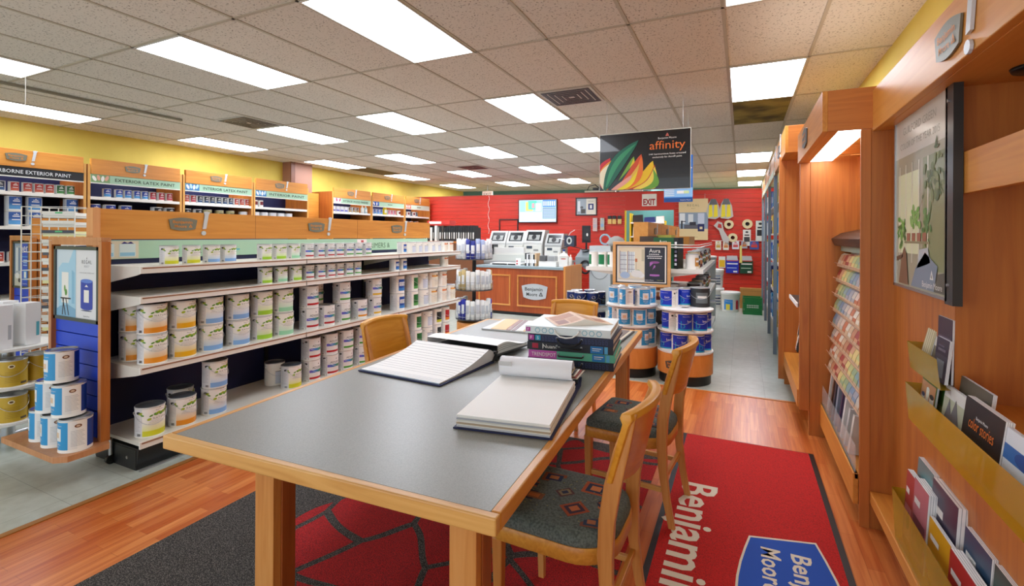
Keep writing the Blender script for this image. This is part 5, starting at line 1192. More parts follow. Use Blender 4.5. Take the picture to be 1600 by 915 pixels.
# wire spinner of rollers
t = thing('roller_spinner', 'three-tier wire spinner rack of wrapped paint rollers by the counter', 'spinner rack', (-3.68, 6.45, 0))
k = MB(); k.lathe([(.22, 0), (.22, .05)], BLACK, 30); k.cyl((0, 0, .05), (0, 0, 1.38), .03, DKMET, 12); k.build('pole', t)
k = MB(); k.lathe([(.26, .05), (.26, .20), (.24, .21), (0, .21)], mat_drum, 32); k.build('drum', t)
TZS = [.255, .69, 1.15]
for z in TZS:
    k = MB(); k.lathe([(0, -.012), (.28, -.012), (.28, 0), (0, 0)], mat('#55585c', .4, .5), 32, (0, 0, z), False, caps=False)
    for zz in (.04, .12): k.tube([(.285 * cos(2 * PI * i / 30), .285 * sin(2 * PI * i / 30), z + zz) for i in range(30)], .003, METAL, 5, closed=True)
    for i in range(30): a = 2 * PI * i / 30; k.cyl((.285 * cos(a), .285 * sin(a), z), (.285 * cos(a), .285 * sin(a), z + .12), .0018, METAL, 4)
    k.build('basket', t)
CC = [['#f0f0ec', '#2430a0', '#eeeeee', '#f0f0f0'], ['#e8e6e0', '#c8b078', '#f0f0f0', '#f0f0ec'], ['#26308c', '#f0f0f0', '#eeeeee', '#a8b4d8']]
for ti, z in enumerate(TZS):
    for i in range(15):
        a = D(-205 + i * 17.5); cc = CC[ti][(i * 3 + i // 2) % 4]
        o = thing('paint_roller_sleeve', '%s wrapped roller sleeve, %s around the %s basket of the spinner' % ({'#f0f0ec': 'white', '#eeeeee': 'white', '#f0f0f0': 'white', '#e8e6e0': 'off-white', '#2430a0': 'blue', '#26308c': 'blue', '#a8b4d8': 'pale blue', '#c8b078': 'tan', '#5a4434': 'brown', '#1c1e28': 'black', '#202430': 'black'}[cc], ORD[i], ['bottom', 'middle', 'top'][ti]), 'roller sleeve', (-3.68 + .235 * cos(a), 6.45 + .235 * sin(a), z + .001), a, 'wrapped rollers on the spinner rack')
        h_ = .30 - (i % 3) * .014
        k = MB(); k.lathe([(.030, 0), (.035, .01), (.035, h_ - .01), (.028, h_)], mat(cc, .4), 12); k.build('sleeve', o)
        k = MB(); k.lathe([(.036, h_ * .3), (.036, h_ * .75)], mat('#eef0f2' if cc not in ('#f0f0ec', '#eeeeee', '#f0f0f0') else '#c8ccd4', .4), 8, a0=-.8, a1=.8, caps=False); k.build('wrapper_label', o)
# binders in front of the red wall
t = thing('bookcase', 'wood topped case carrying a row of dark binders beside the red wall', 'bookcase', (0, 0, 0))
k = MB(); k.box(-6.1, -4.75, 8.35, 8.75, 1.345, 1.38, W_X); k.build('top_board', t)
k = MB(); k.box(-6.08, -4.77, 8.37, 8.75, 0, 1.345, mat('#7a4a2c', .5)); k.build('case_body', t)
for i in range(22):
    cc = ['#1c1d20', '#e8e6e0', '#8c8a84', '#2c2c30', '#dcdcd8', '#3a342e', '#17181a'][(i * 5) % 7 if i < 9 else (i * 3) % 4 // 2 * 6]
    b = MB(); x = -6.03 + i * .056; hh = .28 + .02 * ((i * 7) % 3); b.box(x, x + .05, 8.42, 8.68, 1.3805, 1.3805 + hh, mat(cc, .5)); b.box(x + .012, x + .038, 8.4188, 8.42, 1.43, 1.56, mat('#d8d6d0' if i % 2 else '#9a9890', .5))
    b.build('binder', label='%s binder, %s from left in the row beside the red wall' % ({'#1c1d20': 'black', '#e8e6e0': 'white', '#8c8a84': 'grey', '#2c2c30': 'charcoal', '#dcdcd8': 'pale grey', '#3a342e': 'dark brown', '#17181a': 'black'}[cc], ORD[i]), cat='binder', group='binders beside the red wall')
b = MB(); b.box(-5.95, -5.4, 8.44, 8.68, 1.72, 1.80, mat('#c8342c', .5)); b.box(-5.9, -5.6, 8.4388, 8.44, 1.735, 1.785, mat('#e8d8d0', .5)); b.build('carton', label='flat red and white carton lying on the row of binders', cat='carton')
b = MB(); b.box(-5.50, -5.40, 9.60, 9.63, .951, 1.60, mat('#d0d3d4', .4)); b.box(-5.56, -5.34, 9.55, 9.7, .951, .97, METAL); b.build('card_stand', label='slim white upright card stand at the left end of the back counter', cat='stand')
b = MB(); b.box(-5.72, -5.42, 9.75, 9.8, 1.30, 1.44, mat('#14205c', .5)); b.box(-5.59, -5.55, 9.77, 9.9, .951, 1.32, DKMET); b.build('display_screen', label='dark blue back of a small screen behind the roller spinner', cat='screen')

# ------------------------------------------------------------------ red wall: local frame MW2 (x along wall, y away, z up)
RZW = math.atan2(PU.y, PU.x)
MWm = Matrix(((PU.x, -PN.x, 0, PA.x), (PU.y, -PN.y, 0, PA.y), (0, 0, 1, 0), (0, 0, 0, 1)))
def wall_thing(name, label, cat, s, z, grp=None):
    p = MWm @ Vector((s, 0, z)); return thing(name, label, cat, p, RZW, grp)
t = wall_thing('wall_television', 'wide flat television on the red slatwall', 'television', 3.12, 2.14)
k = MB(); k.box(-.52, .52, -.09, -.03, -.30, .30, mat('#1c1f22', .3)); k.box(-.1, .1, -.03, -.002, -.1, .1, BLACK); k.build('television_body', t, bevel=.004)
k = MB(); sc = lambda a, b_, c, d, cc, e, em=.45: k.add([(a, -.0905 - e, c), (b_, -.0905 - e, c), (b_, -.0905 - e, d), (a, -.0905 - e, d)], [(0, 1, 2, 3)], mat(cc, .3, emit=em))
sc(-.50, .50, -.28, .285, '#bcd8ec', .0); sc(-.48, .12, -.02, .27, '#8fd0e8', .001); sc(-.32, -.12, .0, .24, '#f0d860', .0015); sc(-.25, -.02, .04, .27, '#58c0a8', .002); sc(-.15, -.08, .08, .2, '#e89098', .003); sc(-.05, .1, .0, .2, '#d8ecf4', .003)
sc(.14, .49, .10, .28, '#3c78b8', .001); [sc(.16 + .055 * q, .195 + .055 * q, .13, .25, '#cfe4f4', .002) for q in range(6)]; sc(.14, .49, -.2, .09, '#7890a8', .001); [sc(.16, .47, -.17 + .04 * q, -.155 + .04 * q, '#a8bccc', .002) for q in range(6)]
sc(-.48, .12, -.27, -.04, '#dcecf6', .001); [sc(-.44, .05 - .03 * q, -.23 + .05 * q, -.215 + .05 * q, '#88b4d0', .002) for q in range(4)]
k.build('screen', t)
def frame_pic(label, s, z, w_, h_, left, right, accent, txt, fc='#1c1d20'):
    t = wall_thing('framed_poster', label, 'picture', s, z)
    k = MB(); F = mat(fc, .4)
    for (a, c, e, f) in ((-w_ / 2, w_ / 2, -h_ / 2, -h_ / 2 + .025), (-w_ / 2, w_ / 2, h_ / 2 - .025, h_ / 2), (-w_ / 2, -w_ / 2 + .025, -h_ / 2, h_ / 2), (w_ / 2 - .025, w_ / 2, -h_ / 2, h_ / 2)): k.box(a, c, -.03, -.002, e, f, F)
    k.build('frame', t)
    k = MB(); R_ = lambda a, b_, c, d, cc, e: k.add([(a, -.012 - e, c), (b_, -.012 - e, c), (b_, -.012 - e, d), (a, -.012 - e, d)], [(0, 1, 2, 3)], mat(cc, .5))
    a0, a1, z0, z1 = -w_ / 2 + .025, w_ / 2 - .025, -h_ / 2 + .025, h_ / 2 - .025
    R_(a0, 0, z0, z1, left, 0); R_(0, a1, z0, z1, right, 0); R_(.05, a1 - .06, z0 + .12, z0 + .27, accent, .001); R_(.09, a1 - .1, z0 + .15, z0 + .24, '#f0eee8', .0015)
    R_(a0 + .03, a0 + .09, z0 + .08, z1 - .06, '#e8ecee', .001); R_(a0 + .11, -.02, z0 + .03, z0 + .14, '#4a4844', .001); k.flat(ell(a0 + .13, z0 + .18, .04, .03), (0, -.014, 0), (1, 0, 0), UZ, mat('#5a5a58', .5))
    if txt: k.text(txt, .035, (a1 / 2, -.0135, z1 - .08), (1, 0, 0), UZ, mat('#8a8478', .5), width=min(.14, a1 * .7)); k.build('poster', t)
frame_pic('black framed poster on the red wall right of the television', 4.38, 2.24, .54, .45, '#a8b4bc', '#ece6d4', '#1c2c70', 'REGAL')
frame_pic('small black framed poster behind the machines, left of the television', 2.30, 1.74, .54, .40, '#e8dca4', '#e4e4e0', '#8a8c90', '')
t = wall_thing('exit_sign', 'white EXIT sign with red letters above the doorway', 'exit sign', 5.91, 2.37)
k = MB(); k.box(-.17, .17, -.05, -.002, -.145, .145, mat('#f4f0e4', .5)); k.build('sign_box', t, bevel=.004)
BOLD[0] = .035
k = MB(); k.text('EXIT', .20, (0, -.0525, -.115), (1, 0, 0), UZ, mat('#b00c10', .5), width=.28); k.build('lettering', t)
BOLD[0] = 0
t = wall_thing('hanging_poster', 'tall cream REGAL poster hanging on the red wall', 'poster', 6.9, 1.9)
k = MB(); k.box(-.32, .32, -.06, -.05, -.48, .48, mat('#e8cf9c', .5))
R_ = lambda a, b_, c, d, cc, e=.001: k.add([(a, -.06 - e, c), (b_, -.06 - e, c), (b_, -.06 - e, d), (a, -.06 - e, d)], [(0, 1, 2, 3)], mat(cc, .5))
R_(-.32, .32, -.22, .16, '#8fa0b4'); R_(-.30, -.18, -.1, .14, '#e8ecee', .0015); R_(-.11, .0, -.08, .12, '#e0e4e6', .0015); R_(-.2, .1, -.22, -.12, '#5c5c66', .0015); R_(-.08, .06, -.14, -.06, '#2c2c38', .002); R_(.10, .24, -.1, .14, '#cdd4e4', .0015); R_(.10, .24, -.28, -.11, '#161e5c', .002); R_(.14, .2, -.23, -.17, '#e8dcb4', .003)
R_(-.27, -.23, -.22, -.03, '#2a2a30', .002); R_(-.27, -.16, -.06, -.04, '#2a2a30', .002)
k.text('REGAL', .075, (0, -.0615, .30), (1, 0, 0), UZ, mat('#8a7a5c', .5), 'c', 1.3); k.text('SELECT', .03, (0, -.0615, .245), (1, 0, 0), UZ, mat('#a08c68', .5)); k.text('Benjamin Moore', .03, (0, -.0615, -.42), (1, 0, 0), UZ, mat('#8a7a5c', .5))
k.build('poster_sheet', t)
k = MB(); k.tube([(-.25, -.055, .48), (-.25, -.01, .60)], .003, METAL); k.tube([(.25, -.055, .48), (.25, -.01, .60)], .003, METAL); k.build('hook', t)
def hang(name, label, cat, s, z, fn, grp=None):
    t = wall_thing(name, label, cat, s, z, grp)
    k = MB(); k.cyl((0, 0, 0), (0, -.11, 0), .004, METAL, 6); k.cyl((0, -.11, 0), (0, -.11, .015), .004, METAL, 6); k.build('peg_hook', t)
    k = MB(); fn(k); k.build('packaging', t)
CLR = mat('#d8d4d0', .2, alpha=.8); YLW = mat('#ecd81c', .5)
for i, s in enumerate((7.33, 7.60)):
    def f(k, i=i):
        k.prism([(-.05, 0), (.05, 0), (.12, -.16), (.15, -.40), (.05, -.46), (-.11, -.44), (-.15, -.3), (-.11, -.12)], 'y', -.09, -.02, CLR)
        for x in (-.06, .05): k.prism([(x - .03, -.14), (x + .03, -.12), (x + .045, -.40), (x - .045, -.42)], 'y', -.10, -.09, YLW)
        k.prism([(-.05, 0), (.05, 0), (.09, -.13), (-.09, -.13)], 'y', -.102, -.09, mat('#5a5c60', .4))
    hang('bagged_roller', '%s hanging bag of yellow foam rollers on the red wall' % ('left', 'right')[i], 'bagged tool', s, 2.36, f, 'bags of yellow rollers')
TAN = mat('#e4d4a8', .6)
for i, (s, z, r) in enumerate(((7.66, 1.78, .10), (7.74, 1.48, .10), (8.04, 1.79, .105))):
    t = wall_thing('tape_roll', 'roll of tan tape, the %s of three on the red wall' % ('upper left', 'lower', 'right')[i], 'tape roll', s, z, 'tape rolls on the red wall')
    k = MB(MWm.__class__.Rotation(PI / 2, 4, 'X')); k.lathe([(r * .42, .02), (r, .02), (r, .07), (r * .42, .07), (r * .42, .02)], TAN, 26, caps=False, smooth=False); k.lathe([(0, .0), (r * .42, .0), (r * .42, .069)], BLACK, 20, caps=False) ; k.build('tape', t)
for i, (s, z, w_, h_, c1, c2) in enumerate(((4.61, 1.95, .11, .33, '#d8b8b0', '#b8b4b8'), (4.79, 1.95, .10, .30, '#c8c0a8', '#8cb0d0'), (8.03, 1.66, .16, .36, '#eceae4', '#3c3c40'), (8.30, 1.86, .18, .45, '#dfe6e4', '#2c2e34'), (7.44, 1.40, .12, .2, '#ece8d8', '#c8a048'), (7.60, 1.40, .12, .2, '#ece8d8', '#d0803c'), (7.80, 1.40, .14, .18, '#e4e8f0', '#c83c3c'), (7.98, 1.40, .12, .16, '#a8b0c0', '#c87840'), (8.18, 1.40, .18, .18, '#3c5ca8', '#d84838'))):
    def f(k, w_=w_, h_=h_, c1=c1, c2=c2):
        k.box(-w_ / 2, w_ / 2, -.06, -.03, -h_, -.0, mat(c1, .35)); k.box(-w_ * .36, w_ * .36, -.0612, -.06, -h_ * .75, -h_ * .45, mat(c2, .4)); k.box(-w_ * .3, w_ * .3, -.0612, -.06, -h_ * .38, -h_ * .30, mat(c2, .4)); k.flat(ell(0, -h_ * .15, w_ * .2, h_ * .06), (0, -.0614, 0), (1, 0, 0), UZ, mat(c2, .4))
    hang('packaged_tool', 'packaged tool hanging on the red wall: %s' % ['left of two clear roller packs', 'right of two clear roller packs', 'tall white pack under the tape roll', 'tallest white pack at far right', 'small cream pack, first in the lower row', 'small cream pack, second in the lower row', 'pale blue pack, third in the lower row', 'grey orange pack, fourth in the lower row', 'blue red pack, last in the lower row'][i], 'packaged tool', s, z, f, 'hanging packs on the red wall')
for i, s in enumerate((4.97, 5.08, 5.21)):
    hang('paint_brush', 'paint brush with pale bristles, %s of the three on the red wall' % ('left', 'middle', 'right')[i], 'paint brush', s, 2.0, lambda k: (k.box(-.045, .045, -.05, -.03, -.08, 0, BLACK), k.box(-.045, .045, -.05, -.03, -.2, -.08, mat('#e8c070', .6))), 'brushes on the red wall')
hang('spray_tool', 'bagged red and grey sprayer hanging beside the tape rolls', 'packaged tool', 7.42, 1.85, lambda k: (k.prism([(0, 0), (.1, -.03), (.13, -.2), (.26, -.42), (.2, -.5), (.1, -.42), (.03, -.2), (-.08, -.1)], 'y', -.08, -.02, CLR), k.prism([(.02, -.05), (.08, -.07), (.09, -.16), (.0, -.14)], 'y', -.085, -.08, mat('#b8281c', .5)), k.box(.14, .30, -.06, -.02, -.53, -.49, DKMET)))
for i, (s, c1, lb) in enumerate(((7.73, '#1c30b0', 'blue'), (8.02, '#164830', 'dark green'))):
    hang('bagged_liner', '%s bagged tray liners hanging low on the red wall' % lb, 'packaged tool', s, 1.07, lambda k, c1=c1: (k.box(-.13, .13, -.12, -.02, -.39, -.1, mat(c1, .4)), k.prism([(-.12, -.1), (.12, -.1), (.10, 0), (-.11, 0)], 'y', -.1, -.03, mat('#c8ccd0', .3)), k.box(-.11, .11, -.1215, -.12, -.19, -.165, WHITE), k.box(-.11, .09, -.1215, -.12, -.28, -.262, mat('#a8b8e0' if c1 == '#1c30b0' else '#a8c8b0', .4)), k.box(-.11, .11, -.1215, -.12, -.1, -.12, mat('#c03030', .4)), k.box(.02, .10, -.1215, -.12, -.37, -.335, WHITE)))
hang('yellow_sheath', 'long pale yellow brush hanging between the bagged liners', 'paint brush', 8.02 - .12, 1.30, lambda k: k.prism([(-.02, 0), (.02, 0), (.025, -.3), (.03, -.38), (-.03, -.38), (-.02, -.3)], 'y', -.16, -.13, mat('#e8d878', .5)))
hang('yellow_pack', 'yellow pack hanging left of the blue bagged liners', 'packaged tool', 7.52, 1.05, lambda k: (k.box(-.07, .07, -.06, -.02, -.26, 0, mat('#eceae0', .4)), k.box(-.06, .06, -.0612, -.06, -.24, -.08, mat('#e8b81c', .5))))
b = MB(MWm); b.box(7.3, 8.38, -.06, -.05, 1.405, 1.415, WHITE); b.build('hook_rail', label='thin white rail holding the lower row of packs on the red wall', cat='rail')
b = MB(MWm)
cp = [(1.72 + .02 * sin(i * 1.3), -.01, 2.57 - i * .06) for i in range(18)]
b.tube(cp, .006, WHITE, 6); b.build('power_cord', label='white cord running down the red wall left of the television', cat='cord')
b = MB(MWm)
b.box(4.35, 5.1, -.08, .12, 2.59, 2.63, mat('#c8c4b0', .6)); b.box(4.55, 4.7, -.05, .1, 2.63, 2.70, BLACK); b.tube([(4.4, 0, 2.64), (4.45, 0, 2.75), (4.6, 0, 2.78), (4.7, 0, 2.7), (4.85, 0, 2.76), (4.9, 0, 2.65)], .012, BLACK, 6); b.build('tool_bundle', label='tangle of black tools lying on a board on top of the red wall', cat='tools')
b = MB(MWm); b.box(5.2, 5.75, -.05, .12, 2.59, 2.64, mat('#e8e6e0', .5)); b.box(5.3, 5.6, -.04, .1, 2.64, 2.67, mat('#c8c4b8', .5)); b.build('paper_stack', label='white papers lying on top of the red wall behind the hanging sign', cat='papers')
t = thing('exit_sign', 'small distant EXIT sign behind the red wall at left', 'exit sign', (-6.75, 12.6, 2.66), .1)
k = MB(); k.box(-.16, .16, -.02, .02, -.02, .14, mat('#ece8dc', .5)); k.box(-.01, .01, -.01, .01, .14, .32, METAL); k.build('sign_box', t)
k = MB(); k.text('EXIT', .1, (0, -.021, .02), (1, 0, 0), UZ, INK, width=.24); k.build('lettering', t)
# stock room seen through the doorway
t = thing('stock_shelf', 'stock room shelf with yellow edge seen through the doorway', 'shelving', MWm @ Vector((5.75, 1.0, 0)), RZW)
k = MB()
for z in (.05, .6, 1.1, 1.5, 1.86): k.box(-.38, .48, -.2, .35, z - .03, z, WHITE)
k.build('shelf', t)
k = MB(); k.box(-.40, -.36, -.2, .35, 0, 2.1, mat('#e0c41c', .5)); k.box(.46, .5, -.2, .35, 0, 1.9, mat('#e0c41c', .5)); k.build('side_post', t)
k = MB(); k.box(-.36, .46, .33, .35, .1, 1.85, BLACK); k.build('back_panel', t)
for i, (x, z, w_, h_, cc, nm) in enumerate([(-.2, 1.861, .26, .2, '#1c1e22', 'black box'), (.1, 1.861, .28, .14, '#20306c', 'navy box'), (.36, 1.861, .2, .16, '#e8e8e4', 'white box'), (-.22, 1.501, .2, .25, '#d8d8d0', 'pale bag'), (-.28, 1.10, .12, .22, '#d8cc2c', 'yellow bag')]):
    o = thing('stock_box', '%s on the stock room shelf' % nm, 'box', MWm @ Vector((5.75 + x, .95, z)), RZW)
    k = MB(); k.prism([(-w_ / 2, 0), (w_ / 2, 0), (w_ / 2 * .92, h_), (-w_ / 2 * .95, h_ * .93)], 'y', -.1, .12, mat(cc, .5)); k.build('box_body', o)
# pails, crate and carton at the foot of the red wall
def pail(x, y, z, r, h, cc, label, rz=0, deco=0, grp='white pails by the red wall', lid=True):
    t = thing('pail', label, 'pail', (x, y, z), rz, grp)
    k = MB(); k.lathe([(r * .86, 0), (r * .97, h * .86), (r * 1.0, h * .865), (r * 1.0, h * .9), (r * .97, h * .905)], mat(cc, .4), 26)
    if deco == 1:
        k.crect(-130, -75, h * .12, h * .62, r * .955, mat('#2a8ad8', .4)); k.crect(-118, -92, h * .12, h * .4, r * .955, mat('#e8d848', .4), .002); k.crect(-55, -35, h * .15, h * .62, r * .955, mat('#c83040', .4))
    if deco == 2:
        for q in range(4): k.crect(-130, -50, h * (.2 + .14 * q), h * (.27 + .14 * q), r * .96, mat(['#3c4258', '#6a7488', '#2c3450', '#8a94a8'][q], .5))
    k.build('pail_body', t)
    if lid: k = MB(); k.lathe([(r * 1.01, h * .905), (r * 1.03, h * .91), (r * 1.03, h * .96), (r * .98, h), (0, h)], mat('#f0efea', .4), 26); k.build('lid', t)
    k = MB(); k.tube([(r * 1.01 * cos(-PI / 2 + a), r * 1.01 * sin(-PI / 2 + a), h * .82 - .12 * cos(a)) for a in [(-PI / 2 + PI * i / 12) for i in range(13)]], .003, METAL, 5); k.build('handle', t)
pail(-.20, 10.75, 0, .18, .40, '#ecebe4', 'large white pail with a blue label on the floor near the green crate', 0, 1)
pail(-.50, 11.15, 0, .17, .42, '#e8e6e0', 'white pail with dark lettering, lower one behind the large pail', 0, 2)
pail(-.50, 11.15, .421, .165, .40, '#ecebe6', 'white pail with dark lettering, upper one of the stack', 0, 2)
for i in range(3): pail(-.55, 9.35, i * .385, .15, .39 if i == 2 else .38, '#b4b8b4', 'grey pail at the end of the stain shelving, %s of three' % ('bottom', 'middle', 'top')[i], -.4, 0, 'grey pails stacked at the shelf end', i == 2)
t = thing('milk_crate', 'green plastic crate with white lettering on the aisle floor', 'crate', (.19, 10.6, 0), .04)
GC = mat('#157a3a', .45)
k = MB()
k.box(-.165, .165, -.15, .15, 0, .012, GC)
for s in (-1, 1):
    for z in (.0, .12, .30): k.box(-.165, .165, s * .15 - .006, s * .15 + .006, z, z + (.07 if z == .12 else .03), GC); k.box(s * .16 - .006, s * .16 + .006, -.15, .15, z, z + (.07 if z == .12 else .03), GC)
    for x in [-.16 + .032 * i for i in range(11)]: k.box(x - .005, x + .005, s * .15 - .005, s * .15 + .005, 0, .33, GC); k.box(s * .16 - .005, s * .16 + .005, x * .93 - .005, x * .93 + .005, 0, .33, GC)
k.box(-.15, .15, -.149, -.147, .01, .32, GC)
k.build('crate_body', t)
k = MB()
for zc in (.178, .142):
    for q in range(7): k.flat(ell(-.09 + q * .03, zc, .011, .012, 10), (0, -.1575, 0), (1, 0, 0), UZ, WHITE); k.flat(ell(-.09 + q * .03, zc, .005, .006, 8), (0, -.1579, 0), (1, 0, 0), UZ, GC)
k.build('lettering', t)
b = MB(); b.box(-.03, .40, 11.3, 11.5, 0, .42, mat('#b88440', .7)); b.box(-.03, .40, 11.299, 11.3, .36, .365, mat('#8a6030', .7)); b.build('carton', label='brown cardboard carton behind the green crate', cat='carton')

# ------------------------------------------------------------------ hanging banners
t = thing('hanging_banner', 'black affinity banner with colourful leaf shapes hanging from the ceiling', 'banner', (-.955, 5.3, 2.0), -.01)
hw, hh = .475, .615
k = MB(); k.box(-hw, hw, 0, .012, 0, hh, mat('#0e0f12', .25, coat=.5)); k.box(-hw - .004, hw + .004, .0005, .0115, -.004, hh + .008, mat('#d8d8cc', .5)); k.build('banner_board', t)
k = MB()
def petal(p0, p1, w0, bend, m, e, n=12):
    """leaf from p0 to p1 in board x,z"""
    d = Vector((p1[0] - p0[0], p1[1] - p0[1])); nn = Vector((-d.y, d.x)); L = []; Rr_ = []
    for i in range(n + 1):
        u = i / n; c = Vector(p0) + d * u + nn * (bend * sin(PI * u)); ww = w0 * sin(PI * min(1, u * .95 + .05)) ** .8
        q = nn.normalized() * ww; L.append((c.x + q.x, c.y + q.y)); Rr_.append((c.x - q.x, c.y - q.y))
    P_ = L + Rr_[::-1]
    P_ = [(min(hw - .01, max(-hw + .002, a)), max(.005, c)) for a, c in P_]
    k.flat(P_, (0, -.001 - e * .0004, 0), (1, 0, 0), UZ, m)
for i, (p0, p1, w0, bd, cc) in enumerate([
    ((-.40, .0), (-.36, .36), .085, .22, '#c82838'), ((-.40, .0), (-.33, .34), .06, .16, '#e89a2c'), ((-.42, .0), (-.36, .30), .035, .2, '#f0e8c8'),
    ((-.30, .0), (-.10, .36), .06, -.1, '#7ab040'), ((-.28, .0), (-.10, .34), .035, -.12, '#e8d42c'), ((-.36, .0), (-.06, .33), .04, -.1, '#2a3c44'),
    ((-.20, .0), (.10, .30), .09, -.22, '#f0c81c'), ((-.16, .0), (.12, .26), .05, -.28, '#c8342c'), ((-.10, .0), (.12, .24), .06, -.3, '#f4dc58'), ((-.02, .0), (.10, .22), .035, -.4, '#6aa83c'),
    ((-.26, .0), (-.02, .38), .075, -.12, '#d8502c'), ((-.22, .0), (-.02, .36), .045, -.16, '#f07a2c'), ((-.30, .0), (-.04, .28), .03, -.12, '#e8c04c'), ((-.34, .0), (-.12, .16), .04, -.1, '#e8a898'), ((-.28, .0), (-.06, .2), .025, -.14, '#f0e02c'),
    ((-.42, .0), (-.05, .53), .075, .08, '#1c6a54'), ((-.40, .04), (-.07, .50), .03, .1, '#3a9a6c')]):
    petal(p0, p1, w0, bd, mat(cc, .4), i)
k.text('affinity', .125, (.245, -.002, .42), (1, 0, 0), UZ, mat('#e8762c', .5), width=.36)
k.text('Benjamin Moore', .028, (.245, -.002, .525), (1, 0, 0), UZ, WHITE); logo_triangle(k, (.245, -.002, .553), (1, 0, 0), UZ, .036, mat('#e87a6c', .5), BLACK)
k.text('144 harmonious hues created', .027, (.245, -.002, .36), (1, 0, 0), UZ, WHITE, width=.37); k.text("exclusively for Aura\u00ae paint.", .027, (.245, -.002, .328), (1, 0, 0), UZ, WHITE, width=.30)
k.build('banner_print', t)
k = MB()
for x in (-.4, .4): k.tube([(x, .006, hh), (x, .006, CZ - 2.0)], .0015, METAL, 4)
k.build('hanging_wire', t)
t = thing('hanging_banner', 'light blue banner partly hidden behind the black affinity banner', 'banner', (-.68, 6.15, 1.915), -.01)
k = MB(); k.box(-.18, .15, 0, .01, 0, .56, mat('#2f7fd0', .4)); k.box(-.18, .15, -.001, 0, .06, .17, mat('#8ec0ec', .4)); k.box(-.18, .15, -.0015, 0, 0, .05, mat('#1c4a8c', .4)); k.box(.10, .15, -.001, 0, .17, .56, mat('#2a6ac0', .4))
for q in range(5): k.box(-.17, -.06, -.0018, -.001, .075 + q * .022, .083 + q * .022, WHITE)
k.box(-.02, .11, -.0018, -.001, .10, .135, mat('#cfe0a8', .4)); k.box(-.03, .05, -.0022, -.0018, .10, .135, WHITE); k.text('Benjamin Moore', .018, (.07, -.002, .018), (1, 0, 0), UZ, WHITE); k.box(.11, .14, -.0018, -.001, .40, .41, WHITE); k.build('banner_board', t)
k = MB(); k.tube([(-.1, .005, .56), (-.1, .005, 1.07)], .0015, METAL, 4); k.tube([(.1, .005, .56), (.1, .005, 1.07)], .0015, METAL, 4); k.build('hanging_wire', t)

# ------------------------------------------------------------------ right hand cabinets
# near cabinet: poster, brochure pockets, open bay nearer the viewer
t = thing('display_cabinet', 'tall wood display cabinet with a framed poster and brochure pockets at right', 'cabinet', (0, 0, 0))
k = MB(); k.box(.56, XR - .004, 3.05, 3.085, 0.0, 2.058, W_V); k.box(.555, .60, 3.045, 3.05, 0, 2.058, wood('panel_trim_wood', ['#b8692c', '#c87634', '#d08240'], 'z')); k.build('side_panel', t, bevel=.002)
k = MB(); k.box(.70, .73, 2.28, 3.05, .2, 2.045, W_V); k.box(.70, .73, .9, 2.28, .2, .885, W_V); k.build('front_board', t)
k = MB(); k.box(.73, XR, 2.28, 2.31, .9, 2.045, W_V); k.build('bay_side', t)
k = MB(); k.box(.70, XR, .9, 2.279, .885, .915, W_Y); k.build('bay_shelf', t, bevel=.002)
k = MB(); k.box(.70, .725, .9, 2.28, 1.655, 1.80, W_Y); k.box(.725, XR, .9, 2.28, 1.775, 1.80, W_Y); k.build('bay_rail', t, bevel=.002)
k = MB(); k.box(1.01, 1.03, .9, 2.28, .915, 2.04, W_V); k.build('bay_back', t)
k = MB(); k.box(.605, .635, .8, 3.049, 2.045, 2.255, W_Y); k.box(.635, XR, .8, 3.049, 2.045, 2.07, W_Y); k.box(.635, XR, 3.02, 3.049, 2.07, 2.255, W_X)
hb = k.build('header_board', t, bevel=.003)
plaque(t, (.604, 2.02, 2.14), (0, -1, 0), UZ, .22, .12, True)
for y in (2.10, 1.90, 1.6):
    k = MB(); k.lathe([(.03, -.012), (.065, -.012), (.07, 0), (.03, -.002)], BLACK, 24, (.85, y, 2.045)); k.build('puck_light', t)
k = MB(); k.box(.60, .72, .8, 3.045, .14, .20, W_Y); k.box(.66, .70, .8, 3.045, 0, .14, mat('#7a4a22', .6)); k.build('base_ledge', t, bevel=.004)
ps = thing('framed_poster', 'tall acrylic-framed poster of a green porch on the right cabinet', 'picture', (.70, 2.6, 1.27))
k = MB(); k.box(-.024, -.002, -.32, .34, 0, .78, mat('#b8bcb8', .3, .4)); k.box(-.030, -.002, -.395, -.32, -.01, .79, mat('#3a3c3c', .3, .3)); k.box(-.03, -.024, .325, .34, 0, .78, METAL); k.box(-.03, -.024, -.34, -.325, 0, .78, METAL); k.box(-.03, -.024, -.34, .34, 0, .012, METAL); k.build('frame', ps)
k = MB()
def RX(y0, y1, z0, z1, cc, e=0): k.add([(-.0245 - e, y0, z0), (-.0245 - e, y1, z0), (-.0245 - e, y1, z1), (-.0245 - e, y0, z1)], [(0, 1, 2, 3)], mat(cc, .3))
RX(-.32, .325, .012, .78, '#a8a48c'); RX(-.32, .325, .60, .775, '#cfcbc0', .0004)
RX(-.02, .28, .16, .52, '#dfe4bc', .0006); RX(-.3, -.06, .1, .56, '#8c9268', .0006)
for y in (.26, .17, .08, -.01, -.12): RX(y - .008, y + .004, .12, .56, '#e6e2d0', .001)
rl = random.Random(9)
for (yc, zc, sp_, nn_, cs) in ((.22, .26, .06, 26, ['#5a9a34', '#7cb04c', '#3f6c28']), (.03, .31, .06, 22, ['#6aa63c', '#88b458']), (-.1, .29, .055, 20, ['#4a7a34', '#5c8c40']), (-.2, .44, .10, 40, ['#6a7c4c', '#7f8c5c', '#56683c'])):
    for q in range(nn_):
        k.flat(ell(yc + rl.gauss(0, sp_ * .5), zc + rl.gauss(0, sp_ * .55), .006 + .012 * rl.random(), .010 + .02 * rl.random(), 8, rl.random() * 3), (-.0262 - q * .00003, 0, 0), (0, 1, 0), UZ, mat(rl.choice(cs), .4))
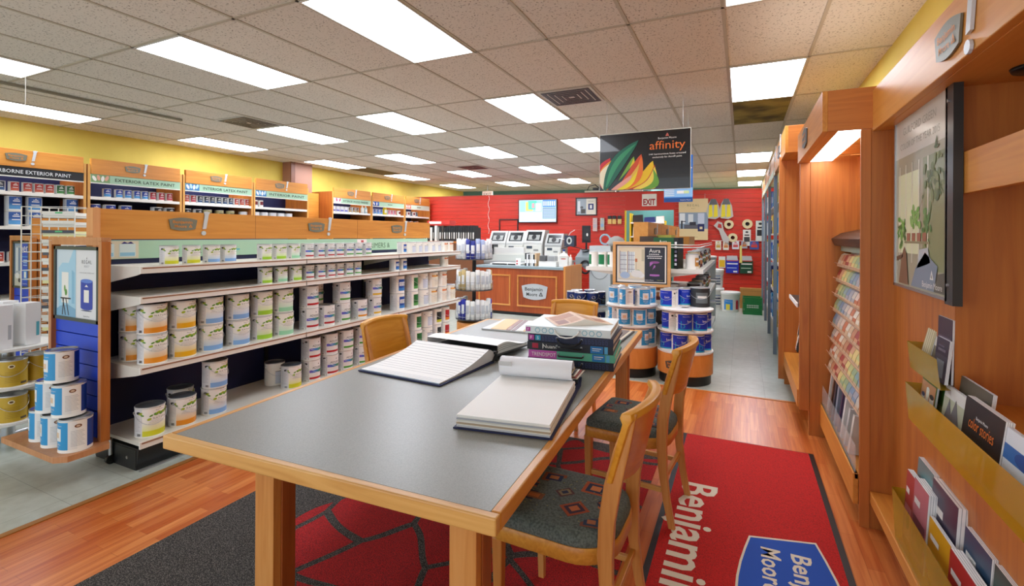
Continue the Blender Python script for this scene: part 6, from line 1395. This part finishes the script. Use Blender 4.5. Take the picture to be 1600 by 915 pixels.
for y in (.10, .03, -.04, -.11): k.box(-.0268, -.0262, y, y + .045, .215, .25, mat('#a0644a', .4))
k.box(-.0268, -.0262, -.15, .18, .205, .214, mat('#8a8460', .4))
for (pl, cc) in (([(.26, .02), (.12, .02), (.15, .16), (.18, .19), (.22, .14)], '#7c5a40'), ([(.08, .02), (-.20, .02), (-.24, .12), (-.10, .17), (.02, .10)], '#7f8ea0'), ([(.0, .10), (-.16, .13), (-.13, .19), (-.03, .18)], '#b8c0c8'), ([(-.2, .02), (-.31, .02), (-.31, .1), (-.24, .09)], '#5c5a50'), ([(.30, .12), (.20, .14), (.20, .155), (.30, .14)], '#6a4c34')):
    k.flat(pl, (-.0275, 0, 0), (0, 1, 0), UZ, mat(cc, .4))
k.text('GUILFORD GREEN', .048, (-.0256, 0, .70), (0, -1, 0), UZ, mat('#a9a698', .5), width=.42); k.text('COLOR OF THE YEAR 2015', .042, (-.0256, 0, .635), (0, -1, 0), UZ, mat('#a9a698', .5), width=.5)
k.text('Benjamin Moore', .035, (-.0285, -.18, .03), (0, -1, 0), UZ, WHITE, width=.22); logo_triangle(k, (-.0285, -.18, .065), (0, -1, 0), UZ, .04, WHITE, mat('#6a6a58', .5))
k.build('poster', ps)
k = MB(); 
for z in (.06, .72): k.cyl((-.03, -.357, z), (-.036, -.357, z), .006, METAL, 10)
k.build('screw', ps)
# acrylic pockets with brochures
def pocket(label, y0, y1, z0, z1, x0=.62):
    t = thing('brochure_pocket', label, 'brochure holder', (.70, y1, z0))
    k = MB(); d = x0 - .70
    k.add([(d, y0 - y1, z1 - z0), (d, 0, z1 - z0), (d + .012, 0, -.006), (d + .012, y0 - y1, -.006)], [(0, 1, 2, 3)], YACR); k.add([(d + .012, y0 - y1, -.006), (d + .012, 0, -.006), (-.001, 0, 0), (-.001, y0 - y1, 0)], [(0, 1, 2, 3)], YACR)
    k.add([(d, 0, z1 - z0), (-.001, 0, z1 - z0), (-.001, 0, 0), (d + .012, 0, -.006)], [(0, 1, 2, 3)], YACR); k.build('acrylic_front', t)
pocket('yellow tinted brochure pocket, upper one right under the porch poster', 2.25, 2.60, .955, 1.06, .64)
pocket('long yellow tinted brochure pocket, middle one of three', .95, 2.54, .755, .90)
pocket('long yellow tinted brochure pocket, lowest just above the ledge', .95, 2.62, .21, .42, .595)
def brochure(label, y0, y1, z0, h, x, th, cover, deco=None, grp='brochures in the right hand pockets', lean=.12):
    """cover faces the aisle (-x); lean tilts the top away"""
    t = thing('brochure', label, 'brochure', (x, y1, z0), 0, grp)
    t.rotation_euler = (0, lean, 0)
    W_ = y1 - y0
    k = MB(); k.box(0, th, -W_, 0, 0, h, PAPER)
    for q in range(3): k.box(th * (.2 + .25 * q), th * (.24 + .25 * q), -W_ - .0006, .0006, 0, h + .0006, mat('#a9abb0', .6))
    k.build('page_block', t)
    k = MB(); k.box(-.0012, 0, -W_, 0, 0, h, mat(cover, .35))
    if deco: deco(k, W_, h)
    k.build('front_cover', t)
def dk(y0, y1, z0, z1, cc, e=.0004):
    return lambda k, W_, h: k.add([(-.0014 - e, -W_ * y0, h * z0), (-.0014 - e, -W_ * y1, h * z0), (-.0014 - e, -W_ * y1, h * z1), (-.0014 - e, -W_ * y0, h * z1)], [(0, 1, 2, 3)], mat(cc, .35))
def multi(*fs): return lambda k, W_, h: [f(k, W_, h) for f in fs]
def tx(s_, sz, u, v, cc, wd=None): return lambda k, W_, h: k.text(s_, sz, (-.0022, -W_ * u, h * v), (0, -1, 0), UZ, mat(cc, .4), 'c', 1.0, wd)
def dot(u, v, a, b_, cc, e=.0009): return lambda k, W_, h: k.flat(ell(-W_ * u, h * v, W_ * a, h * b_), (-.0014 - e, 0, 0), (0, 1, 0), UZ, mat(cc, .4))
brochure('green Natura brochure with four paint cans on its cover', 2.36, 2.52, .765, .245, .655, .006, '#3f6a1c', multi(dk(.03, .97, .03, .66, '#c08a60'), tx('Natura', .03, .58, .80, '#e8eee0'), tx('Benjamin Moore', .012, .45, .74, '#e8eee0'),
    dk(.1, .32, .22, .44, '#e4e8e0', .0006), dot(.21, .44, .11, .035, '#28406c'), dk(.38, .58, .30, .56, '#e8ecdc', .0006), dot(.48, .56, .10, .03, '#d8dcd4'), dk(.32, .56, .10, .3, '#e8e8a0', .0007), dot(.44, .3, .12, .04, '#c8c41c', .0011), dk(.64, .92, .16, .48, '#e6e8e0', .0006), dot(.78, .48, .14, .04, '#3a3c3e', .0011)))
brochure('second green brochure behind the Natura one', 2.30, 2.43, .765, .25, .675, .008, '#2c5a1c', dk(.1, .9, .1, .4, '#6a7a4c'))
brochure('brochure with a grey gabled house on its cover', 2.12, 2.30, .765, .20, .66, .01, '#d8d8d4', multi(dk(.0, 1, 0, .8, '#b8bca4'), lambda k, W_, h: k.flat([(-W_ * a, h * c) for a, c in ((.15, .45), (.3, .8), (.45, .55), (.6, .85), (.85, .45))], (-.0026, 0, 0), (0, 1, 0), UZ, mat('#6e6c70', .5)), dk(.2, .8, .08, .5, '#d8c898', .0009), dk(.28, .38, .1, .35, '#4a4438', .0013), dk(.5, .6, .1, .35, '#4a4438', .0013), dk(.68, .76, .2, .38, '#4a4438', .0013)))
brochure('grey-brown brochure standing behind the gabled house brochure', 2.02, 2.26, .765, .245, .685, .01, '#5a5344', multi(dk(.2, .8, .55, .58, '#a89c80'), dk(.2, .7, .47, .5, '#a89c80')))
brochure('black brochure with orange title and room photos', 1.83, 2.09, .765, .22, .648, .02, '#16181c', multi(tx('Benjamin Moore', .014, .5, .76, '#f0f0ee', .08), tx('color stories', .05, .5, .60, '#e8782c', .17), dk(0, 1, 0, .44, '#c8ccc4'), dk(.04, .3, .04, .42, '#7a8a6c', .0008), dk(.36, .66, .05, .40, '#8c6a48', .0008), dk(.72, .98, .05, .42, '#5c4436', .0008), dot(.15, .2, .08, .1, '#e8e8e4', .0012), dot(.5, .22, .09, .08, '#d8b88c', .0012)))
brochure('white and blue brochure, nearest the viewer in the middle pocket', 1.62, 1.82, .765, .21, .65, .012, '#dfe6ee', multi(dk(0, 1, .6, .8, '#2c6ab0'), dot(.6, .7, .3, .1, '#1c4a90')))
brochure('pale yellow patterned brochure leaning in the upper pocket', 2.46, 2.56, .965, .22, .665, .006, '#b8ae84', multi(*[dk(.1 + .2 * q, .18 + .2 * q, .1, .9, '#e4dcc0') for q in range(4)]), lean=.22)
brochure('second pale brochure leaning in the upper pocket', 2.40, 2.48, .965, .225, .672, .006, '#e4e0d4', dk(.1, .9, .1, .5, '#6a6450'), lean=.2)
brochure('purple and grey brochure in the upper pocket', 2.27, 2.39, .965, .16, .668, .01, '#4a4858', multi(dk(0, 1, .62, 1, '#2c2038'), dk(.2, .8, .70, .76, '#b8b0c0'), dk(.2, .65, .80, .84, '#b8b0c0'), dk(.2, .8, .1, .5, '#9aa4b0')), lean=.1)
brochure('dark brochure at the back of the upper pocket', 2.28, 2.42, .965, .235, .69, .006, '#3c2c3c', dk(.1, .9, .3, .7, '#6a5a6c'), lean=.02)
LOWB = [(2.50, 2.60, .30, .615, .02, '#a83c3c', 'pink-red edged magazine stack, farthest in the front row of the lowest pocket', '#d88a8c'), (2.34, 2.50, .31, .615, .03, '#b87078', 'rose magazine stack, second in the front row of the lowest pocket', '#7a4a58'),
        (2.12, 2.33, .24, .62, .012, '#d8a01c', 'yellow leaflet low in the lowest pocket', '#e8c85c'), (1.90, 2.10, .25, .61, .03, '#b02c2c', 'red magazine stack in the front row of the lowest pocket', '#d0d0d0'), (1.66, 1.88, .26, .61, .03, '#a8a8b0', 'grey magazine stack, nearest in the front row of the lowest pocket', '#c83c3c'),
        (2.42, 2.60, .36, .655, .02, '#5a8488', 'teal magazine stack, farthest in the back row of the lowest pocket', '#8ab0b0'), (2.16, 2.40, .36, .648, .045, '#3a3448', 'thick dark magazine stack in the back row of the lowest pocket', '#9a6a4c'), (1.94, 2.13, .32, .66, .02, '#24405c', 'navy brochure with photos in the back row of the lowest pocket', '#8a9aa8'), (1.72, 1.92, .32, .66, .02, '#28443c', 'green and white brochure nearest in the back row', '#b8ccc4')]
for (y0, y1, h, x, th, c1, lb, c2) in LOWB:
    brochure(lb, y0, y1, .215, h, x + .006 if x > .64 else x + .012, th, c1, multi(dk(.08, .92, .1, .55, c2), dk(.1, .5, .7, .78, '#e4e4e0'), dot(.6, .35, .2, .12, '#4a4a50')), lean=.06)
# paint chip cabinet with lit canopy
t = thing('color_cabinet', 'wood paint chip cabinet with a lit canopy between two tall panels', 'cabinet', (0, 0, 0))
k = MB(); k.box(.465, XR - .004, 4.28, 4.315, 0, 2.10, W_V); k.box(.40, .465, 4.275, 4.315, .19, 2.10, W_V); k.box(.466, .469, 4.276, 4.28, 0, 2.1, mat('#9a5a28', .5)); k.build('side_panel', t, bevel=.002)
k = MB(); k.box(.76, .78, 3.086, 4.279, .25, 2.08, W_V); k.build('back_panel', t)
k = MB(); k.box(.385, .41, 3.045, 4.30, 2.06, 2.275, W_Y); k.box(.41, XR - .004, 3.045, 3.06, 2.06, 2.275, W_X) ; k.box(.41, XR - .004, 4.27, 4.30, 2.11, 2.275, W_X); k.box(.41, .46, 3.06, 4.27, 2.06, 2.075, W_Y); k.box(.62, XR - .004, 3.09, 4.27, 2.181, 2.19, W_Y); k.build('header_board', t, bevel=.002)
plaque(t, (.384, 3.80, 2.165), (0, -1, 0), UZ, .24, .13, False, mat('#6a6a68', .5))
k = MB(); k.box(.462, .60, 3.12, 4.25, 2.064, 2.074, mat('#fffaf0', .5, emit=5)); k.build('light_panel', t)
k = MB(); k.box(.54, .76, 3.086, 4.279, .23, .26, W_Y); k.box(.60, .64, 3.086, 4.279, 0.0, .10, BLACK); k.box(.535, .56, 3.086, 4.279, .10, .26, W_Y); k.build('base_ledge', t, bevel=.003)
k = MB(); k.box(.545, .549, 3.10, 4.25, .262, .40, GLASS); k.build('acrylic_lip', t)
k = MB(); k.prism([(.62, 1.44), (.78, 1.44), (.78, 1.56), (.66, 1.53), (.60, 1.49)], 'y', 3.09, 4.27, mat('#3a2a24', .4)); k.box(.66, .76, 3.09, 4.27, 1.40, 1.44, mat('#8fa090', .5)); k.build('rack_cap', t)
rk = thing('chip_rack', 'clear tiered rack of paint color chips in the lit cabinet', 'rack', (0, 0, 0))
k = MB(); k.box(.72, .755, 3.10, 4.26, .50, 1.40, mat('#d8d4c8', .5)); k.build('back_board', rk)
CH = ['#e8dccb', '#d8b894', '#c88a64', '#a83c34', '#d8a07c', '#e8d088', '#c8cc88', '#a0b488', '#8ca8a8', '#7c94b0', '#a8a8b0', '#ccc4b8', '#e0c8b8', '#c8744c']
for r in range(8):
    z = 1.30 - r * .108; xo = .63 - r * .008
    k = MB(); k.add([(xo - .01, 3.10, z + .015), (xo - .01, 4.26, z + .015), (xo, 4.26, z - .01), (xo, 3.10, z - .01)], [(0, 1, 2, 3)], mat('#dcc4ac', .2, alpha=.35)); k.add([(xo, 3.10, z - .01), (xo, 4.26, z - .01), (.72, 4.26, z - .01), (.72, 3.10, z - .01)], [(0, 1, 2, 3)], mat('#d8b89c', .3, alpha=.7)); k.tube([(xo - .01, 3.1, z + .015), (xo - .01, 4.26, z + .015)], .0018, mat('#d8a888', .3), 5); k.build('ledge', rk)
    for c in range(12):
        y = 4.22 - c * .094
        cc = CH[(c + r * 2 + (c * r) % 3) % 14]; c2 = CH[(c + r * 2 + 1) % 14]
        b = MB(); 
        pr = [(xo + .006, z - .008), (xo + .016, z + .035), (xo + .035, z + .075), (xo + .05, z + .085), (xo + .05, z + .075), (xo + .022, z + .03), (xo + .012, z - .008)]
        b.prism(pr[:7], 'y', y - .042, y + .042, mat(cc, .45)); b.add([(xo + .0145, y - .042, z + .034), (xo + .0145, y + .042, z + .034), (xo + .0335, y + .042, z + .0755), (xo + .0335, y - .042, z + .0755)], [(0, 1, 2, 3)], mat(c2, .45)); b.add([(xo + .005, y - .042, z - .006), (xo + .005, y + .042, z - .006), (xo + .0095, y + .042, z + .012), (xo + .0095, y - .042, z + .012)], [(0, 1, 2, 3)], mat('#d8bfa0', .45))
        b.build('paint_chip_stack', label='curled color chip stack, %s from far end, %s row of the clear rack' % (ORD[c], ORD[r]), cat='paint chips', group='color chips in the lit cabinet')
for i, (y, th, h, c1, nm) in enumerate([(4.12, .02, .30, '#e8e4da', 'cream'), (4.02, .03, .26, '#6a4a34', 'brown'), (3.92, .05, .29, '#3a3c48', 'charcoal'), (3.82, .05, .30, '#8a98a8', 'blue-grey'), (3.70, .03, .26, '#4a3458', 'purple'), (3.60, .04, .25, '#e4e4e0', 'white'), (3.48, .04, .22, '#c8c8c4', 'pale grey'), (3.36, .04, .22, '#d8d4c8', 'ivory')]):
    t2 = thing('idea_book', '%s book, %s from the far end in the bin below the chips' % (nm, ORD[i]), 'book', (.56, y, .262), 0, 'books in the bin below the color chips')
    k = MB(); k.prism([(0, 0), (.17, 0), (.17, h), (.03, h)], 'y', -th / 2, -th / 2 + .004, mat(c1, .4)); k.prism([(0, 0), (.17, 0), (.17, h), (.03, h)], 'y', th / 2 - .004, th / 2, mat(c1, .4)); k.prism([(-.003, 0), (0, 0), (.03, h), (.027, h)], 'y', -th / 2, th / 2, mat(c1, .4)); k.build('cover', t2)
    k = MB(); k.prism([(.002, .002), (.168, .002), (.168, h - .004), (.032, h - .004)], 'y', -th / 2 + .004, th / 2 - .004, PAPER); k.build('page_block', t2)
# next cabinet with cables
t = thing('demo_cabinet', 'wood cabinet with a small shelf and dangling cables beyond the chip cabinet', 'cabinet', (0, 0, 0))
k = MB(); k.box(.40, XR, 5.68, 5.715, .0, 2.32, W_V); k.box(.345, .40, 5.675, 5.715, .05, 2.32, W_V); k.build('side_panel', t, bevel=.002)
k = MB(); k.box(.36, .385, 5.15, 6.75, 2.28, 2.53, W_Y); k.box(.385, .6, 5.15, 5.165, 2.28, 2.53, W_X); k.box(.385, .62, 5.165, 6.75, 2.28, 2.30, W_Y); k.build('header_board', t, bevel=.002)
plaque(t, (.359, 5.95, 2.41), (0, -1, 0), UZ, .34, .13, True, mat('#5a5a5c', .5))
k = MB(); k.box(.40, .9, 4.32, 5.675, .30, .33, W_Y); k.box(.39, .40, 4.32, 5.675, .20, .33, W_Y); k.box(.95, .97, 4.32, 5.675, .2, 2.3, W_V); k.build('base_ledge', t)
k = MB(); k.box(.42, .9, 4.6, 5.3, .93, .955, mat('#3c3834', .5)); k.box(.41, .42, 4.6, 5.3, .925, .958, WHITE); k.build('shelf', t)
k = MB(); k.prism([(.56, 1.30), (.62, 1.34), (.60, 1.44), (.54, 1.40)], 'y', 4.7, 4.9, mat('#ecd0a8', .5)); k.box(.56, .97, 4.78, 4.82, 1.33, 1.36, METAL); k.build('card_holder', t)
b = MB()
for q in range(4): b.tube([(.47 + .02 * q, 4.80 + .08 * q, .78 - .02 * q), (.455, 4.78 + .08 * q, .62), (.445, 4.90 + .05 * q, .50), (.46, 5.0 + .02 * q, .60), (.47, 4.95, .78)], .007, [BLACK, BLACK, WHITE, mat('#d88a2c', .5)][q], 6)
b.box(.5, .62, 4.75, 4.95, .48, .80, BLACK); b.build('cable_bundle', label='bundle of black, white and orange cables hanging under the small shelf', cat='cables')
# blue-grey post shelving along the right wall
PST = mat('#76828e', .45, .1); PX = .37
posts = [7.1, 8.58, 9.86, 11.2]
for i, (y0, y1) in enumerate(zip([5.72] + posts[:-1], posts)):
    t = thing('wall_shelving', 'blue-grey post shelving bay on the right wall, %s beyond the wood cabinets' % ORD[i], 'shelving', (0, 0, 0))
    k = MB(); k.box(PX, PX + .04, y1 - .04, y1, 0, 2.30, PST); k.box(PX + .3, PX + .34, y1 - .04, y1, 0, 2.3, PST); k.build('post', t)
    k = MB(); k.box(PX, PX + .03, y0 + .9 if i == 0 else y0 + .02, y1 - .05, 2.28, 2.56, W_Y); k.box(PX - .002, PX, y0 + 1.0 if i == 0 else y0 + .05, y1 - .07, 2.28, 2.37, mat('#cfe0cc', .5)); hb = k.build('header_board', t)
    plaque(t, (PX - .003, (y0 + y1) / 2 + .3, 2.47), (0, -1, 0), UZ, .2, .1, True)
    k = MB(); k.box(.93, .95, y0, y1 - .045, .1, 2.28, mat('#cfcfc8', .6)); k.build('back_panel', t)
    for z in (.25, .72, 1.15, 1.55, 1.95):
        k = MB(); k.box(PX + .05, .93, y0 + .01, y1 - .05, z - .02, z, SHELF); k.build('shelf', t)
    for zi, z in enumerate((.25, .72, 1.15, 1.55, 1.95)):
        for q in range(5):
            y = y0 + .16 + q * (y1 - y0 - .3) / 4.6
            cc, nm = [('#2a5ab8', 'blue'), ('#e8eaee', 'white'), ('#3c9ad0', 'sky blue'), ('#1c2c6c', 'navy'), ('#d8dce0', 'pale grey'), ('#e0c03c', 'yellow')][(q * 2 + zi * 3 + i) % 6]
            b = MB(); hh = .30 - .04 * ((q + zi) % 3); x0 = .44 + .02 * (q % 2)
            b.box(x0, x0 + .16, y - .09, y + .09, z + .0005, z + hh, mat(cc, .4)); b.box(x0 - .0012, x0, y - .07, y + .07, z + hh * .35, z + hh * .7, mat('#f0f0f0' if cc != '#e8eaee' else '#3c6ac0', .4)); b.box(x0 + .02, x0 + .14, y - .0912, y - .09, z + hh * .3, z + hh * .6, mat('#f0f0f0' if cc != '#e8eaee' else '#3c6ac0', .4))
            b.build('product_box', label='%s boxed product, %s on shelf %s up, %s blue-grey bay' % (nm, ORD[q], ORD[zi], ORD[i]), cat='box', group='boxed products on the blue-grey shelving')
